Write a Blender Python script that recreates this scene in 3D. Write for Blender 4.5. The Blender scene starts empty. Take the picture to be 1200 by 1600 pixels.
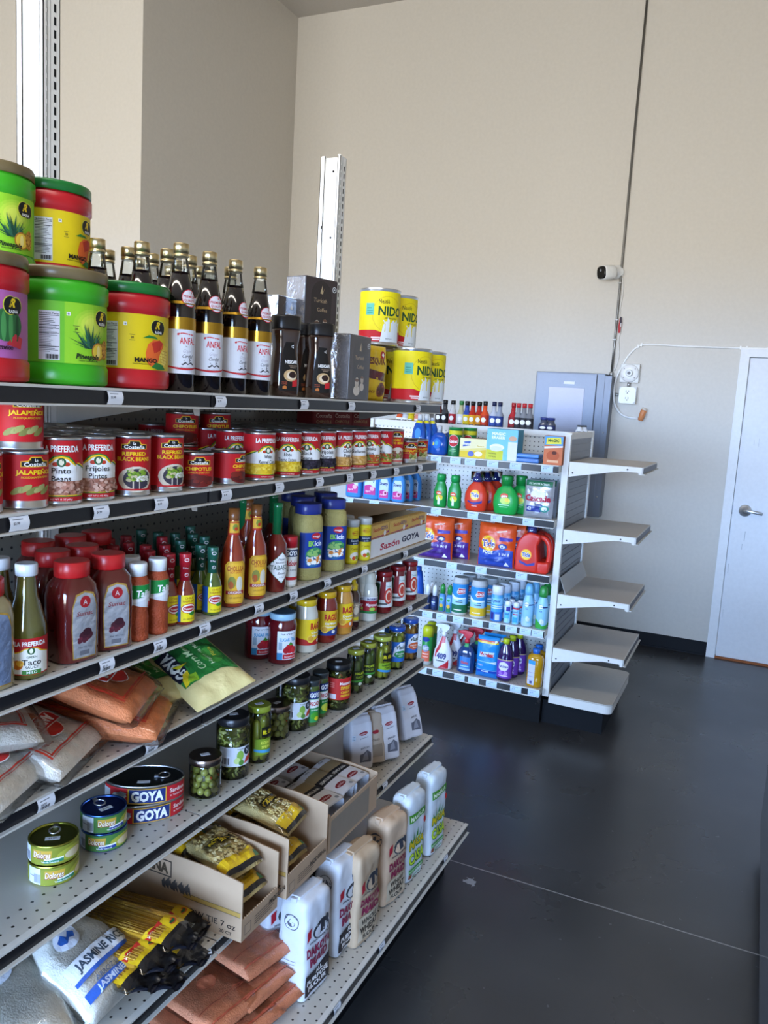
import bpy, bmesh, math, random
from mathutils import Vector, Matrix, noise
R = math.radians
random.seed(7)
SC = bpy.context.scene
COL = SC.collection

# ------------------------------------------------------------------ camera
FPX, YAW, PIT, ROL, CH = 1261.32, -0.4303, 0.1388, 0.0576, 1.70
_cy, _sy = math.cos(YAW), math.sin(YAW)
FW = Vector((_sy * math.cos(PIT), _cy * math.cos(PIT), -math.sin(PIT)))
_r = Vector((_cy, -_sy, 0)); _u = _r.cross(FW)
RT = _r * math.cos(ROL) + _u * math.sin(ROL)
UP = -_r * math.sin(ROL) + _u * math.cos(ROL)
cd = bpy.data.cameras.new('camera'); cam = bpy.data.objects.new('camera', cd); COL.objects.link(cam)
cam.matrix_world = Matrix(((RT.x, UP.x, -FW.x, 0), (RT.y, UP.y, -FW.y, 0), (RT.z, UP.z, -FW.z, CH), (0, 0, 0, 1)))
cd.sensor_fit = 'HORIZONTAL'; cd.sensor_width = 36; cd.lens = 36 * FPX / 1200
cd.clip_start = 0.05; cd.clip_end = 60
SC.camera = cam

# ------------------------------------------------------------------ light and exposure
SC.view_settings.view_transform = 'Standard'; SC.view_settings.look = 'None'
SC.view_settings.gamma = 1; SC.view_settings.use_curve_mapping = False
SC.view_settings.exposure = 1.0
# the world outside the storefront: blue sky above the horizon, sunlit pavement below it
W = bpy.data.worlds.new('world'); SC.world = W; W.use_nodes = True
nt = W.node_tree; N = nt.nodes; L = nt.links; bg = N['Background']
tc = N.new('ShaderNodeTexCoord'); sp = N.new('ShaderNodeSeparateXYZ'); L.new(tc.outputs['Generated'], sp.inputs[0])
mr = N.new('ShaderNodeMapRange'); mr.inputs['From Min'].default_value = -.03; mr.inputs['From Max'].default_value = .03
L.new(sp.outputs['Z'], mr.inputs['Value'])
mx = N.new('ShaderNodeMix'); mx.data_type = 'RGBA'; L.new(mr.outputs[0], mx.inputs[0])
GROUND, SKY = (9.3, 8.7, 8.1), (10.2, 15.0, 24.0)
mx.inputs[6].default_value = GROUND + (1,); mx.inputs[7].default_value = SKY + (1,)
L.new(mx.outputs[2], bg.inputs[0]); bg.inputs[1].default_value = 1.0
def area(name, loc, size, rot, power, col, portal=False):
    l = bpy.data.lights.new(name, 'AREA'); l.shape = 'RECTANGLE'; l.size, l.size_y = size
    l.energy = power; l.color = col
    if portal: l.cycles.is_portal = True
    o = bpy.data.objects.new(name, l); o.location = loc; o.rotation_euler = rot; COL.objects.link(o); return o
# the glazed opening of wall_front lets that light in
area('window_portal', (-2.2, -3.58, 1.775), (7.6, 1.95), (R(90), 0, 0), 1, (1, 1, 1), True)
# overhead lamp added to warm the upper room; no fitting is seen there
area('added_overhead_light', (-2.0, 0.4, 4.70), (5.0, 0.25), (0, 0, 0), 40, (1.0, 0.93, 0.83))

# ------------------------------------------------------------------ materials
def lin(h):
    if not isinstance(h, str): return tuple(h) + (1,)
    h = h.lstrip('#')
    if len(h) == 3: h = ''.join(c * 2 for c in h)
    c = [int(h[i:i + 2], 16) / 255 for i in (0, 2, 4)]
    return tuple(x / 12.92 if x <= .04045 else ((x + .055) / 1.055) ** 2.4 for x in c) + (1,)
MAT = {}
def mk(key, rough=.5, metal=0, coat=0, bump=0, bscale=60, spec=.5, var=.06, trans=0, alpha=None, ior=1.45):
    m = bpy.data.materials.new(key); m.use_nodes = True; nt = m.node_tree; N = nt.nodes; L = nt.links
    b = N['Principled BSDF']
    a = N.new('ShaderNodeAttribute'); a.attribute_name = 'Col'
    nz = N.new('ShaderNodeTexNoise'); nz.inputs['Scale'].default_value = 45; nz.inputs['Detail'].default_value = 3
    tc = N.new('ShaderNodeTexCoord'); L.new(tc.outputs['Object'], nz.inputs['Vector'])
    mr = N.new('ShaderNodeMapRange'); mr.inputs['To Min'].default_value = 1 - var; mr.inputs['To Max'].default_value = 1 + var
    L.new(nz.outputs['Fac'], mr.inputs['Value'])
    mx = N.new('ShaderNodeVectorMath'); mx.operation = 'SCALE'
    L.new(a.outputs['Color'], mx.inputs[0]); L.new(mr.outputs[0], mx.inputs['Scale'])
    L.new(mx.outputs[0], b.inputs['Base Color'])
    b.inputs['Roughness'].default_value = rough; b.inputs['Metallic'].default_value = metal
    b.inputs['Coat Weight'].default_value = coat; b.inputs['Coat Roughness'].default_value = .06
    b.inputs['Specular IOR Level'].default_value = spec
    if bump:
        n2 = N.new('ShaderNodeTexNoise'); n2.inputs['Scale'].default_value = bscale; n2.inputs['Detail'].default_value = 4
        L.new(tc.outputs['Object'], n2.inputs['Vector'])
        bp = N.new('ShaderNodeBump'); bp.inputs['Strength'].default_value = bump; bp.inputs['Distance'].default_value = .004
        L.new(n2.outputs['Fac'], bp.inputs['Height']); L.new(bp.outputs[0], b.inputs['Normal'])
        if coat: L.new(bp.outputs[0], b.inputs['Coat Normal'])
    if alpha is not None: b.inputs['Alpha'].default_value = alpha
    MAT[key] = m; return m
mk('paint', .45); mk('paper', .55, spec=.3); mk('plastic', .32); mk('gloss', .16, coat=.35); mk('rubber', .7, spec=.2)
mk('metal', .28, 1, var=.03); mk('foil', .30, .55, bump=1.0, bscale=45); mk('foilbright', .25, .9, bump=.9, bscale=40); mk('bag', .35, bump=.55, bscale=55, coat=.25)
mk('grain', .6, bump=.8, bscale=260, var=.25); mk('liquid', .12, coat=.6, var=.03); mk('steel', .34, .85, var=.03)
mk('card', .75, spec=.2, var=.04); mk('panelpaint', .42, .55, var=.04)
def glassmat(key, tint, fac_scale=1.0, base=.02):
    m = bpy.data.materials.new(key); m.use_nodes = True; nt = m.node_tree; N = nt.nodes; L = nt.links
    N.remove(N['Principled BSDF']); o = N['Material Output']
    t = N.new('ShaderNodeBsdfTransparent'); t.inputs[0].default_value = tint + (1,)
    g = N.new('ShaderNodeBsdfGlossy'); g.inputs['Roughness'].default_value = .06
    f = N.new('ShaderNodeFresnel'); f.inputs[0].default_value = 1.45
    ad = N.new('ShaderNodeMath'); ad.operation = 'MULTIPLY_ADD'; ad.inputs[1].default_value = fac_scale; ad.inputs[2].default_value = base
    ad.use_clamp = True
    mx = N.new('ShaderNodeMixShader')
    L.new(f.outputs[0], ad.inputs[0]); L.new(ad.outputs[0], mx.inputs[0]); L.new(t.outputs[0], mx.inputs[1]); L.new(g.outputs[0], mx.inputs[2])
    L.new(mx.outputs[0], o.inputs[0]); MAT[key] = m
glassmat('glass', (.93, .95, .93)); glassmat('film', (.985, .985, .985), .7, .03); glassmat('pane', (.95, .97, .98), .6, .0)

def holes(key, mode):
    """painted steel with punched holes; x = distance behind the front edge (deck) or along (panel)"""
    m = bpy.data.materials.new(key); m.use_nodes = True; nt = m.node_tree; N = nt.nodes; L = nt.links
    b = N['Principled BSDF']; b.inputs['Roughness'].default_value = .32; b.inputs['Coat Weight'].default_value = .15
    tc = N.new('ShaderNodeTexCoord'); sp = N.new('ShaderNodeSeparateXYZ'); L.new(tc.outputs['Object'], sp.inputs[0])
    def M(op, a, b_=None, c=None):
        n = N.new('ShaderNodeMath'); n.operation = op
        for i, v in enumerate((a, b_, c)):
            if v is None: continue
            if hasattr(v, 'node'): L.new(v, n.inputs[i])
            else: n.inputs[i].default_value = v
        return n.outputs[0]
    p = .0254
    if mode == 'deck':
        a, c = M('MULTIPLY', sp.outputs['X'], -1.0), sp.outputs['Y']
        ra = M('DIVIDE', a, .026); row = M('FLOOR', ra)
        off = M('MULTIPLY', M('MODULO', row, 2.0), .5)
        ca = M('ADD', M('DIVIDE', c, p), off)
        lim = M('MULTIPLY', M('GREATER_THAN', a, .001), M('LESS_THAN', a, .0775))
    elif mode == 'panel':
        a, c = sp.outputs['Z'], sp.outputs['Y']
        ra = M('DIVIDE', a, p); ca = M('DIVIDE', c, p); lim = None
    else:
        a, c = sp.outputs['Z'], sp.outputs['X']
        ra = M('DIVIDE', a, p); ca = M('DIVIDE', c, p); lim = None
    da = M('MULTIPLY', M('SUBTRACT', M('FRACT', ra), .5), 1.0 if mode != 'deck' else .026 / p)
    dc = M('SUBTRACT', M('FRACT', ca), .5)
    rr = M('SQRT', M('ADD', M('MULTIPLY', da, da), M('MULTIPLY', dc, dc)))
    h = M('LESS_THAN', rr, .115 if mode == 'deck' else .13)
    if lim is not None: h = M('MULTIPLY', h, lim)
    nz = N.new('ShaderNodeTexNoise'); nz.inputs['Scale'].default_value = 6; L.new(tc.outputs['Object'], nz.inputs['Vector'])
    cr = N.new('ShaderNodeMix'); cr.data_type = 'RGBA'
    A_, B_ = {'deck': ('#b9b2a6', '#c4beb2'), 'panel': ('#6d6a62', '#78756c'), 'panelx': ('#c9c8c2', '#d3d2cc')}[mode]  # panel: the darker grey-brown holds the shade at the shelf backs
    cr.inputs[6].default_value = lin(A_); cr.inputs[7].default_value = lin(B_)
    L.new(nz.outputs['Fac'], cr.inputs[0])
    mx = N.new('ShaderNodeMix'); mx.data_type = 'RGBA'; L.new(h, mx.inputs[0]); L.new(cr.outputs[2], mx.inputs[6]); mx.inputs[7].default_value = lin('#1b1a19')
    L.new(mx.outputs[2], b.inputs['Base Color']); MAT[key] = m
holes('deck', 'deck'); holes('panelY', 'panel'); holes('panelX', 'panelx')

# ------------------------------------------------------------------ mesh builder
class G:
    def __init__(s, mat='plastic', col='#888888'):
        s.v = []; s.f = []; s.c = []; s.m = []; s.sm = []; s.mat = mat; s.col = col
    def face(s, idx, col=None, mat=None, sm=False):
        s.f.append(idx); s.c.append(col or s.col); s.m.append(mat or s.mat); s.sm.append(sm)
    def add(s, vs, fs, col=None, mat=None, sm=False, M=None):
        o = len(s.v)
        s.v += [tuple(M @ Vector(p)) if M else tuple(p) for p in vs]
        for f in fs: s.face([i + o for i in f], col, mat, sm)
        return s
    def box(s, x0, y0, z0, x1, y1, z1, col=None, mat=None, M=None, bev=0):
        if bev:
            bm = bmesh.new(); bmesh.ops.create_cube(bm, size=1)
            for v in bm.verts: v.co = Vector(((x0 + x1) / 2 + v.co.x * (x1 - x0), (y0 + y1) / 2 + v.co.y * (y1 - y0), (z0 + z1) / 2 + v.co.z * (z1 - z0)))
            bmesh.ops.bevel(bm, geom=bm.edges[:], offset=bev, segments=2, affect='EDGES', profile=.6)
            bm.verts.index_update()
            s.add([v.co for v in bm.verts], [[v.index for v in f.verts] for f in bm.faces], col, mat, False, M); bm.free(); return s
        vs = [(x, y, z) for x in (x0, x1) for y in (y0, y1) for z in (z0, z1)]
        return s.add(vs, [(0, 1, 3, 2), (4, 6, 7, 5), (0, 4, 5, 1), (2, 3, 7, 6), (0, 2, 6, 4), (1, 5, 7, 3)], col, mat, False, M)
    def lathe(s, prof, n=36, e=2, sx=1, sy=1, M=None, cap=True, mat=None):
        """prof: (r,z) points with colour or (colour, material) entries switching what follows"""
        col, mt = s.col, mat or s.mat; rings = []; o = len(s.v); pts = []
        for p in prof:
            if isinstance(p, str): col = p; continue
            if isinstance(p[0], str): col, mt = p; continue
            pts.append((p[0], p[1], col, mt))
        for r, z, c, m_ in pts:
            for k in range(n):
                a = 2 * math.pi * k / n; ca, sa = math.cos(a), math.sin(a)
                if e == 2: x, y = r * sx * ca, r * sy * sa
                else:
                    q = (abs(ca) ** e + abs(sa) ** e) ** (-1 / e)
                    x, y = r * sx * ca * q, r * sy * sa * q
                p = Vector((x, y, z)); s.v.append(tuple(M @ p if M else p))
        for i in range(len(pts) - 1):
            c, m_ = pts[i + 1][2], pts[i + 1][3]
            flat = abs(pts[i + 1][1] - pts[i][1]) < 1e-5
            for k in range(n):
                k2 = (k + 1) % n
                s.face([o + i * n + k, o + i * n + k2, o + (i + 1) * n + k2, o + (i + 1) * n + k], c, m_, not flat)
        if cap:
            s.face([o + k for k in range(n)][::-1], pts[0][2], pts[0][3])
            b = o + (len(pts) - 1) * n; s.face([b + k for k in range(n)], pts[-1][2], pts[-1][3])
        return s
    def tube(s, path, r, n=10, col=None, mat=None):
        path = [Vector(p) for p in path]; o = len(s.v); prev = None
        for i, p in enumerate(path):
            t = (path[min(i + 1, len(path) - 1)] - path[max(i - 1, 0)]).normalized()
            a = prev if prev is not None else (Vector((0, 0, 1)) if abs(t.z) < .9 else Vector((1, 0, 0)))
            a = (a - t * a.dot(t)).normalized(); b = t.cross(a); prev = a
            for k in range(n):
                an = 2 * math.pi * k / n; s.v.append(tuple(p + a * (r * math.cos(an)) + b * (r * math.sin(an))))
        for i in range(len(path) - 1):
            for k in range(n):
                k2 = (k + 1) % n
                s.face([o + i * n + k, o + i * n + k2, o + (i + 1) * n + k2, o + (i + 1) * n + k], col, mat, True)
        s.face([o + k for k in range(n)][::-1], col, mat); s.face([o + (len(path) - 1) * n + k for k in range(n)], col, mat)
        return s
    def ball(s, c, r, col=None, mat=None, n=10, sc=(1, 1, 1), M=None):
        m = n // 2 + 1; vs = []; fs = []
        for i in range(m + 1):
            th = math.pi * i / m
            for k in range(n):
                a = 2 * math.pi * k / n
                vs.append((c[0] + r * sc[0] * math.sin(th) * math.cos(a), c[1] + r * sc[1] * math.sin(th) * math.sin(a), c[2] + r * sc[2] * math.cos(th)))
        for i in range(m):
            for k in range(n):
                fs.append((i * n + k, (i + 1) * n + k, (i + 1) * n + (k + 1) % n, i * n + (k + 1) % n))
        return s.add(vs, fs, col, mat, True, M)
    def prism(s, pts, d0, d1, axis='y', col=None, mat=None, M=None, bev=0):
        """2D outline extruded along an axis"""
        n = len(pts); vs = []
        for d in (d0, d1):
            for a, b in pts: vs.append({'y': (a, d, b), 'x': (d, a, b), 'z': (a, b, d)}[axis])
        fs = [list(range(n)), list(range(n, 2 * n))[::-1]] + [[i, (i + 1) % n, n + (i + 1) % n, n + i] for i in range(n)]
        if bev:
            bm = bmesh.new(); bv = [bm.verts.new(v) for v in vs]
            for f in fs: bm.faces.new([bv[i] for i in f])
            bmesh.ops.recalc_face_normals(bm, faces=bm.faces[:])
            bmesh.ops.bevel(bm, geom=[e for f in list(bm.faces)[:2] for e in f.edges], offset=bev, segments=3, affect='EDGES', profile=.6)
            bm.verts.index_update(); o = len(s.v)
            s.add([v.co for v in bm.verts], [[v.index for v in f.verts] for f in bm.faces], col, mat, True, M); bm.free(); return s
        return s.add(vs, fs, col, mat, False, M)
    def warp(s, fn):
        s.v = [tuple(fn(Vector(p))) for p in s.v]; return s
    def build(s, name, parent=None):
        me = bpy.data.meshes.new(name); me.from_pydata(s.v, [], s.f)
        keys = []
        for k in s.m:
            if k not in keys: keys.append(k)
        for k in keys: me.materials.append(MAT[k])
        me.polygons.foreach_set('material_index', [keys.index(k) for k in s.m])
        me.polygons.foreach_set('use_smooth', s.sm)
        at = me.color_attributes.new('Col', 'FLOAT_COLOR', 'CORNER'); cache = {}; buf = []
        for f, c in zip(s.f, s.c):
            if c not in cache: cache[c] = lin(c)
            buf += list(cache[c]) * len(f)
        at.data.foreach_set('color', buf)
        me.update(); me.validate()
        o = bpy.data.objects.new(name, me); COL.objects.link(o)
        if parent is not None: o.parent = parent
        return o

def tag(o, label=None, cat=None, group=None, kind=None):
    if label: o['label'] = label
    if cat: o['category'] = cat
    if group: o['group'] = group
    if kind: o['kind'] = kind
    return o
def empty(name, loc=(0, 0, 0), rz=0):
    o = bpy.data.objects.new(name, None); COL.objects.link(o); o.location = loc; o.rotation_euler = (0, 0, rz)
    o.empty_display_size = .05; return o

# ------------------------------------------------------------------ print (flat shapes laid on a surface)
_tx = {}
def textmesh(t, bold):
    k = (t, bold)
    if k not in _tx:
        c = bpy.data.curves.new('t', 'FONT'); c.body = t; c.resolution_u = 2; c.offset = bold
        o = bpy.data.objects.new('t', c); me = bpy.data.meshes.new_from_object(o)
        vs = [(v.co.x, v.co.y) for v in me.vertices]; fs = [list(p.vertices) for p in me.polygons]
        bpy.data.meshes.remove(me); bpy.data.objects.remove(o); bpy.data.curves.remove(c)
        x0 = min(v[0] for v in vs); x1 = max(v[0] for v in vs)
        _tx[k] = ([((x - (x0 + x1) / 2), y - .36) for x, y in vs], fs, x1 - x0)
    return _tx[k]
def put_print(g, shapes, mp, su=None, sv=None, base=.0004, dz=.000022, mat='paper', k0=0):
    """shapes in millimetres; mp(u, v, off) -> xyz in metres; su/sv = cut steps in metres for curved surfaces"""
    for i, sh in enumerate(shapes):
        kind = sh[0]; mt = mat
        if kind == 'r': _, x0, y0, x1, y1, col = sh[:6]; pts = [(x0, y0), (x1, y0), (x1, y1), (x0, y1)]; fs = [[0, 1, 2, 3]]
        elif kind == 'e':
            _, cx, cy, rx, ry, col = sh[:6]; n = 8 if max(rx, ry) < 4 else 18
            pts = [(cx + rx * math.cos(2 * math.pi * k / n), cy + ry * math.sin(2 * math.pi * k / n)) for k in range(n)]; fs = [list(range(n))]
        elif kind == 'p': pts, col = sh[1], sh[2]; fs = [list(range(len(pts)))]
        elif kind == 't':
            _, t, cx, cy, h, col = sh[:6]; o = sh[6] if len(sh) > 6 else {}
            vs, fs, wn = textmesh(t, o.get('b', .012)); sc = h / .72; sw = (o['w'] / wn) if 'w' in o else sc * .92
            sk = o.get('sk', 0); ro = R(o.get('ro', 0)); ca, sa = math.cos(ro), math.sin(ro); tl = o.get('tilt', 0)
            pts = []
            for x, y in vs:
                X = x * sw + y * sc * sk; Y = y * sc + x * sw * tl; pts.append((cx + X * ca - Y * sa, cy + X * sa + Y * ca))
        if isinstance(col, tuple): col, mt = col
        off = base + dz * (i + k0)
        if su or sv:
            bm = bmesh.new(); bv = [bm.verts.new((x / 1000, y / 1000, 0)) for x, y in pts]
            for f in fs:
                try: bm.faces.new([bv[j] for j in f])
                except Exception: pass
            for st, ax in ((su, 0), (sv, 1)):
                if not st: continue
                lo = min(p[ax] for p in pts) / 1000; hi = max(p[ax] for p in pts) / 1000
                k = math.ceil(lo / st + .01)
                while k * st < hi - 1e-6:
                    co = Vector((0, 0, 0)); co[ax] = k * st; no = Vector((0, 0, 0)); no[ax] = 1
                    bmesh.ops.bisect_plane(bm, geom=bm.verts[:] + bm.edges[:] + bm.faces[:], plane_co=co, plane_no=no, dist=1e-7); k += 1
            bm.verts.index_update()
            g.add([mp(v.co.x, v.co.y, off) for v in bm.verts], [[v.index for v in f.verts] for f in bm.faces], col, mt); bm.free()
        else:
            g.add([mp(x / 1000, y / 1000, off) for x, y in pts], fs, col, mt)
    return g
def prof_r(prof):
    pr = sorted([(p[1], p[0]) for p in prof if not isinstance(p, str) and not isinstance(p[0], str)], key=lambda q: q[0])
    def f(z):
        if z <= pr[0][0]: return pr[0][1]
        for (a, ra), (b, rb) in zip(pr, pr[1:]):
            if a <= z <= b: return rb if b - a < 1e-6 else ra + (rb - ra) * (z - a) / (b - a)
        return pr[-1][1]
    return f
def cyl(prof, e=2, sx=1, sy=1, rot=0):
    """wraps print round a lathed body; front = local -Y"""
    rf = prof_r(prof)
    def mp(u, v, off):
        r = rf(v)
        if e == 2: a = u / (r * (sx + sy) / 2) + rot
        else: a = math.atan2(u, r * sy) + rot
        s_, c_ = math.sin(a), math.cos(a)
        if e == 2 and sx == sy == 1: q = r + off
        elif e == 2: q = r / math.sqrt((s_ / sx) ** 2 + (c_ / sy) ** 2) + off
        else:
            # same superellipse as G.lathe (which scales after shaping)
            lo = math.atan2(c_ / sy, s_ / sx); ca, sa = math.cos(lo), math.sin(lo)
            qq = (abs(ca) ** e + abs(sa) ** e) ** (-1 / e)
            q = math.hypot(r * sx * ca * qq, r * sy * sa * qq) + off
        return (q * s_, -q * c_, v)
    return mp
def flat(y):          # upright plane facing -Y at local y
    return lambda u, v, off: (u, y - off, v)
def flat_side(x):     # upright plane facing +X
    return lambda u, v, off: (x + off, u, v)
def flat_left(x):
    return lambda u, v, off: (x - off, -u, v)
def flat_top(z):
    return lambda u, v, off: (u, v, z + off)
def crumple(amp, sc, seed=0):
    sd = Vector((seed * 3.7, seed * 1.3, 5.1 * seed))
    def f(p):
        n = noise.noise_vector(p * sc + sd) + .5 * noise.noise_vector(p * sc * 2.3 + sd)
        return p + n * amp
    return f

def product(name, cat, parts):
    root = empty(name); root['category'] = cat; objs = {}
    for p in parts:
        nm, g = p[0], p[1]
        if not g.f: continue
        o = g.build(nm, objs[p[2]] if len(p) > 2 else root); objs.setdefault(nm, o)
    root['_used'] = 0
    return root
def copy_tree(o, parent=None):
    c = o.copy(); COL.objects.link(c); c.parent = parent
    for ch in list(o.children):
        copy_tree(ch, c)
    return c
def use(proto, loc, phi, label, group=None, rot=None, scale=None):
    """phi: world direction the front faces, degrees (0 = +X)"""
    if proto['_used']: o = copy_tree(proto)
    else: o = proto
    proto['_used'] = 1; o['_used'] = 1
    o.location = loc
    o.rotation_euler = rot if rot is not None else (0, 0, R(phi + 90))
    if scale: o.scale = scale
    o['label'] = label
    if group: o['group'] = group
    elif 'group' in o: del o['group']
    return o
def sight_y(px, X, Z):
    k = (px - 600) / FPX; P0 = Vector((X, 0, Z - CH)); e = Vector((0, 1, 0))
    return -(P0.dot(RT) - k * P0.dot(FW)) / (e.dot(RT) - k * e.dot(FW))
def sight_x(px, Y, Z):
    k = (px - 600) / FPX; P0 = Vector((0, Y, Z - CH)); e = Vector((1, 0, 0))
    return -(P0.dot(RT) - k * P0.dot(FW)) / (e.dot(RT) - k * e.dot(FW))

# ================================================================== the room
WALL = '#cbc5ba'
def struct(name, g): return tag(g.build(name), kind='structure')
X0, X1, Y0, Y1, ZC = -7.5, 2.9, -3.6, 6.13, 4.78
# floor: dark sealed concrete
m = bpy.data.materials.new('sealed_concrete'); m.use_nodes = True; nt = m.node_tree; N = nt.nodes; L = nt.links
b = N['Principled BSDF']; tc = N.new('ShaderNodeTexCoord')
def tex(scale, detail, dist=0.0):
    n = N.new('ShaderNodeTexNoise'); n.inputs['Scale'].default_value = scale; n.inputs['Detail'].default_value = detail
    n.inputs['Distortion'].default_value = dist; L.new(tc.outputs['Object'], n.inputs['Vector']); return n.outputs['Fac']
def ramp(src, stops):
    r = N.new('ShaderNodeValToRGB'); L.new(src, r.inputs[0])
    el = r.color_ramp.elements
    while len(el) < len(stops): el.new(.5)
    for e, (p, c) in zip(el, stops): e.position = p; e.color = lin(c)
    return r.outputs[0]
def mixc(fac, a, c):
    x = N.new('ShaderNodeMix'); x.data_type = 'RGBA'
    L.new(fac, x.inputs[0]) if hasattr(fac, 'node') else x.inputs[0].__setattr__('default_value', fac)
    L.new(a, x.inputs[6])
    if hasattr(c, 'node'): L.new(c, x.inputs[7])
    else: x.inputs[7].default_value = lin(c)
    return x.outputs[2]
def mm(op, a, b_=None):
    n = N.new('ShaderNodeMath'); n.operation = op
    for i, v in enumerate((a, b_)):
        if v is None: continue
        if hasattr(v, 'node'): L.new(v, n.inputs[i])
        else: n.inputs[i].default_value = v
    return n.outputs[0]
c1 = ramp(tex(1.7, 6, .0), [(.3, '#2d2d2e'), (.55, '#373738'), (.8, '#434241')])
c2 = mixc(mm('GREATER_THAN', tex(38, 2), .735), c1, '#56575a')
spx = N.new('ShaderNodeSeparateXYZ'); L.new(tc.outputs['Object'], spx.inputs[0])
jd = mm('ABSOLUTE', mm('SUBTRACT', spx.outputs['Y'], 2.705))
joint = mm('LESS_THAN', jd, .0028)
c3 = mixc(joint, c2, '#8b8885')
vd = N.new('ShaderNodeVectorMath'); vd.operation = 'DISTANCE'; L.new(tc.outputs['Object'], vd.inputs[0]); vd.inputs[1].default_value = (-.775, 2.61, 0)
spl = mm('LESS_THAN', mm('ADD', vd.outputs['Value'], mm('MULTIPLY', tex(60, 4), .07)), .055)
c4 = mixc(spl, c3, '#8f9092')
L.new(c4, b.inputs['Base Color'])
rg = N.new('ShaderNodeMapRange'); L.new(tex(2.6, 5), rg.inputs[0]); rg.inputs['To Min'].default_value = .20; rg.inputs['To Max'].default_value = .38
L.new(rg.outputs[0], b.inputs['Roughness'])
MAT['floor'] = m
struct('floor', G('floor').box(X0, Y0, -.1, X1, Y1, 0))
struct('ceiling', G('paint', '#b9b3aa').box(X0, Y0, ZC, X1, Y1, ZC + .1))
struct('wall_right', G('paint', WALL).box(X1, Y0, 0, X1 + .1, Y1, ZC))
struct('wall_left', G('paint', WALL).box(X0 - .1, Y0, 0, X0, Y1, ZC))
struct('wall_left_return', G('paint', WALL).box(X0, 4.29, 0, -3.85, Y1, ZC))
# back wall with the door opening
DX0, DX1, DH = -.135, .80, 2.125
g = G('paint', WALL)
g.box(X0, Y1, 0, DX0 - .05, Y1 + .12, ZC).box(DX0 - .05, Y1, DH + .05, DX1 + .05, Y1 + .12, ZC).box(DX1 + .05, Y1, 0, X1, Y1 + .12, ZC)
g.box(DX0 - .04, Y1 + .125, 0, DX1 + .04, Y1 + .14, DH + .04)  # unseen backing added behind the door to stop daylight leaking round it
struct('wall_back', g)
g = G('paint', '#e6e8ea')
g.box(DX0 - .06, Y1 - .025, 0, DX0, Y1 + .12, DH + .055).box(DX1, Y1 - .025, 0, DX1 + .06, Y1 + .12, DH + .055).box(DX0, Y1 - .025, DH, DX1, Y1 + .12, DH + .055)
g.box(DX0, Y1 + .045, .012, DX0 + .012, Y1 + .12, DH).box(DX0, Y1 + .045, DH - .012, DX1, Y1 + .12, DH)
struct('trim_1', g)
g = G('paint', '#dfe2e6'); g.box(DX0 + .004, Y1 - .004, .014, DX1 - .004, Y1 + .04, DH - .004)
door = struct('door_1', g)
g = G('steel', '#d4d7db')
T = Matrix.Translation((DX0 + .085, Y1 - .004, 1.075)) @ Matrix.Rotation(R(90), 4, 'X')
g.lathe([(.042, 0), (.042, .006), (.035, .012), (.017, .014), (.015, .045), (.017, .05), (0.001, .052)], 28, M=T)
g.tube([(DX0 + .085, Y1 - .05, 1.075), (DX0 + .10, Y1 - .055, 1.078), (DX0 + .13, Y1 - .056, 1.076), (DX0 + .165, Y1 - .052, 1.07), (DX0 + .195, Y1 - .046, 1.066)], .0115, 12)
g.build('door_handle', door)
G('steel', '#55585c').box(DX0 + .0005, Y1 - .012, 1.045, DX0 + .0045, Y1 + .005, 1.105).build('latch_plate', door)
g = G('paint', '#8f959c')
for (x, y, z, x2, z2) in ((.10, 0, .86, .103, .93), (.09, 0, .80, .092, .84), (.02, 0, .62, .022, .69), (.12, 0, 1.52, .121, 1.58), (.09, 0, 1.53, .091, 1.57), (.02, 0, .30, .021, .36), (.045, 0, 1.9, .048, 1.903)):
    g.box(DX0 + x, Y1 - .0046, z, DX0 + x2, Y1 - .004, z2)
g.build('scuff', door)
struct('trim_2', G('rubber', '#9a5c36').box(DX0 - .0, Y1 - .02, 0, DX1, Y1 + .1, .012))
for n, a, bb in (('baseboard_back', -3.85, DX0 - .06), ('baseboard_back_right', DX1 + .06, X1)):
    g = G('rubber', '#1c1e22'); g.box(a, Y1 - .008, 0, bb, Y1, .1); g.box(a, Y1 - .014, 0, bb, Y1 - .008, .012); struct(n, g)
struct('baseboard_left', G('rubber', '#1c1e22').box(-3.85, 4.29, 0, -3.842, Y1 - .008, .1))
# storefront wall behind the camera with glazing
g = G('paint', WALL)
WX = (-6.0, 1.6)
g.box(X0, Y0 - .12, 0, WX[0], Y0, ZC).box(WX[1], Y0 - .12, 0, X1, Y0, ZC)
for a, c in ((0, .8), (2.75, ZC)): g.box(WX[0], Y0 - .12, a, WX[1], Y0, c)
struct('wall_front', g)
for i, (a, c) in enumerate(((.8, 2.75),)):
    p = G('pane', '#ffffff'); p.box(WX[0], Y0 - .07, a, WX[1], Y0 - .06, c); w = struct('window_%d' % (i + 1), p)
    f = G('steel', '#2b2c2e')
    for k in range(6):
        x = WX[0] + (WX[1] - WX[0]) * k / 5; f.box(x - .025, Y0 - .1, a, x + .025, Y0 - .03, c)
    f.box(WX[0], Y0 - .1, a, WX[1], Y0 - .03, a + .05).box(WX[0], Y0 - .1, c - .05, WX[1], Y0 - .03, c); f.build('window_frame', w)
struct('trim_3', G('paint', '#d7cfc4').box(X0, 1.0, ZC - .02, X1, 1.02, ZC))

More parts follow.
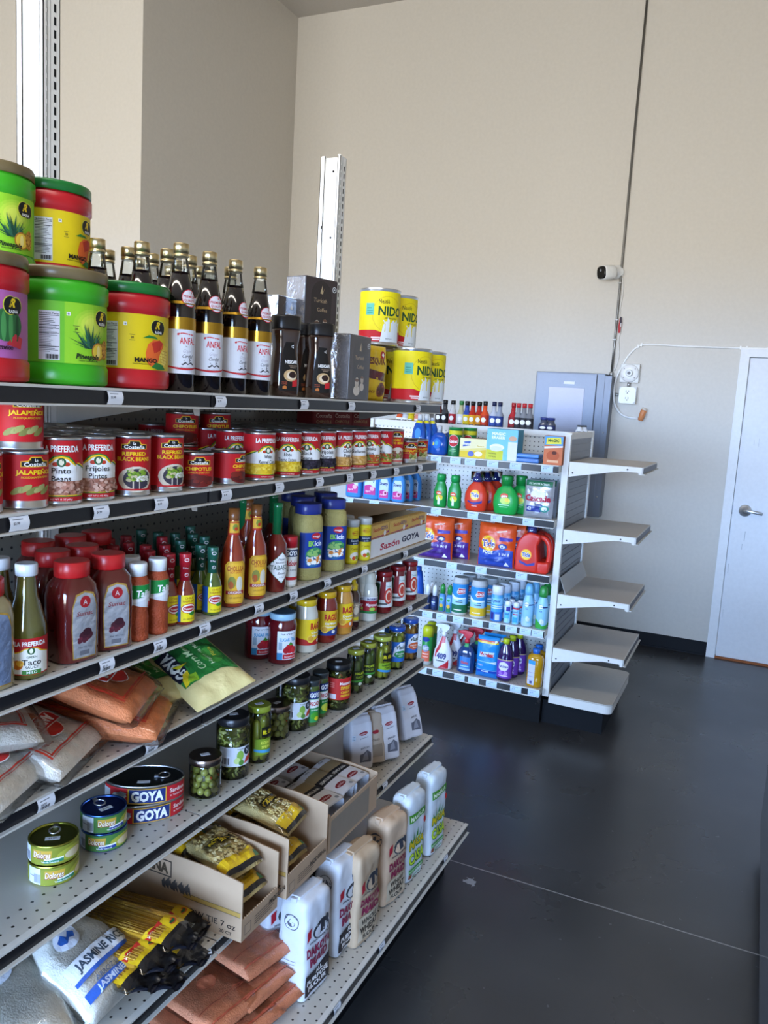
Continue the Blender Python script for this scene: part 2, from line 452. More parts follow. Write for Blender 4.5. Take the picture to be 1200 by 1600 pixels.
# ------------------------------------------------------------------ things on the back wall
YW = Y1
t = empty('electrical_panel', (-1.31, YW - .002, 0)); tag(t, 'grey steel electrical panel cabinet mounted on the back wall behind the short shelf unit', 'electrical panel')
g = G('panelpaint', '#6e737d'); g.box(-.26, -.13, .93, .245, 0, 1.97, bev=.003); g.box(.245, -.13, .93, .29, -.0, 1.955); g.build('cabinet', t)
g = G('panelpaint', '#747984'); g.box(-.252, -.136, .94, .185, -.13, 1.962, bev=.002); d = g.build('door', t)
g = G('panelpaint', '#918e97'); g.box(-.155, -.139, 1.40, .105, -.136, 1.86, bev=.001); g.build('cover_plate', d)
G('paper', '#eef0f2').box(-.05, -.1385, 1.885, .03, -.136, 1.905).build('name_plate', d)
g = G('rubber', '#3a3d42'); g.box(.186, -.1325, .94, .19, -.1302, 1.962); g.build('hinge_gap', t)
for z in (1.08, 1.55): G('metal', '#d8dade').ball((.265, -.132, z), .006).build('screw', t)
t = empty('conduit', (-1.045, YW, 0)); tag(t, 'thin grey conduit running up the back wall from the steel panel to the ceiling', 'conduit')
g = G('steel', '#82817d'); g.tube([(0, -.02, 1.955), (0, -.012, 2.2), (.0, -.01, 3), (.0, -.01, ZC)], .0085, 10); g.build('pipe', t)
g = G('steel', '#b9bbbb'); g.lathe([(.016, 0), (.016, .03), (.011, .035)], 14, M=Matrix.Translation((0, -.02, 1.955))); g.build('coupling', t)
for z in (2.22, 2.36, 2.62): G('steel', '#8e8e8c').box(-.016, -.020, z, .011, 0, z + .006).build('strap', t)
t = empty('security_camera', (-1.075, YW, 2.70)); tag(t, 'small white security camera with a black square lens face on the back wall', 'security camera')
g = G('plastic', '#f1f1ee'); g.lathe([(.038, 0), (.038, .008), (.03, .016), (.012, .022), (.011, .05)], 24, M=Matrix.Rotation(R(90), 4, 'X')); g.build('mount', t)
Mx = Matrix.Translation((-.02, -.075, -.012)) @ Matrix.Rotation(R(-38), 4, 'Z') @ Matrix.Rotation(R(8), 4, 'X')
g = G('plastic', '#eeeeea'); g.lathe([(.02, 0.02), (.034, .01), (.037, 0), (.038, -.058), (.035, -.065)], 28, e=3.2, M=Mx @ Matrix.Rotation(R(-90), 4, 'X')); g.build('body', t)
g = G('gloss', '#08080a'); g.lathe([(.0335, 0), (.0335, -.006), (.029, -.008)], 28, e=3.2, M=Mx @ Matrix.Translation((0, -.064, 0)) @ Matrix.Rotation(R(-90), 4, 'X')); g.build('lens_face', t)
g = G('gloss', '#8a8f96'); g.lathe([(.007, 0), (.007, -.002)], 12, M=Mx @ Matrix.Translation((0, -.0715, .012)) @ Matrix.Rotation(R(-90), 4, 'X')); g.build('sensor', t)
t.scale = (1.3, 1.3, 1.3)
def cable(name, pts, r, col, label):
    o = G('plastic', col).tube(pts, r, 8).build(name); tag(o, label, 'cable'); return o
yc = YW - .006
def smooth(pts, n=6):
    out = []
    for i in range(len(pts) - 1):
        p0, p1, p2, p3 = [Vector(pts[max(0, min(len(pts) - 1, j))]) for j in (i - 1, i, i + 1, i + 2)]
        for k in range(n):
            s_ = k / n; out.append(.5 * ((2 * p1) + (p2 - p0) * s_ + (2 * p0 - 5 * p1 + 4 * p2 - p3) * s_ ** 2 + (3 * p1 - p0 - 3 * p2 + p3) * s_ ** 3))
    out.append(Vector(pts[-1])); return out
cable('power_cable', smooth([(-1.05, yc, 2.69), (-1.03, yc, 2.64), (-1.022, yc, 2.56), (-1.03, yc, 2.45), (-1.024, yc, 2.38), (-1.012, yc, 2.30), (-1.02, yc, 2.22), (-1.008, yc, 2.10), (-1.028, yc, 2.0)]), .0048, '#e4e2dc', 'thin white camera cord hanging down beside the conduit from the security camera')
t = empty('warning_tag', (-1.018, YW - .012, 2.33)); tag(t, 'small red and black tag hanging on the camera cord', 'tag')
g = G('paper', '#b22f34'); g.prism([(-.008, -.06), (.006, -.06), (.012, .01), (.008, .05), (-.004, .05), (-.012, -.01)], -.006, -.003); g.build('card', t)
g = G('paper', '#222a3a'); g.prism([(0, .0), (.011, .0), (.009, .05), (-.002, .055)], -.008, -.0061); g.prism([(.004, -.02), (.010, -.015), (.009, .012), (.004, .008)], -.0095, -.0082, col='#e8e8ea'); g.build('printed_panel', t)
cable('wall_cable', smooth([(2.6, yc, 2.20), (1.6, yc, 2.2), (.6, yc, 2.19), (-.2, yc, 2.185), (-.55, yc, 2.188), (-.80, yc, 2.195), (-.88, yc, 2.175), (-.94, yc, 2.11), (-.985, yc, 2.02), (-1.012, yc - .01, 1.92), (-1.008, yc - .03, 1.80), (-.99, yc - .02, 1.74), (-.95, yc, 1.69), (-.90, yc, 1.67), (-.83, yc, 1.668)]), .0075, '#f0f0ee', 'pale armoured cable curving over the door and down past the outlet box')
g = G('plastic', '#e8e6e0')
for x, z in ((-.878, 2.178), (-.855, 2.19), (-.20, 2.185), (-.16, 2.185)): g.box(x - .006, -.018, z - .012, x + .006, 0, z + .012)
for v in range(len(g.v)): g.v[v] = (g.v[v][0], g.v[v][1] + YW, g.v[v][2])
tag(g.build('cable_clips'), 'little pale clips holding the cable above the door', 'clip', kind='stuff')
t = empty('pull_handle', (-.80, YW - .03, 1.69)); tag(t, 'small orange wire end cap hanging below the outlet', 'wire cap')
g = G('plastic', '#d98a56'); g.lathe([(.014, -.04), (.019, -.035), (.022, .03), (.018, .04)], 16, M=Matrix.Rotation(R(14), 4, 'Y')); g.build('grip', t)
G('plastic', '#e6d6c4').lathe([(.019, .038), (.016, .055)], 16, M=Matrix.Rotation(R(14), 4, 'Y')).build('cap', t)
t = empty('lamp_holder', (-.915, YW, 1.985)); tag(t, 'white round bulb holder on a square plate without a bulb, above the outlet', 'lamp holder')
G('plastic', '#d6d6d2').box(-.068, -.03, -.068, .068, 0, .068, bev=.006).build('back_plate', t)
RX = Matrix.Rotation(R(90), 4, 'X')
G('plastic', '#f0f0ee').lathe([(.064, .03), (.064, .036), (.058, .042), (.03, .046)], 32, M=RX).build('rose', t)
G('plastic', '#e3e3e1').lathe([(.026, .044), (.024, .075), (.019, .078), (.017, .06)], 24, M=RX).build('socket', t)
G('rubber', '#77777a').lathe([(.012, .0605), (.012, .062)], 12, M=RX).build('contact', t)
for a in (40, 140, 220, 320): G('rubber', '#77777a').lathe([(.004, .0425), (.004, .0445)], 8, M=RX @ Matrix.Translation((.05 * math.cos(R(a)), .05 * math.sin(R(a)), 0))).build('screw', t)
t = empty('outlet_box', (-.915, YW, 1.827)); tag(t, 'white surface outlet box with two sockets, below the round bulb holder', 'outlet')
G('plastic', '#dadad6').box(-.062, -.04, -.062, .062, 0, .062, bev=.006).build('box', t)
g = G('plastic', '#efefed'); g.prism([(-.058, -.042), (-.042, -.058), (.042, -.058), (.058, -.042), (.058, .042), (.042, .058), (-.042, .058), (-.058, .042)], -.046, -.04); f = g.build('face_plate', t)
for z in (-.026, .024):
    g = G('rubber', '#6d6d70'); g.box(-.012, -.0468, z, -.008, -.046, z + .012).box(.006, -.0468, z, .010, -.046, z + .012); g.ball((0, -.046, z - .008), .004); g.build('socket_slot', f)
G('steel', '#b8b8b6').tube([(0, -.02, .058), (0, -.02, .095)], .011, 10).build('nipple', t)
g = G('steel', '#a9abac'); g.tube([(-.062, -.02, 0), (-.09, -.022, .003)], .011, 10).build('connector', t)

# ------------------------------------------------------------------ counter at the right edge of the picture
t = empty('display_counter', (.165, 2.4, 0)); tag(t, 'dark blue grey counter side panel just entering the right edge', 'counter')
G('gloss', '#4a5460').box(0, -1.5, .10, .75, 1.05, .92, bev=.004).build('cabinet', t)
G('rubber', '#101113').box(.05, -1.45, 0, .70, 1.0, .0995).build('toe_kick', t)
G('gloss', '#2e3338').box(-.01, -1.52, .921, .77, 1.07, .95, bev=.004).build('worktop', t)

# ================================================================== gondola shelving
CREAM, DARK = '#c6c0b4', '#1b1a1c'
CREAM2 = '#d3d0c8'
def price_tag(parent, y, z0, h, w=.036, x=0, lines=3, code=False, name='price_tag', tint='#e9eaee'):
    """label strip curved in the channel; faces +X at local x"""
    g = G('paper', tint); n = 6; vs = []
    for k in range(n + 1):
        q = k / n; vs.append((x + .004 * math.sin(q * math.pi) + .001, y - w / 2, z0 + h * q)); vs.append((x + .004 * math.sin(q * math.pi) + .001, y + w / 2, z0 + h * q))
    g.add(vs, [(2 * k, 2 * k + 1, 2 * k + 3, 2 * k + 2) for k in range(n)], sm=True)
    mp = lambda u, v, off: (x + .004 * math.sin(max(0, min(1, v / h)) * math.pi) + .001 + off, y + u, z0 + v)
    sh = [('r', -w * 360, h * 780, w * 180, h * 840, '#777a80'), ('t', random.choice(['$2.99', '$1.79', '$3.49', '$2.29', '$4.99', '$1.25']), -w * 180, h * 550, h * 180, '#33353a')]
    if code:
        for k in range(9): sh.append(('r', -w * 350 + k * 2.1, h * 130, -w * 350 + k * 2.1 + (.7 + .5 * (k % 3)), h * 430, '#2b2c30'))
    put_print(g, sh, mp, sv=.004, base=.0002)
    o = g.build(name, parent)
    return o
def shelf_unit(root, name, y0, y1, xf, xb, z, lip=.032, tags=(), code=False, chrome='#cfcac0', axis='x', dk='deck', tagw=.036, hch=None):
    """one shelf: deck with its top surface at z; the front edge at x = xf faces +X (axis 'x') """
    t = .0035; d = xf - xb
    g = G('paint', CREAM)
    # local frame: origin at front edge, -X goes back. object origin at (xf, y0, z)
    g.box(-d, 0, -t, -.002, y1 - y0, 0, mat=dk)
    g.box(-d, 0, -lip + .006, -.01, .003, -t).box(-d, y1 - y0 - .003, -lip + .006, -.01, y1 - y0, -t)
    g.box(-d, 0, -.028, -d + .003, y1 - y0, -t)
    g.box(-.012, .0, -lip + .002, -.009, y1 - y0, -t)
    o = g.build(name, root); o.location = (xf, y0, z)
    g = G('paint', chrome)
    g.box(-.010, 0, -.0045, .003, y1 - y0, .0001, bev=.0004)
    g.box(-.010, 0, -lip, .008, y1 - y0, -lip + .0035, bev=.0008)
    g.box(-.0085, .001, -lip + .003, -.0002, y1 - y0 - .001, -.004, col=DARK, mat='plastic')
    ch = g.build('price_channel', o)
    for yy in tags: price_tag(o, yy - y0, -lip + .0042, lip - .0095, w=tagw, x=.0002, code=code, tint='#bcd2ee' if tagw > .05 else '#e9eaee')
    return o
def bracket(root, xb, xf, y, z, h0=.085, h1=.03, col=CREAM, holes=True, name='bracket', t=.003):
    g = G('paint', col)
    g.prism([(xb, z - h0), (xb, z - .004), (xf - .02, z - .004), (xf - .02, z - h1 - .012), (xf - .032, z - h1 - .012), (xf - .036, z - h1), (xf - .12, z - h1)], y, y + t)
    if holes:
        for x, zz in ((xb + .02, z - h0 + .022), (xf - .09, z - .019)):
            g.lathe([(.0045, 0), (.0045, .0006)], 10, M=Matrix.Translation((x, y, zz)) @ Matrix.Rotation(R(90), 4, 'X'), mat='rubber')
            for i in range(len(g.c) - 12, len(g.c)): g.c[i] = '#3a3a3c'
    return g.build(name, root)
def upright(root, x0, x1, y0, y1, z1, col='#f1f0ec', z0=.0):
    """slotted channel upright: open channel toward -Y, slot rows on the +X side"""
    g = G('paint', col); w = x1 - x0
    g.box(x0, y0 + .010, z0, x1, y0 + .012, z1 - .004)                        # web
    g.box(x0, y0, z0, x0 + w * .22, y0 + .002, z1).box(x1 - w * .14, y0, z0, x1, y0 + .002, z1 + .003)
    g.box(x0 + w * .22 - .002, y0, z0, x0 + w * .22, y0 + .010, z1).box(x1 - w * .14, y0, z0, x1 - w * .14 + .002, y0 + .010, z1)
    for a in (x0, x1 - .002): g.box(a, y0, z0, a + .002, y1, z1)
    g.box(x0, y1 - .002, z0, x1, y1, z1)
    g.box(x1 - .0012, y0 + .018, z0, x1 + .0002, y0 + .0195, z1, col='#8d8c88')
    o = g.build('upright', root)
    s = G('rubber', '#17181a'); z = 1.9 if z1 > 2 else .3
    s2 = G('paint', '#b5b5b1')
    while z < z1 - .03:
        s.box(x1 - .0005, y0 + .028, z, x1 + .0004, y0 + .034, z + .016)
        s2.box(x1 - .0005, y0 + .007, z, x1 + .0006, y0 + .011, z + .016)
        z += .0254
    s.build('slots', o); s2.build('slot_tabs', o)
    for zz in (z1 - .05, z1 - .275):
        G('rubber', '#17181a').lathe([(.004, 0), (.004, .001)], 10, M=Matrix.Translation(((x0 + x1) / 2 + .008, y0 + .0099, zz)) @ RX).build('bolt_hole', o)
    s = G('rubber', '#17181a')
    s.box(x0 + w * .13, y0 - .0006, z1 - .245, x0 + w * .2, y0 - .0001, z1 - .235)
    s.build('notch', o)
    return o
XG, YJ, YE = -1.017, 1.346, 2.633
ZS = {1: 1.692, 2: 1.496, 3: 1.217, 4: 1.017, 5: .7805, 6: .501, 7: .2036}
XF = {1: XG, 2: XG, 3: XG, 4: XG, 5: XG, 6: -.965, 7: -.806}
XB = -1.43
gon = empty('gondola_shelving'); tag(gon, 'long cream steel gondola shelf unit full of groceries along the left side', 'shelf unit')
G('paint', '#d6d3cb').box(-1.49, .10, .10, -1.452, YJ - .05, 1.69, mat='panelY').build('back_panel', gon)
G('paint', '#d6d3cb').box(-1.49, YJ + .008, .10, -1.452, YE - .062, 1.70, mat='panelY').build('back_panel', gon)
for y0, y1, zt in ((.03, .075, 2.53), (YJ - .045, YJ, 3.2), (YE - .045, YE, 2.53)): upright(gon, -1.51, -1.432, y0, y1, zt)
g = G('rubber', '#0c0c0e'); g.box(-1.43, .08, 0, -.875, YE - .02, .168); g.build('kick_base', gon)
TG1 = {  # price tag places by photo column: (section 1 px, section 2 px)
    1: ([178], [343, 474, 548, 652]), 2: ([28, 156, 250], [352, 435, 498, 545, 582, 618, 655]),
    3: ([165, 248], [318, 403, 457, 510, 568, 632]), 4: ([70, 235], [639]), 5: ([], []), 6: ([320], [600]), 7: ([], [595, 525, 695])}
SHELF = {}
for k in range(1, 8):
    z = ZS[k]; low = {1: .032, 7: .034}.get(k, .032)
    for s_, (y0, y1) in enumerate(((.08, YJ - .002), (YJ + .002, YE))):
        zz = z
        tg = [sight_y(px, XF[k], z - .016) for px in TG1[k][s_]]
        o = shelf_unit(gon, 'base_shelf' if k == 7 else 'shelf', y0, y1, XF[k], XB, zz, low, tg, code=(k >= 3))
        SHELF[k, s_] = o
        if k < 7:
            bracket(gon, XB, XF[k], y1 - .009, zz, .09, .035, '#8f8c86', False)
# ------------------------------------------------------------------ the short unit by the back wall
g2 = empty('gondola_shelving'); tag(g2, 'short cream shelf unit of cleaning products standing across the aisle end', 'shelf unit')
YF, YP, XR, XL = 4.14, 4.49, -.927, -2.15
Z2 = {1: 1.412, 2: 1.125, 3: .832, 4: .535, 5: .209}
G('paint', CREAM2).box(XL, YP, .2, -.93, YP + .025, 1.545, mat='panelX').build('back_panel', g2)
g = G('paint', '#dad8d2'); g.box(XL - .02, YP - .012, 1.545, -.9255, YP + .03, 1.578); g.build('top_rail', g2)
G('paint', CREAM).box(XL, YP + .03, 1.553, -.93, 4.75, 1.565).build('top_deck', g2)
G('paint', '#dad8d2').box(XL - .03, 4.46, 0, XL - .002, 4.80, 1.578).build('upright', g2)
G('rubber', '#0b0c0e').box(XL, 4.205, 0, -.93, 4.76, .16).build('kick_base', g2)
TG2 = {1: [660, 682, 712, 735, 770, 806, 855], 2: [545, 585, 682, 739, 776, 826], 3: [655, 706, 752, 815], 4: [668, 690, 716, 746, 773, 799, 821, 840], 5: [659, 684, 718, 740, 768, 806, 834]}
RZ = Matrix.Rotation(R(-90), 4, 'Z')
for k, z in Z2.items():
    t_ = [(sight_x(px, YF, z - .02)) for px in TG2[k]]
    o = shelf_unit(g2, 'shelf', 0, XR - XL, 0, -(YP - YF - .002), z, .042, [x - XL for x in t_ if XL < x], chrome='#d9d8d3', tagw=.062)
    o.rotation_euler = (0, 0, R(-90)); o.location = (XL, YF, z)       # its front edge faces -Y
# end unit on the aisle side: narrow shelves facing the room
ec = empty('end_shelving', (-.905, 4.2, 0)); tag(ec, 'narrow end unit with five empty cream shelves, facing the white door', 'shelf unit')
def wx(o): o.location = (.905, -4.2, 0); return o
g = G('paint', '#dcdad4'); g.box(-.925, 4.200, .16, -.891, 4.232, 1.572, bev=.001); wx(g.build('upright', ec))
g = G('paint', '#dcdad4'); g.box(-.925, 4.800, .16, -.891, 4.832, 1.585, bev=.001); wx(g.build('upright', ec))
g = G('paint', '#dcdad4'); g.box(-.925, 4.232, 1.548, -.893, 4.80, 1.58, bev=.001); wx(g.build('top_rail', ec))
g = G('paint', '#83868b'); g.box(-.922, 4.232, .16, -.902, 4.80, 1.548)
z = .2
while z < 1.54: g.box(-.902, 4.232, z, -.899, 4.80, z + .036); z += .04
wx(g.build('slat_panel', ec))
for k, z in enumerate((1.434, 1.077, .730, .434)):
    g = G('paint', '#b5aea5'); g.box(-.89, 4.212, z - .02, -.523, 4.775, z, bev=.0015); o = wx(g.build('shelf', ec))
    g = G('paint', '#c9c7c1'); g.box(-.523, 4.206, z - .036, -.519, 4.78, z + .0005); g.box(-.519, 4.206, z - .037, -.508, 4.78, z - .033); g.box(-.5188, 4.21, z - .032, -.5178, 4.776, z - .006, col='#55555a'); g.build('price_channel', o)
    for y in (4.205, 4.778): b_ = bracket(ec, -.888, -.505, y, z + .003, .082, .03, '#dcdad4'); wx(b_)
    if k == 2:
        g = G('paint', '#a9a7a2'); g.add([(-.888, 4.22, z + .085), (-.888, 4.79, z + .085), (-.855, 4.79, z + .001), (-.855, 4.22, z + .001), (-.886, 4.22, z + .087), (-.886, 4.79, z + .087), (-.852, 4.79, z + .001), (-.852, 4.22, z + .001)], [(0, 1, 2, 3), (4, 7, 6, 5), (0, 4, 5, 1), (2, 6, 7, 3), (1, 5, 6, 2), (0, 3, 7, 4)]); g.build('back_stop', o)
pts = [(-.888, 4.20)] + [(-.555 - .04 + .04 * math.sin(R(a)), 4.24 - .04 * math.cos(R(a))) for a in range(0, 91, 15)] + [(-.555 - .04 + .04 * math.cos(R(a)), 4.80 + .04 * math.sin(R(a))) for a in range(0, 91, 15)] + [(-.888, 4.84)]
g = G('paint', '#b7b1a7'); g.prism(pts, .172, .180, 'z'); o = wx(g.build('base_shelf', ec))
pts2 = [(-.888 + (x + .888) * .998, 4.52 + (y - 4.52) * .999) for x, y in pts]
g = G('paint', '#d5d3cd'); g.prism(pts2, .128, .1715, 'z'); g.build('front_trim', o)
g = G('rubber', '#0d0f13'); g.prism([(-.925, 4.236), (-.60, 4.236), (-.60, 4.80), (-.925, 4.80)], 0, .1275, 'z'); wx(g.build('kick_base', ec))
g = G('film', '#ffffff'); g.prism([(-.93, .205), (-.905, .20), (-.925, .13), (-.945, .12)], 4.15, 4.196); tag(g.build('plastic_clip'), 'small clear plastic clip hanging at the bottom corner where the two units meet', 'clip')

# ================================================================== goods: builders
def blobs(x0, y0, x1, y1, n, r, cols, seed=1, asp=1.3):
    rd = random.Random(seed); out = []
    for _ in range(n):
        a = rd.uniform(.7, 1.25)
        out.append(('e', rd.uniform(x0, x1), rd.uniform(y0, y1), r * a * asp, r * a, rd.choice(cols)))
    return out
def arch(w, y0, y1, peak, pw):
    """rounded shoulder shape used on the bean labels"""
    return [(-w, y0), (w, y0), (w, y1), (pw * 1.3, y1 + peak * .45), (pw * .8, y1 + peak * .85), (0, y1 + peak), (-pw * .8, y1 + peak * .85), (-pw * 1.3, y1 + peak * .45), (-w, y1)]
def tin(r, h, label_prof, shapes, lo=.007, hi=.005, top='#c9ccce', ribs=False, step=.004, base='#c4c6c8', pull=False, topcol=None):
    b = G('metal', base)
    pr = [(r - .003, 0), (r, .002), (r, .004), (r - .0012, .006)]
    if False:
        z = .012
        while z < h - .012: pr += [(r - .0012, z), (r - .0002, z + .0018), (r - .0012, z + .0036)]; z += .0052
    pr += [(r - .0012, h - .006), (r, h - .004), (r, h - .0005), (r - .001, h), (r - .0022, h - .0006), (r - .003, h - .004)]
    b.lathe(pr, 40, cap=False)
    tp = G('metal', topcol or top)
    tp.lathe([(r - .003, h - .004), (r * .8, h - .004), (r * .78, h - .0033), (r * .5, h - .0033), (.0005, h - .0033)], 40, cap=False)
    parts = [('body', b), ('lid', tp)]
    if pull:
        p = G('metal', '#d5d6d8'); cy = r * .35
        p.tube([(.010 * math.cos(R(a)), cy + .013 * math.sin(R(a)), h - .001) for a in range(0, 361, 30)], .0017, 6)
        p.box(-.004, cy + .010, h - .003, .004, cy + .022, h - .0005); parts.append(('pull_ring', p, 'lid'))
        st = G('paper', '#eceef0'); st.box(-.014, -r * .35, h - .0032, .012, -r * .35 + .011, h - .0028); put_print(st, [('t', '$1.99', -1, -r * 350 + 5.5, 5, '#444')], flat_top(h - .0028), base=.0001); parts.append(('price_sticker', st, 'lid'))
    l = G('paper', '#b5191f'); lp = [(p if not isinstance(p[0], (int, float)) else p) for p in label_prof]
    l.lathe(lp, 40, cap=False)
    put_print(l, shapes, cyl([(r - .0004, 0), (r - .0004, h)]), su=step, mat='paper')
    parts.append(('label', l)); return parts
RED, WHT, YEL, GRN, BLK = '#bf1820', '#f0efec', '#f2c81c', '#1f7a35', '#161616'
def bean_tin(name, lines, cols, size=5.2):
    r, h = .0375, .112; q = r - .0004
    band = [RED, (q, .007), (q, .014), GRN, (q, .0155), YEL, (q, .017), cols[0], (q, .040), WHT, (q, .068), RED, (q, .107)]
    sh = []
    for s_ in (-59, 59):   # red swags between the two panels
        sh += [('p', [(s_ - 34, 68), (s_ + 34, 68), (s_ + 14, 60), (s_, 55), (s_ - 14, 60)], GRN), ('p', [(s_ - 33, 70), (s_ + 33, 70), (s_ + 14, 62.5), (s_, 57.5), (s_ - 14, 62.5)], YEL), ('p', [(s_ - 32, 72), (s_ + 32, 72), (s_ + 14, 65), (s_, 60), (s_ - 14, 65)], RED)]
    sh += [('p', arch(25, 60, 67.5, 16, 15), GRN), ('p', arch(25, 59, 66, 15.5, 13.5), YEL), ('p', arch(25, 57, 64, 14, 12), WHT)]
    sh += [('e', -9, 68, 5, 3.5, '#c23a22'), ('e', 9, 68, 5, 3.5, '#c23a22'), ('e', 0, 71, 7.5, 7.5, '#2d5d35'), ('e', 0, 71, 4, 5, '#e8e2c8')]
    for s_ in (0, -118):
        sh.append(('t', 'LA PREFERIDA', s_, 93.5, 10, WHT, {'b': .03, 'w': 60}))
    y = 57.5 if len(lines) > 1 else 53
    for t in lines:
        sh.append(('t', t, 0, y, 9.5, '#26221f', {'b': .012, 'w': min(46, len(t) * size)})); y -= 13
    sh += blobs(-58, 18.5, 58, 38, 150, 2.6, cols, seed=len(name))
    sh += [('t', 'NET WT 15 OZ (425g)', 0, 10.5, 2.6, '#f3c9c9')]
    return product('food_can', 'can', tin(r, h, band, sh, ribs=False))
def costena_tin(h, r, title, sub, pic, size=7.6, name='food_can', ribs=True):
    q = r - .0004
    band = [RED, (q, .014 if ribs else .007), (q, h - .006)]
    k = h * 1000 / 112; mid = h * 1000
    sh = [('p', [(-24, mid - 25), (24, mid - 25), (24, mid - 16), (13, mid - 15), (9, mid - 9), (-9, mid - 9), (-13, mid - 15), (-24, mid - 16)], '#e9bb2c'),
          ('p', [(-22.5, mid - 24), (22.5, mid - 24), (22.5, mid - 17), (12, mid - 16.5), (8, mid - 10.5), (-8, mid - 10.5), (-12, mid - 16.5), (-22.5, mid - 17)], BLK),
          ('t', 'La', 0, mid - 14, 4.6, WHT, {'b': .03}), ('t', 'Coste\u00f1a', 0, mid - 20.5, 6.4, WHT, {'b': .03, 'w': 38})]
    y = mid - 33
    for t in title: sh.append(('t', t, 0, y, 6.8, YEL, {'b': .035, 'w': min(62, len(t) * size)})); y -= 9.5
    if sub: sh.append(('t', sub, 0, y + 1.5, 3.1, '#e8b92a', {'w': 46}))
    sh += pic
    return product(name, 'can', tin(r, h, band, sh, lo=.014, ribs=ribs))
def jalap(y0, y1, cols, n=5):
    out = []; rd = random.Random(4)
    for i in range(n):
        cx = -20 + 46 * i / (n - 1); out.append(('p', [(cx - 9 + 10 * math.cos(a) * 1.0 + 6 * math.sin(a) * .5, (y0 + y1) / 2 + (i % 2) * 3 + 8 * math.sin(a) * .8 + 3 * math.cos(a)) for a in [k * math.pi / 6 for k in range(12)]], cols[i % len(cols)]))
    return out
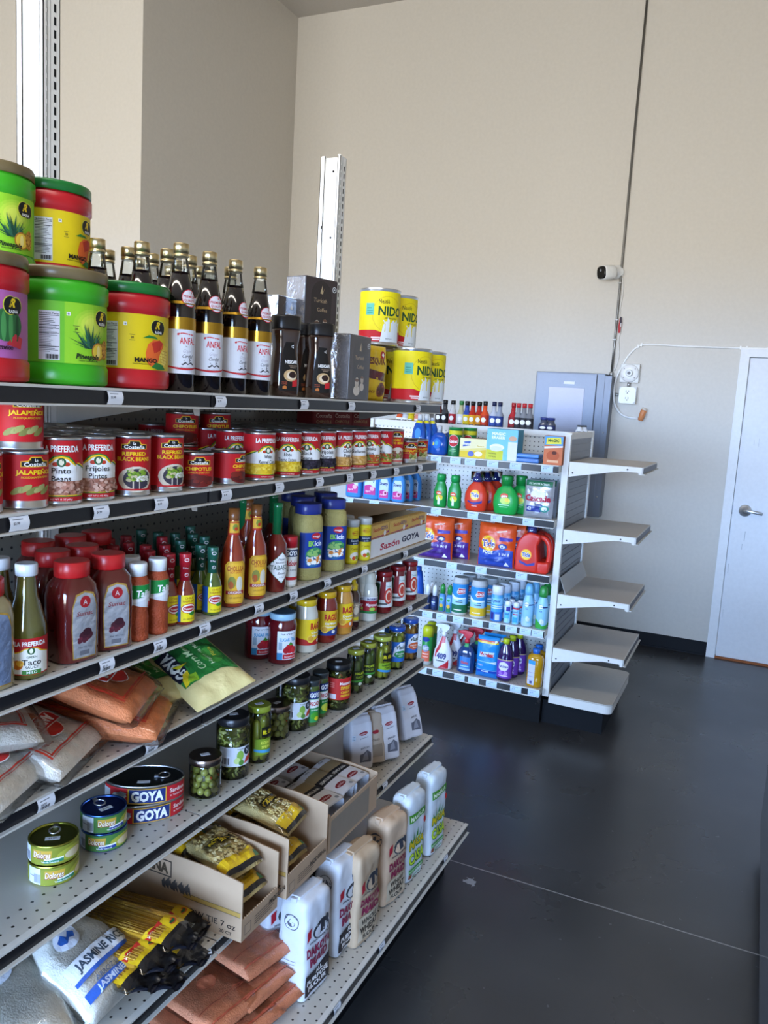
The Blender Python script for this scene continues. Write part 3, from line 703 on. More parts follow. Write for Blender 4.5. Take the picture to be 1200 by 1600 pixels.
# ---- label faces shared by jars and bottles
def nutrition(x, y, w, h, seed=0):
    rd = random.Random(seed); s = [('r', x, y, x + w, y + h, '#d9d9de'), ('t', 'Nutrition Facts', x + w / 2, y + h - 4, 3.4, '#222', {'w': w * .9, 'b': .02}), ('r', x + 1, y + h - 8, x + w - 1, y + h - 7, '#222')]
    yy = y + h - 11
    while yy > y + 12:
        s.append(('r', x + 1.5, yy, x + w * rd.uniform(.5, .93), yy + 1.0, '#77757d')); yy -= 2.6
        if rd.random() < .15: s.append(('r', x + 1, yy + .8, x + w - 1, yy + 1.7, '#222'))
    for k in range(14): s.append(('r', x + w * .35 + k * w * .042, y + 1.5, x + w * .35 + k * w * .042 + (.5 + .5 * (k % 3)), y + 9, '#222'))
    return s
def drink_tub(fruit, body, lidc, labc, seed):
    r, h = .0745, .190; q = r + .0003
    b = G('plastic', body)
    b.lathe([(r - .006, 0), (r + .002, .004), (r + .003, .010), (r + .003, .03), (r, .034), (r, .136), (r + .003, .140), (r + .003, .165), (r - .002, .168), (r - .002, .178)], 56)
    ld = G('plastic', lidc); ld.lathe([(r + .001, .170), (r + .002, .171), (r + .002, .185), (r, .189), (r - .006, .190), (r - .008, .188), (.001, .188)], 56)
    l = G('paper', labc); l.lathe([(q, .036), (q, .134)], 56, cap=False)
    sh = nutrition(-78, 40, 33, 78, seed)
    sh += [('r', -35, 112, -29, 118, '#e8e8e0'), ('r', -33.5, 113.5, -30.5, 116.5, '#888'), ('t', '20', -20, 92, 4, '#222', {'b': .02}), ('r', -25, 96.5, -15, 97.2, '#333'), ('r', -25, 86.5, -15, 87.2, '#333')]
    fx = 30
    if fruit == 'Pineapple':
        sh[0:0] = [('r', -38, 36, 62, 134, '#8fcb2b')] + [('e', 10, 100, 34 - 6 * k, 26 - 4.5 * k, ['#a2d038', '#b4d640', '#c6dc4a', '#d3e055'][k]) for k in range(4)]
        rd = random.Random(3)
        for k in range(26):
            a = R(rd.uniform(25, 165)); L_ = rd.uniform(22, 44); cx, cy = 6 + rd.uniform(-9, 9), 62; sh.append(('p', [(cx - 3, cy), (cx + 3, cy), (cx + L_ * math.cos(a) * .9, cy + L_ * math.sin(a))], rd.choice(['#1d4b38', '#2b6249', '#173f30', '#3b7a58'])))
        sh += [('e', 22, 58, 15, 15, '#b8782a'), ('e', 22, 58, 12.5, 12.5, '#e9c640'), ('e', 22, 58, 4, 10, '#f4e088'), ('e', 40, 62, 9, 17, '#c88e34')]
        sh += blobs(32, 48, 46, 76, 20, 1.8, ['#9c6420', '#dcaa4c'], 5)
        sh += [('t', 'Pineapple', 1, 49, 8.2, '#14231c', {'b': .03, 'sk': .2, 'w': 42}), ('t', 'Imitation Powdered Drink Mix', 2, 42, 2.7, '#20341c', {'w': 36})]
    elif fruit == 'MANGO':
        sh += [('p', [(6, 50), (4, 66), (9, 82), (20, 90), (36, 90), (46, 84), (40, 62), (26, 44), (14, 42)], '#e2662a'), ('p', [(16, 84), (34, 91), (44, 86), (36, 72), (22, 66)], '#c63324'), ('p', [(30, 44), (36, 66), (48, 82), (60, 80), (64, 58), (54, 42)], '#ecc93c'), ('e', 48, 60, 12, 14, '#f3dc6c')]
        for k in range(5): sh.append(('p', [(36 + 5 * k, 50), (37 + 5 * k, 50), (41 + 5 * k, 74), (40 + 5 * k, 74)], '#caa028')); sh.append(('p', [(36, 52 + 5 * k), (60, 46 + 6 * k), (60, 47 + 6 * k), (36, 53 + 5 * k)], '#caa028'))
        sh += [('p', [(-2, 92), (10, 98), (24, 96), (30, 92), (16, 93)], '#2c7a34'), ('p', [(16, 41), (26, 50), (44, 46), (52, 38), (30, 37)], '#2b7a33')]
        sh += [('t', 'MANGO', 6, 53, 7.8, '#121212', {'b': .045, 'w': 44}), ('t', 'Imitation Powdered Drink Mix', -2, 46, 2.6, '#40300e', {'w': 34})]
    else:
        sh += [('e', 20, 84, 28, 24, '#2f6a38'), ('e', 14, 82, 4, 22, '#4d9450'), ('e', 26, 82, 4, 23, '#4d9450'), ('e', 38, 80, 3.5, 19, '#1d4a28'), ('p', [(18, 56), (46, 50), (50, 66), (34, 72)], '#c8303c'), ('t', 'Watermelon', 8, 52, 7.2, '#181018', {'b': .03, 'sk': .2, 'w': 44})]
    sh += [('e', fx - 5, 113, 12.5, 14, '#d8d84a'), ('e', fx + 6, 113, 12, 13, '#d8d84a'), ('e', fx - 4, 113, 11.8, 13, '#151515'), ('e', fx + 6, 112, 11, 12.3, '#151515'),
           ('t', 'R', fx + 1, 117, 12, '#f0d020', {'b': .05, 'sk': .4, 'w': 11}), ('t', 'RASNA', fx + 1, 104.5, 4.6, '#f4f4f4', {'b': .03, 'w': 17})]
    put_print(l, sh, cyl([(q, .036), (q, .134)]), su=.006)
    return product('drink_mix_tub', 'tub', [('body', b), ('lid', ld), ('label', l)])
def cordial():
    r, h = .0305, .28
    pr = [(r - .004, 0), (r, .004), (r, .155), (r - .001, .165), (.0172, .228)]
    b = G('liquid', '#0c0508'); b.lathe(pr + [(.001, .2285)], 36, cap=False)
    n_ = G('glass', '#ffffff'); n_.lathe([(.0178, .226), (.0135, .252), (.0128, .256), (.0128, .262)], 28, cap=False)
    c = G('metal', '#cdb98c'); c.lathe([(.0148, .256), (.0148, .260), (.0138, .2605), (.0138, .2625), (.0150, .263), (.0150, .280), (.014, .2815), (.001, .2815)], 28)
    rf = cyl(pr); l = G('paper', '#dadbe0'); q = r + .0004
    l.lathe([('#b28a30', 'metal'), (q, .118), (q, .141)], 36, cap=False); l.lathe([(q, .034), '#d9dae0', (q, .118)], 36, cap=False)
    l.lathe([('#b28a30', 'metal'), (q - .0002, .166), (q - .0045, .1755)], 36, cap=False); l.lathe(['#dfe0e4', (q - .0045, .1755), (q - .0075, .182), '#c02430', (q - .0095, .1865), '#dfe0e4', (q - .0115, .191), ('#b28a30', 'metal'), (q - .013, .194)], 36, cap=False)
    sh = [('t', 'ANFAL', 6, 97, 13, '#c81f28', {'b': .02, 'w': 34}), ('p', [(-14, 108), (-6, 110), (16, 108), (20, 109.5), (-5, 112), (-14, 110.5)], '#c9252c'), ('e', -14, 108.5, 2.2, 2.2, '#c9252c'), ('t', 'TM', 2, 86, 2.2, '#666'),
          ('t', 'Vimto', 5, 78, 7, '#b9babd', {'sk': .4, 'w': 18}) if False else ('t', 'Grape', 5, 78, 7, '#bcb8c4', {'sk': .4, 'w': 18}), ('t', 'Cordial', 6, 68, 7, '#4a4850', {'sk': .35, 'w': 22}),
          ('p', [(-8, 52), (-4, 50), (2, 54), (6, 51), (12, 54), (18, 51), (20, 53), (13, 57), (6, 53), (1, 57), (-4, 53)], '#35343a'), ('e', -2, 59, .9, .9, '#35343a'), ('e', 12, 60, .9, .9, '#35343a'), ('p', [(9, 56), (10.5, 56), (10.5, 64), (9, 64)], '#35343a'),
          ('t', '24 fl oz (710 ml)', 2, 46, 2.2, '#777', {'w': 22})]
    sh += [('p', [(-44 + 4 * k, 46 - 7 * math.cos((k - 11) / 11 * 1.4) + 6) for k in range(23)] + [(44 - 4 * k, 44 - 9 * math.cos((11 - k) / 11 * 1.4) + 6) for k in range(23)], '#c3222c')]
    for k in range(13):
        a = k * math.pi / 6
    sh += [('e', 9, 178, 17, 17, '#c02430'), ('e', 9, 178, 15.5, 15.5, '#d7d4da'), ('t', 'PREMIUM', 9, 181, 5, '#b32b38', {'w': 26, 'b': .02}), ('t', 'QUALITY', 9, 173.5, 5, '#b32b38', {'w': 24, 'b': .02})]
    put_print(l, sh, rf, su=.004, sv=.006)
    return product('cordial_bottle', 'bottle', [('body', b), ('neck', n_), ('cap', c), ('label', l)])
def coffee_jar():
    b = G('liquid', '#35221b'); pr = [(.03, 0), (.034, .004), (.0355, .03), (.034, .062), (.030, .100), (.0295, .118), (.033, .140), (.0345, .152), (.033, .160)]
    b.lathe(pr, 36, e=2.8, sx=1.0, sy=.85)
    c = G('plastic', '#131214'); c.lathe([(.035, .158), (.0355, .160), (.0345, .186), (.032, .190), (.001, .190)], 36, e=2.6, sx=1.0, sy=.86)
    l = G('gloss', '#15110f'); mp = cyl(pr, 2.8, 1, .85)
    sh = [('p', [(-24, 14), (26, 14), (26, 70), (20, 92), (12, 128), (-8, 128), (-14, 110), (-18, 84), (-24, 60)], '#171310'), ('t', 'NESCAFE', 8, 82, 7.4, '#f1f1f0', {'b': .035, 'w': 34}), ('t', 'TASTER\'S CHOICE', 12, 73, 2.6, '#b89c84', {'w': 24}), ('t', 'ESPRESSO', 12, 69, 2.4, '#b89c84', {'w': 16}),
          ('e', 6, 50, 18, 14, '#c9a878'), ('e', 8, 50, 13, 10, '#e0cdb0'), ('e', 11, 52, 10, 8, '#2b1712'), ('p', [(10, 24), (26, 26), (26, 42), (10, 38)], '#b81f24'), ('p', [(4, 118), (12, 122), (12, 119.5), (7, 118), (12, 116.5), (12, 114)], '#f0f0f0'),
          ('t', '100% PURE', -10, 34, 2.6, '#ba5a3a', {'w': 14}), ('t', 'COFFEE', -10, 30, 2.6, '#ba5a3a', {'w': 14}), ('p', [(-14, 18), (-4, 18), (-4, 24), (-8, 26), (-14, 24)], '#c87838')]
    put_print(l, sh, mp, su=.004, sv=.006)
    return product('coffee_jar', 'jar', [('body', b), ('lid', c), ('label', l)])
def milk_can():
    r, h = .0655, .176; q = r - .0004; Y_ = '#e8d413'
    band = [('#bf1820', 'paper'), (q, .010), (q, .045), (Y_, 'paper'), (q, h - .010)]
    sh = [('p', [(-90, 44), (-60, 50), (-30, 46), (-10, 40), (20, 30), (60, 44), (100, 46), (100, 60), (-90, 60)], Y_), ('e', 12, 96, 52, 56, '#cdae14'), ('e', 12, 96, 50.5, 54.5, Y_),
          ('p', [(-12, 10), (62, 10), (58, 60), (64, 76), (54, 70), (50, 84), (40, 72), (34, 80), (24, 70), (12, 86), (10, 72), (-4, 78), (2, 66), (-12, 64), (-4, 54)], '#dfe4e6'),
          ('t', 'Nestl\u00e9', -2, 135, 13, '#39331c', {'w': 36, 'b': .015}), ('t', 'NIDO', 24, 106, 28, '#134a2c', {'w': 88, 'b': .03}), ('t', 'DRY WHOLE MILK', 24, 84, 5.5, '#2a4a2a', {'w': 46}),
          ('r', -62, 92, -34, 128, '#62b8a4'), ('r', -58, 98, -38, 100, '#2b7a6a'), ('r', -58, 104, -38, 106, '#2b7a6a'), ('r', -58, 112, -42, 114, '#2b7a6a'),
          ('r', -40, 20, -6, 24, '#f0dede'), ('r', -36, 14, -12, 18, '#f0dede'), ('t', 'NET WT 12.6 OZ', 18, 20, 4, '#444', {'w': 22})]
    return product('milk_powder_can', 'can', tin(r, h, band, sh, ribs=False, top='#d8d8d8', base='#d6d6d8', step=.006))
def coffee_box(w, d, h, name='foil_wrapped_box'):
    b = G('plastic', '#302a2a'); b.box(-w / 2, -d / 2, 0, w / 2, d / 2, h, bev=.002)
    f = G('foilbright', '#e6e5ea'); f.box(-w / 2 - .0012, -d / 2 + .002, .002, -w / 2, d / 2 - .002, h - .002); f.box(-w / 2 + .002, -d / 2 + .002, h, w / 2 - .002, d / 2 - .002, h + .0008)
    l = G('gloss', '#2d2626'); k = h * 1000
    sh = [('r', -w * 495, 2, w * 495, k - 2, '#3a3031'), ('e', 0, k * .72, w * 330, k * .24, '#2a2324'), ('p', [(-w * 320, 4), (w * 320, 4), (w * 320, k * .72), (-w * 320, k * .72)], '#2a2324'),
          ('t', 'Turkish', -4, k * .66, 11, '#a38a6a', {'w': w * 420, 'sk': .1}), ('t', 'Coffee', 4, k * .52, 10, '#a38a6a', {'w': w * 320, 'sk': .1}), ('p', [(-6, k * .77), (2, k * .9), (3, k * .78), (10, k * .86), (4, k * .76)], '#b59d78'),
          ('e', -14, k * .15, 19, 14, '#cdbfae'), ('e', -14, k * .27, 12, 15, '#c0b09c'), ('e', -14, k * .31, 12, 4.5, '#6b4a36'), ('e', 17, k * .21, 13, 11, '#bfb09e'), ('e', 17, k * .32, 9, 11, '#b5a592'), ('e', 17, k * .36, 9, 3.5, '#6b4a36'),
          ('e', w * 400, k * .86, 8, 8, '#d8d8d8'), ('e', w * 400, k * .86, 6, 6, '#3a3a3a'), ('p', [(w * 400 - 3, k * .86 - 3), (w * 400 + 3, k * .86 - 1), (w * 400, k * .86 + 4)], '#d8d8d8')]
    put_print(l, sh, flat(-d / 2), mat='gloss')
    return product(name, 'box', [('carton', b), ('foil_wrap', f), ('print', l)])
# ---- bags
def pillow(w, h, t, nx=22, ny=26, mat='bag', col='#ddd', crimp=.012, seed=1, wr=.0015, puff=3.0, bottom=.0, top_tail=0.0):
    """standing pillow bag, x across, z up, front toward -Y; returns mesh and print mapping"""
    def S(u, v, side, off=0):
        a = max(-1, min(1, 2 * u / w)); c = max(0, min(1, v / h)); cz = 2 * c - 1
        pf = (1 - abs(a) ** puff) ** .5 * (1 - abs(cz) ** (puff + 1)) ** .5
        ww = 1 - .06 * (1 - abs(cz) ** 4) * 0
        n = noise.noise(Vector((u * 30, v * 30, seed * 7.1 + side))) * wr * 3 + noise.noise(Vector((u * 75, v * 55, seed * 3.1))) * wr
        y = -side * (t / 2 * pf) + n * (.35 + pf)
        return Vector((u * (1 - .05 * pf), y - off * side, v))
    g = G(mat, col)
    for side in (1, -1):
        o = len(g.v)
        for j in range(ny + 1):
            for i in range(nx + 1): g.v.append(tuple(S(-w / 2 + w * i / nx, h * j / ny, side)))
        for j in range(ny):
            for i in range(nx):
                q = [o + j * (nx + 1) + i, o + j * (nx + 1) + i + 1, o + (j + 1) * (nx + 1) + i + 1, o + (j + 1) * (nx + 1) + i]
                g.face(q if side == 1 else q[::-1], sm=True)
    return g, (lambda u, v, off: tuple(S(u, v, 1, off + .0003)))
def pill_bag(name, w, h, t, col, shapes, mat='bag', seed=1, cat='bag', wr=.0015, filler=None, lm='bag', st=.008, extra=None):
    g, mp = pillow(w, h, t, mat=mat, col=col, seed=seed, wr=wr)
    parts = [('bag', g)]
    if filler: parts.append(('contents', filler))
    if shapes:
        l = G(lm, '#fff'); put_print(l, shapes, mp, su=st, sv=st, base=.0011, mat=lm, dz=.00014); parts.append(('label', l))
    if extra: parts += extra(mp)
    return product(name, cat, parts)
def lie(px, py, pz, head, lean=0, roll=0):
    """rotation for a bag lying on its back: print up, its top pointing to world heading 'head' deg, lean = raise of top end"""
    return (Matrix.Rotation(R(head), 4, 'Z') @ Matrix.Rotation(R(-lean), 4, 'Y') @ Matrix.Rotation(R(roll), 4, 'X') @ Matrix(((0, 0, 1, 0), (-1, 0, 0, 0), (0, -1, 0, 0), (0, 0, 0, 1)))).to_euler()
def brick(w, d, h, col, shapes, name='flour_bag', cat='bag', seed=1, amp=.0022, topc=None, side=None, lm='paper', fold=True):
    e = 7; pr = [(.485, .0), (.5, .006), (.505, h * .3), (.5, h * .6), (.492, h * .86), (.47, h * .95), (.40, h * .985), (.2, h)]
    pp = []
    for i in range(len(pr) - 1):
        n = 10 if pr[i + 1][1] - pr[i][1] > .03 else 2
        for k in range(n): pp.append((pr[i][0] + (pr[i + 1][0] - pr[i][0]) * k / n, pr[i][1] + (pr[i + 1][1] - pr[i][1]) * k / n))
    pp.append(pr[-1]); pp.append((.001, h))
    cr = crumple(amp, 17, seed)
    g = G(lm, col); g.lathe(pp, 80, e=e, sx=w, sy=d, cap=False)
    if fold:
        g.box(-w * .40, -.014, h - .004, w * .40, .016, h + .005, bev=.002)
        g.box(-w * .48, -d * .1, h - .012, -w * .38, d * .1, h + .002, bev=.002); g.box(w * .38, -d * .1, h - .012, w * .48, d * .1, h + .002, bev=.002)
    g.warp(cr); mp0 = cyl(pp, e, w, d); l = G(lm, col)
    mp = lambda u, v, off: tuple(cr(Vector(mp0(u, v, off + .0022))))
    put_print(l, shapes, mp, su=.006, sv=.010, dz=.00016)
    if side:
        def mps(u, v, off):
            p = mp0(0, v, 0); rr = prof_r(pp)(v); return tuple(cr(Vector((-(rr * w) - off - .0008, -u, v))))
        put_print(l, side, mps, su=.01, sv=.012)
    return product(name, cat, [('bag', g), ('label', l)])
# ---- generic bottle / jar
def bottle(name, cat, pr, lidpr, shapes, mat='liquid', col='#7a2a18', lidcol='#eee', lidmat='plastic', e=2, sx=1, sy=1, lm='paper', lab=None, n=32, extra=(), fl=False, le=None, step=.004, crm=None):
    b = G(mat, col); b.lathe(pr, n, e=e, sx=sx, sy=sy)
    parts = [('body', b)]
    if lidpr:
        c = G(lidmat, lidcol); c.lathe(lidpr, 24 if n < 40 else n, e=le or 2, sx=sx if le else 1, sy=sy if le else 1); parts.append(('lid', c))
    l = G(lm, '#fff')
    if lab:
        for bd in lab: l.lathe(bd, n, e=e, sx=sx, sy=sy, cap=False)
    if shapes: put_print(l, shapes, cyl(pr, e, sx, sy), su=step, sv=step * 2, base=.0006, mat=lm)
    parts.append(('label', l))
    for x in extra: parts.append(x)
    return product(name, cat, parts)
def up(pr, d): return [(p[0] + d, p[1]) if not isinstance(p[0], str) and not isinstance(p, str) else p for p in pr]
def jar_of(name, pr, lidpr, lidcol, fill, shapes, liquid='#5b5a1a', lidmat='plastic', lab=None, n=32, e=2, lm='paper', sticker=True):
    """clear glass jar with real contents"""
    gl = G('glass', '#fff'); gl.lathe(pr, n, cap=True, e=e)
    c = G(lidmat, lidcol); c.lathe(lidpr, n)
    parts = [('glass', gl), ('lid', c), ('contents', fill)]
    l = G(lm, '#fff')
    if lab:
        for bd in lab: l.lathe(bd, n, cap=False)
    if shapes: put_print(l, shapes, cyl(pr), su=.004, sv=.01, base=.0006, mat=lm)
    parts.append(('label', l))
    if sticker:
        zt = max(p[1] for p in lidpr if not isinstance(p, str) and not isinstance(p[0], str)); st = G('paper', '#cfd0d4').box(-.011, -.006, zt, .009, .006, zt + .0006); parts.append(('price_sticker', st, 'lid'))
    return product(name, 'jar', parts)
def fill_balls(r, h, br, cols, z0=.004, seed=1, core='#4a4a18'):
    g = G('liquid', cols[0]); g.lathe([(r - br * 1.7, z0), (r - br * 1.7, h - br)], 20, mat='liquid')
    for i in range(len(g.c)): g.c[i] = core
    rd = random.Random(seed); z = z0 + br; k = 0
    while z < h - br * .6:
        m_ = int(2 * math.pi * (r - br - .001) / (br * 2.05))
        for i in range(m_):
            a = 2 * math.pi * (i + .5 * (k % 2)) / m_ + rd.uniform(-.08, .08); rr = r - br - .0015
            g.ball((rr * math.cos(a), rr * math.sin(a), z + rd.uniform(-.002, .002)), br * rd.uniform(.93, 1.0), rd.choice(cols), n=9)
            if rd.random() < .3: g.ball(((rr + br * .72) * math.cos(a + .1), (rr + br * .72) * math.sin(a + .1), z + .002), br * .34, '#b8461e', n=6)
        z += br * 1.75; k += 1
    return g
def fill_spears(r, h, br, cols, z0=.004, seed=1, core='#4b4c14'):
    g = G('liquid', cols[0]); g.lathe([(r - br * 1.6, z0), (r - br * 1.6, h - .004)], 16)
    for i in range(len(g.c)): g.c[i] = core
    rd = random.Random(seed); m_ = int(2 * math.pi * (r - br) / (br * 2.05))
    for i in range(m_):
        a = 2 * math.pi * i / m_; rr = r - br - .0015; x, y = rr * math.cos(a), rr * math.sin(a); t = h - rd.uniform(.004, .02)
        M_ = Matrix.Translation((x, y, 0)); c = rd.choice(cols)
        g.lathe([c, (br * .3, z0), (br * .8, z0 + .004), (br, z0 + .012), (br, t - .012), (br * .8, t - .004), (br * .3, t)], 9, M=M_)
    return g
def fill_bits(r, h, cols, n=130, z0=.004, seed=1, core='#3f4012', L_=.014, w=.0034):
    g = G('liquid', cols[0]); g.lathe([(r - .006, z0), (r - .006, h)], 20)
    for i in range(len(g.c)): g.c[i] = core
    rd = random.Random(seed)
    for i in range(n):
        a = rd.uniform(0, 2 * math.pi); z = rd.uniform(z0 + .006, h - .006); rr = r - w * 1.3 - .001
        M_ = Matrix.Translation((rr * math.cos(a), rr * math.sin(a), z)) @ Matrix.Rotation(a, 4, 'Z') @ Matrix.Rotation(rd.uniform(-1.2, 1.2) + 1.57, 4, 'X')
        g.ball((0, 0, 0), 1, rd.choice(cols), n=7, sc=(w * .8, w, L_ / 2), M=M_)
    return g

# ================================================================== goods on the long unit
def camdir(x, y): return math.degrees(math.atan2(-y, -x))
rnd = random.Random(11)
def row(proto, k, px, r, label, group=None, off=0, n=0, pitch=None, back=.0, dz=0, blab=None, bgroup=None, dy=.0, turn=None, bn=None):
    X = XF[k] - .005 - back - r; z = ZS[k] + dz + .0004
    y = sight_y(px, X, z + .03)
    o = use(proto, (X, y, z), (camdir(X, y) + off) if turn is None else turn, label, group)
    out = [o]
    for i in range(1, n + 1):
        x2 = X - i * (pitch or 2 * r + .003)
        if x2 - r < XB: break
        y2 = y + dy * i + rnd.uniform(-.0015, .0015)
        out.append(use(proto, (x2, y2, z), camdir(X, y) + off + rnd.uniform(-25, 25), blab or ('%s' % label), bgroup or ((blab or label)[:60])))
    return out
def stack_xy(proto, x, y, z, label, group=None, off=0, phi=None):
    return use(proto, (x, y, z), (camdir(x, y) + off) if phi is None else phi, label, group)

# --- top shelf: drink mix tubs
tubP = drink_tub('Pineapple', '#38a51c', '#6f6040', '#6fc02a', 1)
tubM = drink_tub('MANGO', '#b81722', '#0f6b28', '#e0c416', 2)
tubW = drink_tub('Watermelon', '#b81722', '#6f6040', '#b765a6', 3)
TG = 'powdered drink mix tubs on the top shelf'
rt = .0775
row(tubP, 1, 94, rt, 'green pineapple drink tub with a bronze lid, in the front row of the top shelf', TG, off=34)
row(tubM, 1, 198, rt, 'red mango drink tub with green lid in the front row, beside the dark cordial bottles', TG, off=22)
row(tubW, 1, -40, rt, 'red tub with a purple watermelon label, cut by the left edge', TG, off=20)
xb = XG - .005 - rt * 3 - .055
ya = sight_y(-16, xb, 1.88); yb = sight_y(78, xb, 1.88)
b1 = stack_xy(tubM, xb, ya, 1.6924, 'drink tub hidden under the upper green tub, back row', TG, 30)
b2 = stack_xy(tubP, xb, yb, 1.6924, 'drink tub hidden under the upper mango tub, back row', TG, 30)
stack_xy(tubP, xb, ya, 1.6924 + .1912, 'green pineapple drink tub stacked highest, cut by the left edge', TG, 26)
stack_xy(tubM, xb, yb, 1.6924 + .1912, 'red mango drink tub stacked on top, in front of the tall slotted post', TG, 38)
# --- cordial bottles
cb = cordial(); CG = 'dark grape cordial bottles'
for px, t_, o_ in ((279, 'first dark cordial bottle, next to the mango tub', 22), (323, 'second dark cordial bottle from the mango tub', 16), (363, 'third dark cordial bottle from the mango tub', 36), (401, 'last dark cordial bottle, next to the brown coffee jars', 24)):
    row(cb, 1, px, .0315, t_ + ', gold cap and white label', CG, off=o_)
y0_ = sight_y(279, XG - .036, 1.72)
for i, (dx, dy) in enumerate([(.15, -.085), (.15, .0), (.075, -.045), (.075, .03), (.15, .07), (.075, .10), (.15, .15), (.075, .17), (.15, .225), (.075, .245), (.225, .02), (.225, .12), (.225, .22)]):
    stack_xy(cb, XG - .036 - dx, y0_ + dy + .02, 1.6924, 'dark cordial bottle in the rows behind, only cap and neck showing', 'cordial bottles in the back rows', 10)
# --- coffee jars, boxes
cj = coffee_jar(); JG = 'instant coffee jars'
row(cj, 1, 443, .033, 'brown coffee jar with a black lid, nearest the cordial bottles', JG, off=22)
row(cj, 1, 497, .033, 'brown coffee jar with a black lid, nearest the foil boxes', JG, off=14)
row(cj, 1, 474, .033, 'brown coffee jar between and slightly behind two others', JG, off=20, back=.05)
bx = coffee_box(.125, .075, .175); bG = 'foil wrapped coffee boxes'
XT = XG - .006
def boxat(proto, x, y, z, phi, label, group): return use(proto, (x, y, z), phi, label, group)
yq = sight_y(561, XT, 1.75)
boxat(bx, XT - .0375, yq, 1.6924, 0, 'dark foil wrapped coffee box with cups, standing at the shelf edge', bG)
boxat(bx, XT - .150, yq - .055, 1.6929, -8, 'foil wrapped box hidden below the upper coffee box', bG).scale = (1, 1, .84)
boxat(bx, XT - .150, yq - .020, 1.6929 + .149, -14, 'dark foil wrapped coffee box stacked on top, in front of the white post', bG)
bx2 = coffee_box(.115, .075, .13)
boxat(bx2, XT - .20, sight_y(437, XT - .20, 1.9), 1.6924 + .1325, -4, 'small foil wrapped box behind the coffee jars, dark side turned away', 'small foil boxes')
boxat(bx2, XT - .20, sight_y(437, XT - .20, 1.9), 1.6928, -4, 'lower small foil wrapped box behind the coffee jars', 'small foil boxes')
# chocolate drink pouches
choc = [('p', [(-56, 8), (56, 8), (56, 150), (-56, 150)], '#e0bb12'), ('p', [(-56, 70), (56, 58), (56, 84), (-56, 98)], '#5c2430'), ('t', 'NESQUIK', 0, 120, 20, '#6a2a28', {'w': 92, 'b': .04}), ('e', 36, 138, 12, 12, '#b01f2c'), ('p', [(30, 138), (36, 130), (42, 138), (36, 146)], '#eee'), ('e', 30, 34, 22, 22, '#7a3a22'), ('e', 30, 34, 16, 16, '#4c2216'), ('t', 'Choco', -20, 30, 12, '#7a2a20', {'w': 42})]
pch = pill_bag('drink_powder_pouch', .13, .165, .05, '#dcb714', choc, seed=4, cat='pouch', lm='bag')
pg_ = 'yellow chocolate powder pouches'
yp = sight_y(588, XT - .06, 1.76)
boxat(pch, XT - .075, yp - .02, 1.6928, -18, 'yellow chocolate powder pouch behind the front coffee box, standing on the shelf', pg_)
boxat(pch, XT - .16, yp - .03, 1.6928, -18, 'yellow pouch hidden behind another yellow pouch', pg_)
mk_ = milk_can(); MG = 'yellow milk powder cans'
for x, y, lv, lab, o_ in ((-1.070, 2.485, 0, 'yellow milk powder can at the shelf edge, bottom left of the four in view', 34), (-1.072, 2.619, 0, 'yellow milk powder can at the far end of the top shelf, bottom row', 26),
        (-1.205, 2.405, 0, 'yellow milk powder can in the back row, carrying an upper can', 20), (-1.197, 2.557, 0, 'yellow milk powder can in the back row near the shelf end, carrying an upper can', 20),
        (-1.160, 2.405, 1, 'upper yellow milk powder can, nearest the white post', 14), (-1.165, 2.560, 1, 'upper yellow milk powder can, farther from the white post', 30)):
    stack_xy(mk_, x, y, 1.6924 + .1768 * lv, lab, MG, o_)

# --- second shelf: tins
GRNS = ['#6a7a3a', '#8a8a4e', '#747a3c']
OL = ['#8a8c4a', '#9c9a58', '#7c7c40', '#a3a064']
jal = costena_tin(.092, .0375, ['JALAPE\u00d1OS'], 'PICKLED JALAPE\u00d1O PEPPERS', [('r', -34, 15, 34, 44, '#8c3a2a')][:0] + jalap(18, 42, OL), 7.4)
refr = costena_tin(.112, .0375, ['REFRIED', 'BLACK BEANS'], None, [('e', 4, 32, 33, 24, '#d9cdb8'), ('e', 7, 33, 27, 19, '#3d3542')] + blobs(-12, 30, 20, 50, 70, 2.6, ['#7fa02c', '#a9c048', '#5e8424', '#c5b890'], 3) + blobs(4, 30, 26, 38, 45, 1.5, ['#e8e6da', '#d8d6c2'], 8) + [('r', -30, 12, 36, 15, '#bf1820')], 6.3)
chip = costena_tin(.074, .0375, ['CHIPOTLES'], 'PEPPERS IN ADOBO SAUCE', [('e', 0, 16, 34, 13, '#6c1c18')] + blobs(-26, 12, 26, 25, 26, 5, ['#7a2418', '#541712', '#8a3020', '#64201a'], 2, 1.8), 6.6)
slic = costena_tin(.074, .034, ['SLICED JALAPE\u00d1OS'], 'NACHO SLICES', [('p', [(-8, 14), (30, 14), (30, 36), (12, 30)], '#e4dcc6')] + blobs(-4, 15, 28, 30, 26, 3.6, ['#7b7e34', '#a3a056', '#5f6426', '#c9c488'], 6), 3.9)
pinw = costena_tin(.112, .0375, ['WHOLE', 'PINTO BEANS'], None, [('e', 6, 32, 33, 24, '#d9cdb8')] + blobs(-14, 22, 30, 44, 60, 3, ['#8a4a3a', '#a06a52', '#7c8a3c'], 6) + [('r', -30, 12, 36, 15, '#bf1820')], 5.6)
PB, BB, KB, CB = ['#b5806c', '#c79a86', '#9c6450', '#d4ac98'], ['#2b2530', '#3c3442', '#1e1a24'], ['#e6c22a', '#d8ae1c', '#f0d452'], ['#d9a860', '#c99448', '#e6bc7c']
VB = ['#c2522a', '#5f8a34', '#d8c890', '#d88a3a', '#8aa848']
pin1 = bean_tin('a', ['Pinto', 'Beans'], PB, 6); pin2 = bean_tin('ab', ['Frijoles', 'Pintos'], PB, 5.2)
ker1 = bean_tin('abc', ['White', 'Kernel Corn'], KB, 4); elo = bean_tin('abcd', ['Elote', 'Tierno Entero'], KB, 3.7)
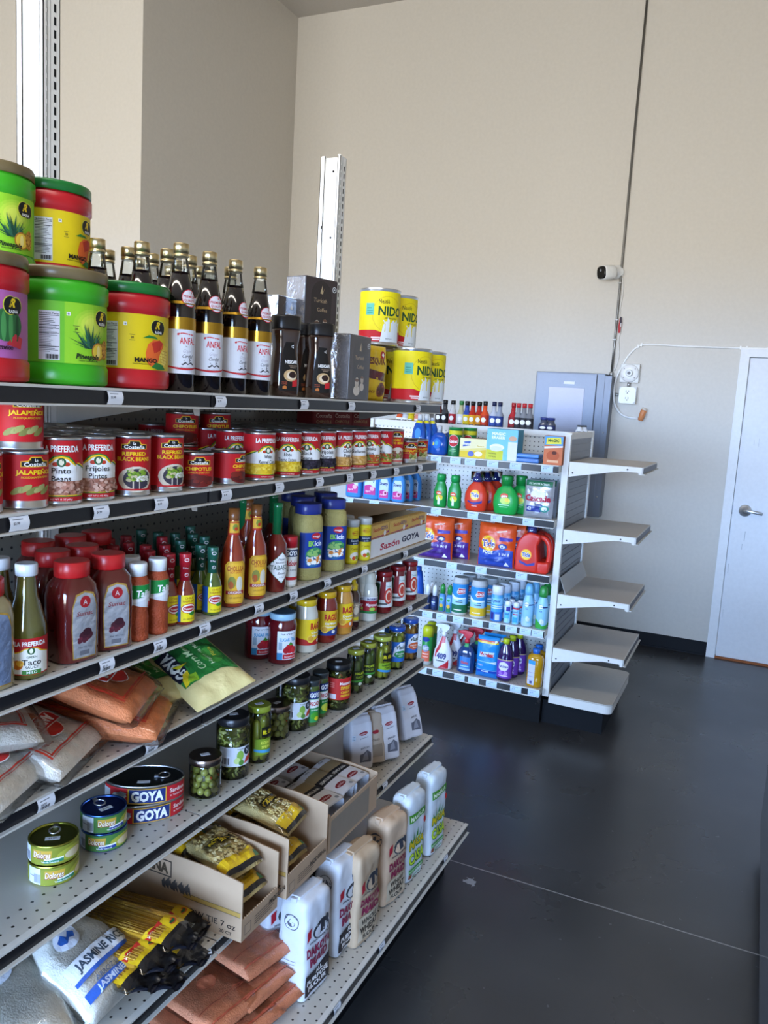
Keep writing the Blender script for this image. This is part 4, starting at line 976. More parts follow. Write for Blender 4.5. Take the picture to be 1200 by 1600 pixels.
blk = bean_tin('abcde', ['Black', 'Beans'], BB, 6); neg = bean_tin('abcdef', ['Frijoles', 'Negros'], BB, 5.2)
chk = bean_tin('abcdefg', ['Chick', 'Peas'], CB, 6); gar = bean_tin('abcdefgh', ['Garbanzos'], CB, 5)
veg = bean_tin('abcdefghi', ['Vegetales', 'Mixtos'], VB, 4.9); mix = bean_tin('abcdefghij', ['Mixed', 'Vegetables'], VB, 4.9)
TN = 'tins on the second shelf'
rc = .0375
def tinrow(p, px, lab, off, n=3, back=0, r=rc, desc=None, dy=0):
    row(p, 2, px, r, lab, TN, off=off, n=n, back=back, blab=(desc or lab) + ', in the rows behind', bgroup='tins behind ' + lab[:50], dy=dy)
tinrow(jal, 37, 'red jalape\u00f1o tin at the lower left, another tin stacked on it', 30, 1, desc='red jalape\u00f1o tin at the far left')
X_ = XG - .005 - rc; y_ = sight_y(33, X_, 1.6)
stack_xy(jal, X_ - .002, y_ - .004, ZS[2] + .0926, 'upper red jalape\u00f1o tin, stacked at the far left of the second shelf', TN, 26)
row(jal, 2, -38, rc, 'sliver of a red tin cut by the left edge', TN, off=30)
for q in ((pin1, 92, 'tin reading Pinto Beans in black, front row', 6, 4), (pin2, 145, 'tin reading Frijoles Pintos in black, front row', 14, 4), (refr, 203, 'red tin reading Refried Black Beans, nearest the bean tins', 12, 4), (refr, 256, 'red tin reading Refried Black Beans, next to the short tins', 28, 4)):
    tinrow(q[0], q[1], q[2], q[3], q[4], desc=q[2].replace('red tin', 'tin').replace(', front row', ''))
tinrow(chip, 305, 'short red chipotle tin, the one with its yellow title showing', 14, 0)
tinrow(chip, 356, 'short red chipotle tin turned so that mostly plain red shows', 62, 0)
for dx, px in ((.165, 284), (.165, 336)):
    for lv in (0, 1):
        x_ = X_ - dx; yy_ = sight_y(px, x_, 1.58)
        stack_xy(chip, x_, yy_, ZS[2] + .0004 + .0745 * lv, ('upper' if lv else 'lower') + ' of two chipotle tins stacked in the back, ' + ('left pair' if px < 300 else 'right pair'), 'chipotle tins stacked in the back rows', 14)
tinrow(ker1, 404, 'corn tin with its yellow kernels picture and white middle, beside the chipotle tins', 34, 4, desc='white kernel corn tin')
for q in ((elo, 446, 'corn tin reading Elote Tierno Entero', 8), (blk, 477, 'tin reading Black Beans with dark bean picture', 4), (neg, 502, 'tin reading Frijoles Negros with dark bean picture', 22), (chk, 528, 'chick pea tin, its name cut at the right', 44), (gar, 552, 'tin reading Garbanzos with tan pea picture', 26), (veg, 574, 'tin reading Vegetales Mixtos', 6), (mix, 594, 'tin reading Mixed Vegetables', -12)):
    tinrow(q[0], q[1], q[2] + ', front row', q[3], 4, desc=q[2].replace('with dark bean picture', '').replace('with tan pea picture', '').replace(' , ', ', ').strip())
tinrow(pinw, 611, 'red tin of pinto beans between the vegetable tins and the short tins', 26, 3, desc='red tin of pinto beans near the shelf end')
tinrow(slic, 636, 'short tin of sliced jalape\u00f1os, nearer of the two at the shelf end', 24, 1, r=.034, desc='short tin of sliced jalape\u00f1os')
tinrow(slic, 653, 'short tin of sliced jalape\u00f1os, last on the second shelf', 18, 1, r=.034, back=.02, desc='last short tin of sliced jalape\u00f1os')
# dark red cartons at the back of the second shelf
cr_ = G('card', '#6a1a1c'); cr_.box(-.05, -.04, 0, .05, .04, .165, bev=.001); cl_ = G('paper', '#7c2a26')
put_print(cl_, [('r', -44, 92, 44, 160, '#7a2422'), ('t', 'Coste\u00f1a', 0, 138, 14, '#c9a392', {'w': 70}), ('t', 'CHIPOTLE', 0, 118, 10, '#b09060', {'w': 66})], flat(-.04))
crt = product('tin_carton', 'carton', [('carton', cr_), ('print', cl_)])
for px, t_ in ((494, 'nearest'), (523, 'middle'), (552, 'farthest')):
    boxat(crt, XB + .07, sight_y(px, XB + .07, 1.62), ZS[2] + .0004, -20, 'dark red carton at the back of the second shelf, %s of three' % t_, 'dark red cartons at the back')

# --- third shelf: sauces and seasonings
SG = 'bottles and jars on the third shelf'
taco = bottle('sauce_bottle', 'bottle', [(.028, 0), (.031, .005), (.031, .075), (.030, .09), (.0175, .135), (.0145, .165), (.0145, .172)], [(.0165, .168), (.0175, .170), (.0175, .186), (.016, .188), (.001, .188)],
  [('p', arch(33, 12, 44, 11, 13), '#e5b61d'), ('p', arch(33, 11, 42.5, 11, 11.5), '#e9e6da'), ('e', 0, 49, 6, 6, '#2d5d35'), ('e', 0, 49, 3, 4, '#e8e2c8'), ('e', -21, 26, 9, 8, '#d2741e'), ('e', -17, 29, 6, 5, '#e8b038'), ('t', 'LA PREFERIDA', 0, 61, 7.6, '#efefef', {'w': 50, 'b': .03}), ('t', 'GREEN', 1, 39, 3.6, '#2a4a2a', {'w': 16}), ('t', 'Taco', 1, 30.5, 10, '#1e1c18', {'w': 30, 'b': .015}), ('t', 'SAUCE', 1, 22, 4.6, '#1e1c18', {'w': 20}), ('r', -14, 10, 16, 17, '#3f7a32'), ('t', 'MILD', 1, 13.5, 4.2, '#eee', {'w': 16})],
  col='#57511c', lidcol='#d8dbe0', lidmat='gloss', lab=[['#b51c20', (.0315, .009), (.0315, .070)]])
row(taco, 3, 42, .031, 'green taco sauce bottle with a pale cap, nearest the left edge', SG, off=12, n=3, blab='green taco sauce bottle behind the front one', bgroup='taco sauce bottles behind')
row(taco, 3, -18, .031, 'taco sauce bottle cut by the left edge', SG, off=10, back=.08, n=1, blab='taco sauce bottle behind the cut one')
sq = [(.036, 0), (.040, .004), (.040, .115), (.036, .135), (.026, .148), (.0255, .150)]
spice = bottle('spice_jar', 'jar', sq, [(.0295, .148), (.0305, .150), (.0305, .174), (.029, .1755), (.001, .1755)],
  [('p', [(-24, 8), (24, 8), (27, 60), (26, 100), (18, 122), (0, 127), (-18, 122), (-26, 100), (-27, 60)], ('#c9a04a', 'foil')), ('p', [(-22, 10), (22, 10), (25, 60), (24, 99), (16, 119), (0, 124), (-16, 119), (-24, 99), (-25, 60)], ('#c4c4c8', 'foil')),
   ('e', 0, 108, 10.5, 10.5, '#a81f26'), ('t', 'A', 0, 108, 9, '#d8c8c8'), ('t', 'Sumac', 0, 88, 8, '#8a3036', {'sk': .2, 'w': 32, 'b': .015}), ('e', 2, 48, 14, 9, '#4a1f2a'), ('e', 4, 54, 9, 7, '#3a1822')] + blobs(-12, 38, 4, 44, 10, 3, ['#5a2430', '#6e2c38'], 3) + [('r', -10, 14, 8, 22, '#6a6a70'), ('t', 'Net Wt 7 oz', 0, 28, 3.4, '#6a6a70', {'w': 26})],
  col='#5a1715', lidcol='#c01d20', e=3.4, sx=1.0, sy=.92, n=44, le=2)
row(spice, 3, 112, .038, 'square jar of dark red spice with a red lid, beside the taco sauce', SG, off=36, turn=None)
row(spice, 3, 168, .038, 'square jar of dark red spice with a red lid, beside the orange seasoning', SG, off=26)
for i, (px, bk) in enumerate(((82, .09), (128, .09), (60, .18), (110, .18), (150, .18))):
    row(spice, 3, px, .038, 'red lidded spice jar in the shadow behind the front ones', 'spice jars in the back rows', off=20, back=bk)
herb = bottle('spice_jar', 'jar', sq, [(.0295, .148), (.0305, .150), (.0305, .174), (.029, .1755), (.001, .1755)], [('p', [(-24, 8), (24, 8), (27, 60), (26, 100), (18, 122), (0, 127), (-18, 122), (-26, 100), (-27, 60)], ('#c9a04a', 'foil')), ('p', [(-22, 10), (22, 10), (25, 60), (24, 99), (16, 119), (0, 124), (-16, 119), (-24, 99), (-25, 60)], ('#8fa0c0', 'foil'))], col='#9a8a62', lidcol='#c01d20', e=3.4, sx=1, sy=.92, n=44)
row(herb, 3, -26, .038, 'square jar of pale spice with gold rimmed label, cut by the left edge', SG, off=36)
taj = bottle('seasoning_bottle', 'bottle', [(.019, 0), (.0215, .004), (.0215, .012), (.0205, .014), (.0215, .016), (.0215, .045), (.019, .058), (.0215, .072), (.0215, .112), (.0195, .118), (.017, .124), (.0155, .128)], [(.0175, .126), (.0175, .148), (.0165, .150), (.001, .150)],
  [('p', [(-24, 74), (24, 62), (24, 80), (0, 86), (-24, 82)], '#d8d9dc'), ('p', [(-24, 82), (0, 86), (24, 96), (24, 110), (-24, 110)], '#1c8a3c'), ('p', [(-24, 78), (24, 92), (24, 87), (-24, 73)], '#e8e8ea'), ('t', 'Taj\u00edn', 4, 94, 13, '#f2f2f2', {'w': 30, 'sk': .15, 'b': .03}), ('p', [(14, 66), (24, 62), (24, 74), (14, 78)], '#b81f24')], col='#a3431c', mat='grain', lidcol='#eef0f2', lab=[['#cfd2d6', (.0217, .074), (.0217, .110)]])
row(taj, 3, 214, .0215, 'seasoning bottle with white cap and green label, nearer of the front two', SG, off=24, n=0)
row(taj, 3, 245, .0215, 'seasoning bottle with white cap and green label, next to the red hot sauces', SG, off=30, n=0)
for px, bk in ((204, .05), (168, .115), (146, .115), (124, .115), (80, .26), (52, .26)):
    row(taj, 3, px, .0215, 'seasoning bottle with a white cap standing in the rows behind', 'white capped seasoning bottles behind', off=24, back=bk)
def hot(col, cap, name):
    return bottle('hot_sauce_bottle', 'bottle', [(.018, 0), (.020, .003), (.020, .062), (.0185, .072), (.0105, .092), (.0098, .124)], [(.0108, .088), (.0108, .122), (.0122, .1225), (.0122, .146), (.0115, .1475), (.001, .1475)],
      [('r', -40, 7, -9, 63, '#1e4f96'), ('r', -9, 7, 30, 63, '#e6d21a'), ('t', 'CHILE', 8, 57, 4.4, '#a04a1c', {'w': 18}), ('t', 'HABANERO', 8, 50.5, 4.4, '#a04a1c', {'w': 26}), ('e', 8, 35, 16.5, 10.5, '#c2222a'), ('e', 8, 35, 15, 9, '#ece9e0'), ('e', 8, 35, 13, 6, '#b5202a'), ('t', 'Yucateco', 8, 35, 4.6, '#f0eee4', {'w': 22, 'b': .02}), ('e', 16, 24, 8, 4, '#3b8a2c'), ('t', '4 FL OZ (120 ml)', 8, 13, 2.8, '#333', {'w': 24})],
      col=col, lidcol=cap, extra=[('print_mark', put_print(G('paper'), [('e', 2, 135, 5, 3.8, '#e4d8d8'), ('e', 2, 135, 3.6, 2.4, cap), ('t', 'El Yuc', 0, 118, 4, '#d8caca', {'w': 11}), ('e', 2, 104, 4, 4, '#c9b8b8'), ('e', 2, 104, 3, 3, cap)], cyl([(.0112, .088), (.0112, .122), (.0124, .1225), (.0124, .15)]), su=.003, sv=.006))])
hr = hot('#7c2a16', '#b01c2a', 'r'); hg = hot('#4e5c20', '#1f5a48', 'g')
row(hr, 3, 263, .02, 'red capped hot sauce bottle, beside the orange seasoning', SG, off=20, back=.02)
row(hr, 3, 288, .02, 'red capped hot sauce bottle at the shelf edge, blue and yellow label', SG, off=6)
row(hg, 3, 312, .02, 'green capped hot sauce bottle behind the front green one', SG, off=10, back=.035)
row(hg, 3, 331, .02, 'green capped hot sauce bottle at the shelf edge, next to the tall hot sauces', SG, off=2)
for px, bk, p_ in ((232, .07, hr), (256, .09, hr), (226, .115, hr), (200, .16, hr), (176, .16, hr), (150, .16, hr), (252, .155, hr), (196, .22, hr), (170, .22, hr), (136, .22, hr), (110, .22, hr), (280, .10, hg), (300, .13, hg), (272, .165, hg), (246, .2, hg), (220, .25, hg), (296, .20, hg), (318, .09, hg)):
    rdp = p_ is hr
    row(p_, 3, px, .02, ('red' if rdp else 'dark green') + ' capped hot sauce bottle standing in the rows behind', ('red' if rdp else 'green') + ' capped bottles behind', off=10, back=bk)
chol = bottle('hot_sauce_bottle', 'bottle', [(.024, 0), (.0275, .004), (.0275, .105), (.0245, .128), (.0135, .160), (.0115, .20), (.0115, .212)], [(.0118, .197), (.0125, .199), (.0125, .222), (.001, .223)],
  [('p', [(-21, 10), (21, 10), (26, 17), (26, 96), (18, 106), (-18, 106), (-26, 96), (-26, 17)], '#e2b52a'), ('p', [(-19.5, 12), (19.5, 12), (24, 18), (24, 95), (17, 104), (-17, 104), (-24, 95), (-24, 18)], '#c8901e'), ('p', [(-18.5, 13.5), (18.5, 13.5), (23, 19), (23, 94), (16, 102.5), (-16, 102.5), (-23, 94), (-23, 19)], '#e3b034'),
   ('t', 'CHOLULA', 0, 90, 11, '#a3341c', {'w': 40, 'b': .02}), ('t', 'HOT SAUCE', 0, 81, 5, '#b8261e', {'w': 26}), ('e', -9, 58, 9, 14, '#8a8a3c'), ('e', -11, 52, 6, 9, '#b85a22'), ('e', 9, 54, 8, 18, '#d8d0bc'), ('r', -22, 31, 22, 39, '#a8222a'), ('t', 'ORIGINAL', 0, 35, 5.6, '#f2e8d8', {'w': 34, 'b': .02}), ('t', '12 FL OZ (355 ml)', 0, 23, 3.4, '#7c2a1c', {'w': 28}),
   ],
  col='#8a2c12', lidcol='#7a4a22', extra=[('neck_label', put_print(G('paper'), [('p', [(-14, 163), (14, 163), (12, 194), (-12, 194)], '#dca82c'), ('r', -14, 163, 14, 168, '#b8301e'), ('e', 0, 180, 6, 8, '#7f8a34'), ('e', 2, 177, 4, 4, '#c23a1e'), ('r', -12, 190, 12, 192, '#b8301e')], cyl([(.0135, .160), (.0115, .20)]), su=.003, sv=.006, base=.0006))])
row(chol, 3, 362, .0275, 'tall hot sauce bottle with gold label, nearer of the two', SG, off=18)
row(chol, 3, 397, .0275, 'tall hot sauce bottle with gold label, farther of the two', SG, off=26)
row(chol, 3, 385, .0275, 'tall hot sauce bottle with a gold label in the row behind', 'gold label bottles behind', off=26, back=.09)
tab = bottle('hot_sauce_bottle', 'bottle', [(.025, 0), (.0265, .003), (.0265, .105), (.0255, .118), (.0115, .142), (.0105, .17)], [(.0118, .140), (.0118, .205), (.0125, .206), (.0125, .218), (.001, .219)],
  [('p', [(-40, 62), (0, 100), (40, 62), (0, 22)], '#2a6a4a'), ('p', [(-38.5, 62), (0, 98.5), (38.5, 62), (0, 23.5)], '#e8e6e2'), ('t', 'TABASCO', 0, 62, 12, '#2c4a3a', {'w': 56}), ('t', 'McILHENNY CO', 0, 74, 4, '#4a4a46', {'w': 30}), ('t', 'Pepper', 0, 83, 5, '#444', {'sk': .3, 'w': 18}), ('t', 'Sauce', 0, 48, 6, '#333', {'sk': .3, 'w': 20}), ('t', '12 fl oz', 0, 38, 3.4, '#444', {'w': 12})],
  col='#6a1c12', lidcol='#14663a', lidmat='gloss')
row(tab, 3, 430, .0265, 'dark red pepper sauce bottle with white diamond label and green neck', SG, off=34)
row(tab, 3, 378, .0265, 'green necked pepper sauce bottle behind the gold label bottles', 'green necked bottles behind', off=20, back=.10)
row(tab, 3, 424, .0265, 'green necked pepper sauce bottle behind the front one', 'green necked bottles behind', off=20, back=.10)
ado = bottle('seasoning_shaker', 'shaker', [(.019, 0), (.0205, .003), (.0205, .098), (.0185, .102)], [(.0195, .100), (.0195, .126), (.018, .128), (.001, .128)], [('r', -30, 78, 30, 96, '#17284e'), ('t', 'GOYA', 0, 87, 11, '#f0f0f0', {'w': 34, 'b': .05}), ('t', 'Adobo', 0, 62, 13, '#b8262c', {'w': 34, 'sk': .2, 'b': .03}), ('r', -30, 18, 30, 26, '#b8262c'), ('t', 'ALL PURPOSE', 0, 44, 4.4, '#555', {'w': 28})], col='#cfc8b8', lidcol='#b81c28', lab=[['#dedad2', (.0208, .006), (.0208, .098)]])
row(ado, 3, 451, .0205, 'small shaker with red lid between the pepper sauce and the bouillon jars', SG, off=22, back=.006)
kn = [(.032, 0), (.0375, .005), (.0375, .150), (.034, .168), (.027, .174), (.027, .178)]
bou = bottle('bouillon_jar', 'jar', kn, [(.0325, .174), (.0335, .176), (.0335, .200), (.032, .2015), (.001, .2015)],
  [('r', -64, 34, 64, 128, '#1d3f96'), ('r', -64, 34, -30, 128, '#16327e'), ('e', 6, 118, 15, 9, '#b8222c'), ('t', 'maggi', 6, 118, 6, '#f0e8e8', {'w': 22, 'b': .02}), ('t', 'EK', -8, 99, 13, '#8fd040', {'w': 19, 'b': .04}), ('t', 'ic\u00edn', 14, 99, 13, '#e8eef4', {'w': 25, 'b': .03}), ('e', 2, 68, 28, 20, '#3c8a5a'), ('e', -2, 54, 25, 18, '#2a6a9c')] + blobs(-20, 46, 22, 64, 36, 4.2, ['#e8e4dc', '#cfc8bc', '#d8853a', '#f4f2ee'], 5) + blobs(-16, 66, 26, 84, 20, 4, ['#2c7a4a', '#4c9a5a', '#8fbc6a'], 6),
  col='#a89a5a', mat='grain', lidcol='#22307c', e=3.0, sx=1, sy=.9, n=44, le=2.6)
row(bou, 3, 478, .036, 'large bouillon jar with blue lid and rooster blue label, nearer one', SG, off=34)
row(bou, 3, 517, .036, 'large bouillon jar with blue lid and blue label, farther one', SG, off=20)
for px, bk in ((470, .085), (505, .085), (455, .16)): row(bou, 3, px, .036, 'blue lidded bouillon jar in the shade behind the front two', 'bouillon jars behind', off=20, back=bk)
mag = bottle('seasoning_jar', 'jar', [(.019, 0), (.021, .003), (.021, .108), (.019, .112)], [(.0215, .110), (.0215, .128), (.020, .130), (.001, .130)], [('e', 3, 92, 12, 6.5, '#b8301e'), ('e', 3, 92, 11, 5.2, '#d8c818'), ('t', 'MAGGI', 3, 92, 5, '#a0201a', {'w': 18, 'b': .02}), ('r', -24, 58, 24, 76, '#1a2c4a'), ('t', 'Sazonador', 3, 70, 6, '#c8d0dc', {'w': 26}), ('t', 'pollo', 3, 62, 5, '#c8d0dc', {'w': 14}), ('e', 4, 24, 16, 12, '#e8e0d0'), ('e', 0, 18, 6, 6, '#c8501e'), ('e', 10, 20, 6, 6, '#8a9a2c'), ('t', 'Caldo', 2, 46, 6, '#8a6a10', {'w': 24})], col='#c8b418', lidcol='#b9bbb8', lab=[['#d4c21a', (.0213, .006), (.0213, .106)]])
row(mag, 3, 548, .021, 'yellow seasoning jar with pale lid, nearer of the two', SG, off=28, back=.012)
row(mag, 3, 568, .021, 'yellow seasoning jar with pale lid, next to the seasoning carton', SG, off=12, back=.004)
row(mag, 3, 540, .021, 'yellow seasoning jar with pale lid, in the row behind', 'yellow seasoning jars behind', off=12, back=.06)
# seasoning display carton and small boxes
yc0 = sight_y(583, XG, 1.25); yc1 = 2.60
t = empty('display_carton', (XG - .012, yc0, ZS[3] + .0004)); tag(t, 'open tan display carton of seasoning boxes at the far end of the third shelf', 'carton')
Lc = yc1 - yc0
g = G('card', '#b3946c'); g.box(-.36, 0, 0, 0, Lc, .003).box(-.36, 0, .003, 0, .003, .10).box(-.36, Lc - .003, .003, 0, Lc, .10).box(-.003, .003, .003, 0, Lc - .003, .062).box(-.36, .003, .003, -.357, Lc - .003, .10); g.build('tray', t)
g = G('card', '#c2a27c'); g.add([(-.36, 0, .10), (-.36, Lc, .10), (-.02, Lc, .118), (-.10, 0, .108)], [(0, 1, 2, 3)]); g.add([(-.36, 0, .1004), (-.36, Lc, .1004), (-.02, Lc, .1185), (-.10, 0, .1085)], [(0, 1, 2, 3)]); g.build('top_flap', t)
g = G('paper', '#e4e2e0')
mpx = lambda u, v, off: (.0003 + off, u, v)
put_print(g, [('r', 4, 4, Lc * 1000 - 4, 60, '#e6e4e2'), ('t', 'Saz\u00f3n', Lc * 330, 30, 20, '#b82a44', {'w': Lc * 330, 'sk': .15, 'b': .03}), ('t', 'GOYA', Lc * 700, 32, 19, '#2a2a44', {'w': Lc * 330, 'b': .045, 'sk': .1})], mpx); g.build('front_print', t)
bxs = G('card', '#caa25a'); bxs.box(-.022, -Lc / 6.4, 0, 0, Lc / 6.4, .098, bev=.001); bl = G('paper', '#ddb25c')
w3 = Lc / 6.4 * 1000
put_print(bl, [('r', -w3 + 2, 46, w3 - 2, 96, '#d8ac58'), ('r', -w3 + 2, 46, w3 - 2, 60, '#b8361e'), ('p', [(-w3 + 2, 60), (w3 * .3, 62), (w3 - 2, 72), (w3 - 2, 66), (0, 57)], '#9c2a6a'), ('e', w3 * .55, 66, 9, 9, '#e8e2da'), ('t', 'Saz\u00f3n', -w3 * .28, 83, 11, '#b8401e', {'w': w3 * .8, 'b': .03}), ('t', 'GOYA', w3 * .48, 84, 11, '#6a4a6a', {'w': w3 * .7, 'b': .04})], lambda u, v, off: (.0002 + off, u, v))
sb = product('seasoning_box', 'box', [('carton', bxs), ('print', bl)])
for i in range(3):
    use(sb, (XG - .012 - .0045, yc0 + Lc * (i + .5) / 3, ZS[3] + .0038), 0, 'small tan seasoning box standing in the display carton, %s of the front three' % ['nearest', 'middle', 'farthest'][i], 'seasoning boxes in the carton', rot=(0, 0, 0))

# --- fourth shelf: bags of grain, then jars and sauces
BG4 = 'bags and jars on the fourth shelf'
def ankur(filler, dark, seed, w=.19, h=.26, t=.052):
    k = w * 1000
    bead = (filler, 'grain')
    H_ = h * 1000
    sh = [('r', -k * .40, H_ - 34, k * .40, H_ - 31, '#b8301e'), ('r', -k * .40, H_ - 28, k * .40, H_ - 26.8, '#b8301e'), ('r', -k * .40, 20, -k * .385, H_ - 30, '#b8301e'), ('r', k * .385, 20, k * .40, H_ - 30, '#b8301e'), ('p', [(-k * .46, 14), (k * .46, 14), (k * .46, 17), (-k * .46, 17)], '#b8301e'), ('p', [(-k * .46, 20), (k * .46, 20), (k * .46, 21), (-k * .46, 21)], '#b8301e'),
          ('p', [(-k * .44, 14), (-k * .42, 14), (-k * .42, h * 900), (-k * .44, h * 900)], '#b8301e'), ('p', [(k * .42, 14), (k * .44, 14), (k * .44, h * 900), (k * .42, h * 900)], '#b8301e'),
          ('e', 0, h * 650, 34, 44, '#e6dcd4'), ('e', 0, h * 650, 32, 42, '#c0251e'), ('e', -2, h * 570, 22, 22, '#8a3a1e'), ('e', -2, h * 570, 15, 13, '#b8642c'),
          ('p', [(-50, h * 650 - 17), (50, h * 650 - 17), (54, h * 650), (50, h * 650 + 17), (-50, h * 650 + 17), (-54, h * 650)], '#ece4dc'), ('p', [(-48, h * 650 - 15), (48, h * 650 - 15), (52, h * 650), (48, h * 650 + 15), (-48, h * 650 + 15), (-52, h * 650)], '#c0251e'),
          ('t', 'ANKUR', 0, h * 650, 21, '#f2ece6', {'w': 84, 'b': .05}), ('t', dark, 0, 32, 8, '#5a4a3a', {'w': k * .6, 'b': .02})]
    g, mp = pillow(w, h, t, mat='grain', col=filler, seed=seed, wr=.0008, ny=30, puff=6)
    f, mp2 = pillow(w + .012, h + .026, t + .006, mat='film', col='#fff', seed=seed, wr=.0010, nx=40, ny=44, puff=6)
    f.warp(lambda p: p + Vector((0, 0, -.012)))
    l = G('bag', '#fff'); put_print(l, sh, lambda u, v, off: tuple(Vector(mp2(u, v + .012, off)) + Vector((0, 0, -.012))), su=.006, sv=.007, base=.0018, dz=.00016, mat='bag')
    return product('grain_bag', 'bag', [('contents', g), ('film', f), ('print', l)])
awh = ankur('#f4efe4', 'COARSE MEAL', 2); awo = ankur('#f0935e', 'MASOOR DAL', 3)
def bagat(p, k, px, py, label, group, head, lean=0, roll=0, dz=0, X=None, scale=None):
    """lies with its print up; (px, py) = where its lower end touches the shelf"""
    z = ZS[k] + dz
    v = FW + RT * ((px - 600) / FPX) - UP * ((py - 800) / FPX)
    if X is None: t_ = (z - CH) / v.z
    else: t_ = X / v.x
    x, y = v.x * t_, v.y * t_
    return use(p, (x, y, z), 0, label, group, rot=lie(0, 0, 0, head, lean, roll), scale=scale)
Z4 = ZS[4]
def lay(p, x, y, dz, head, label, group, k=4, lean=0, roll=0, scale=None):
    return use(p, (x, y, ZS[k] + dz), 0, label, group, rot=lie(0, 0, 0, head, lean, roll), scale=scale)
AG = 'clear bags of grain on the fourth shelf'
def edge(p, px, py, X, head, lean, L_, label, group, k=4, zmin=None, roll=0):
    """the bag's top end (pointing to 'head', lowered by 'lean') meets plane x = X at the given place"""
    v = FW + RT * ((px - 600) / FPX) - UP * ((py - 800) / FPX); t_ = X / v.x
    d = Vector((math.cos(R(head)) * math.cos(R(lean)), math.sin(R(head)) * math.cos(R(lean)), -math.sin(R(lean))))
    o = Vector((0, 0, CH)) + v * t_ - d * L_
    o.z += .006
    return use(p, o, 0, label, group, rot=lie(0, 0, 0, head, -lean, roll))
edge(awh, 130, 1188, -1.03, 22, 16, .26, 'white meal bag with red badge, half under the orange lentil bags', AG)
edge(awh, 45, 1236, -1.02, 20, 18, .26, 'white meal bag with red badge, lying in front at the far left', AG)
edge(awh, 50, 1132, -1.10, 60, 6, .26, 'white meal bag lying crosswise on top of the other white bags', AG)
edge(awo, 258, 1130, -1.02, 30, 8, .26, 'bag of orange lentils lying at the shelf edge, bottom one', AG)
edge(awo, 226, 1104, -1.03, 26, 21, .26, 'bag of orange lentils with red badge, lying on top', AG)
# cornmeal bag hanging over the edge
gsh = [('p', [(-66, 60), (66, 60), (66, 200), (-66, 200)], '#2c7a34'), ('p', [(-66, 60), (-20, 70), (66, 46), (66, 80), (-66, 90)], '#2c7a34'), ('e', -30, 170, 22, 22, '#1f5a28'), ('e', 36, 110, 24, 30, '#4c9a3c'),
       ('t', 'Corn Meal', -4, 130, 17, '#cfe0a8', {'w': 100, 'sk': .2, 'ro': 90}), ('t', 'Harina de Ma\u00edz', 22, 130, 10, '#d8e4b8', {'w': 96, 'sk': .1, 'ro': 90}), ('t', 'Fina', 42, 120, 10, '#e6d84a', {'w': 30, 'ro': 90}), ('r', -68, 78, -36, 184, '#1a1a2c'), ('t', 'GOYA', -52, 130, 24, '#e8e6dc', {'w': 92, 'b': .05, 'ro': 90}),
       ('p', [(-58, 128), (-36, 120), (-20, 126), (-30, 116), (-50, 112)], '#d8c81e'), ('p', [(-64, 60), (-40, 70), (-36, 100), (-50, 96), (-60, 80)], '#e0c422'), ('p', [(-56, 66), (-30, 60), (-24, 84), (-40, 88)], '#8fb62c')]
gcm = pill_bag('cornmeal_bag', .15, .26, .05, '#d6c486', gsh, seed=9, wr=.002)
lay(gcm, -.972, 1.372, .036, 163, 'yellow and green cornmeal bag poking out over the shelf edge', AG, lean=15, roll=-16)
lay(gcm, -1.06, 1.30, .030, 168, 'second cornmeal bag, behind the one poking out', AG, lean=8)

def jam(kind): pass
JP = [(.033, 0), (.0365, .004), (.037, .03), (.0355, .075), (.037, .100), (.031, .116), (.030, .118)]
jm = bottle('jam_jar', 'jar', JP, ['#9cc4d8', (.0325, .114), (.0335, .116), (.0335, .130), '#4a6a84', (.032, .1318), (.001, .1318)],
  [('p', [(-27, 14), (27, 14), (27, 88), (-27, 88)], '#dfe3e8'), ('t', "SMUCKER'S", 2, 79, 5.6, '#3a3a44', {'w': 40}), ('t', 'SUGAR FREE', 2, 66, 8.4, '#3a9ac8', {'w': 46, 'b': .03}), ('e', 6, 42, 13, 12, '#c4202c'), ('e', 18, 38, 9, 9, '#d8323a'), ('e', -4, 38, 8, 8, '#b01a28'), ('p', [(2, 52), (8, 60), (16, 52), (9, 50)], '#4a8a2c'), ('r', -27, 14, -13, 32, '#3a8ac0'), ('r', -12, 16, 27, 28, '#c8222c'), ('t', 'Strawberry', 8, 22, 5.5, '#f0dede', {'w': 32}), ('r', -23, 40, -14, 60, '#9ab0c0')],
  col='#5c0e16', lidcol='#9cc4d8', n=36)
row(jm, 4, 440, .037, 'strawberry preserve jar with pale blue lid, right at the shelf edge', BG4, off=24)
row(jm, 4, 404, .037, 'strawberry preserve jar farther back in the shade', BG4, off=14, back=.07)
RP = [(.030, 0), (.033, .005), (.033, .085), (.0315, .105), (.025, .125), (.0245, .13)]
def ragu(col, lidc, sc, base, tone, tt, r=1.0):
    sh = [('r', -62, 22, 62, 92, base), ('p', [(-62, 22), (62, 22), (62, 54), (0, 34), (-62, 44)], tone), ('t', 'RAG\u00da', 10, 74, 17, '#b81f24', {'w': 40, 'b': .05, 'tilt': 0}), ('t', tt[0], 10, 56, 6, '#f0f0f0' if r else '#7a2a1a', {'w': 36, 'b': .02}), ('t', tt[1], 10, 47, 6, '#e8e8e8', {'w': 34}), ('e', -8, 66 if False else 40, 11, 11, '#e8c24a'), ('e', -8, 40, 8, 7, '#d8a032'), ('e', 18, 32, 6, 5, '#e8e0d8')]
    return bottle('sauce_jar', 'jar', RP, [(.0265, .126), (.0275, .128), (.0275, .142), (.026, .1435), (.001, .1435)], sh, col=col, lidcol=lidc, lidmat='gloss', n=36)
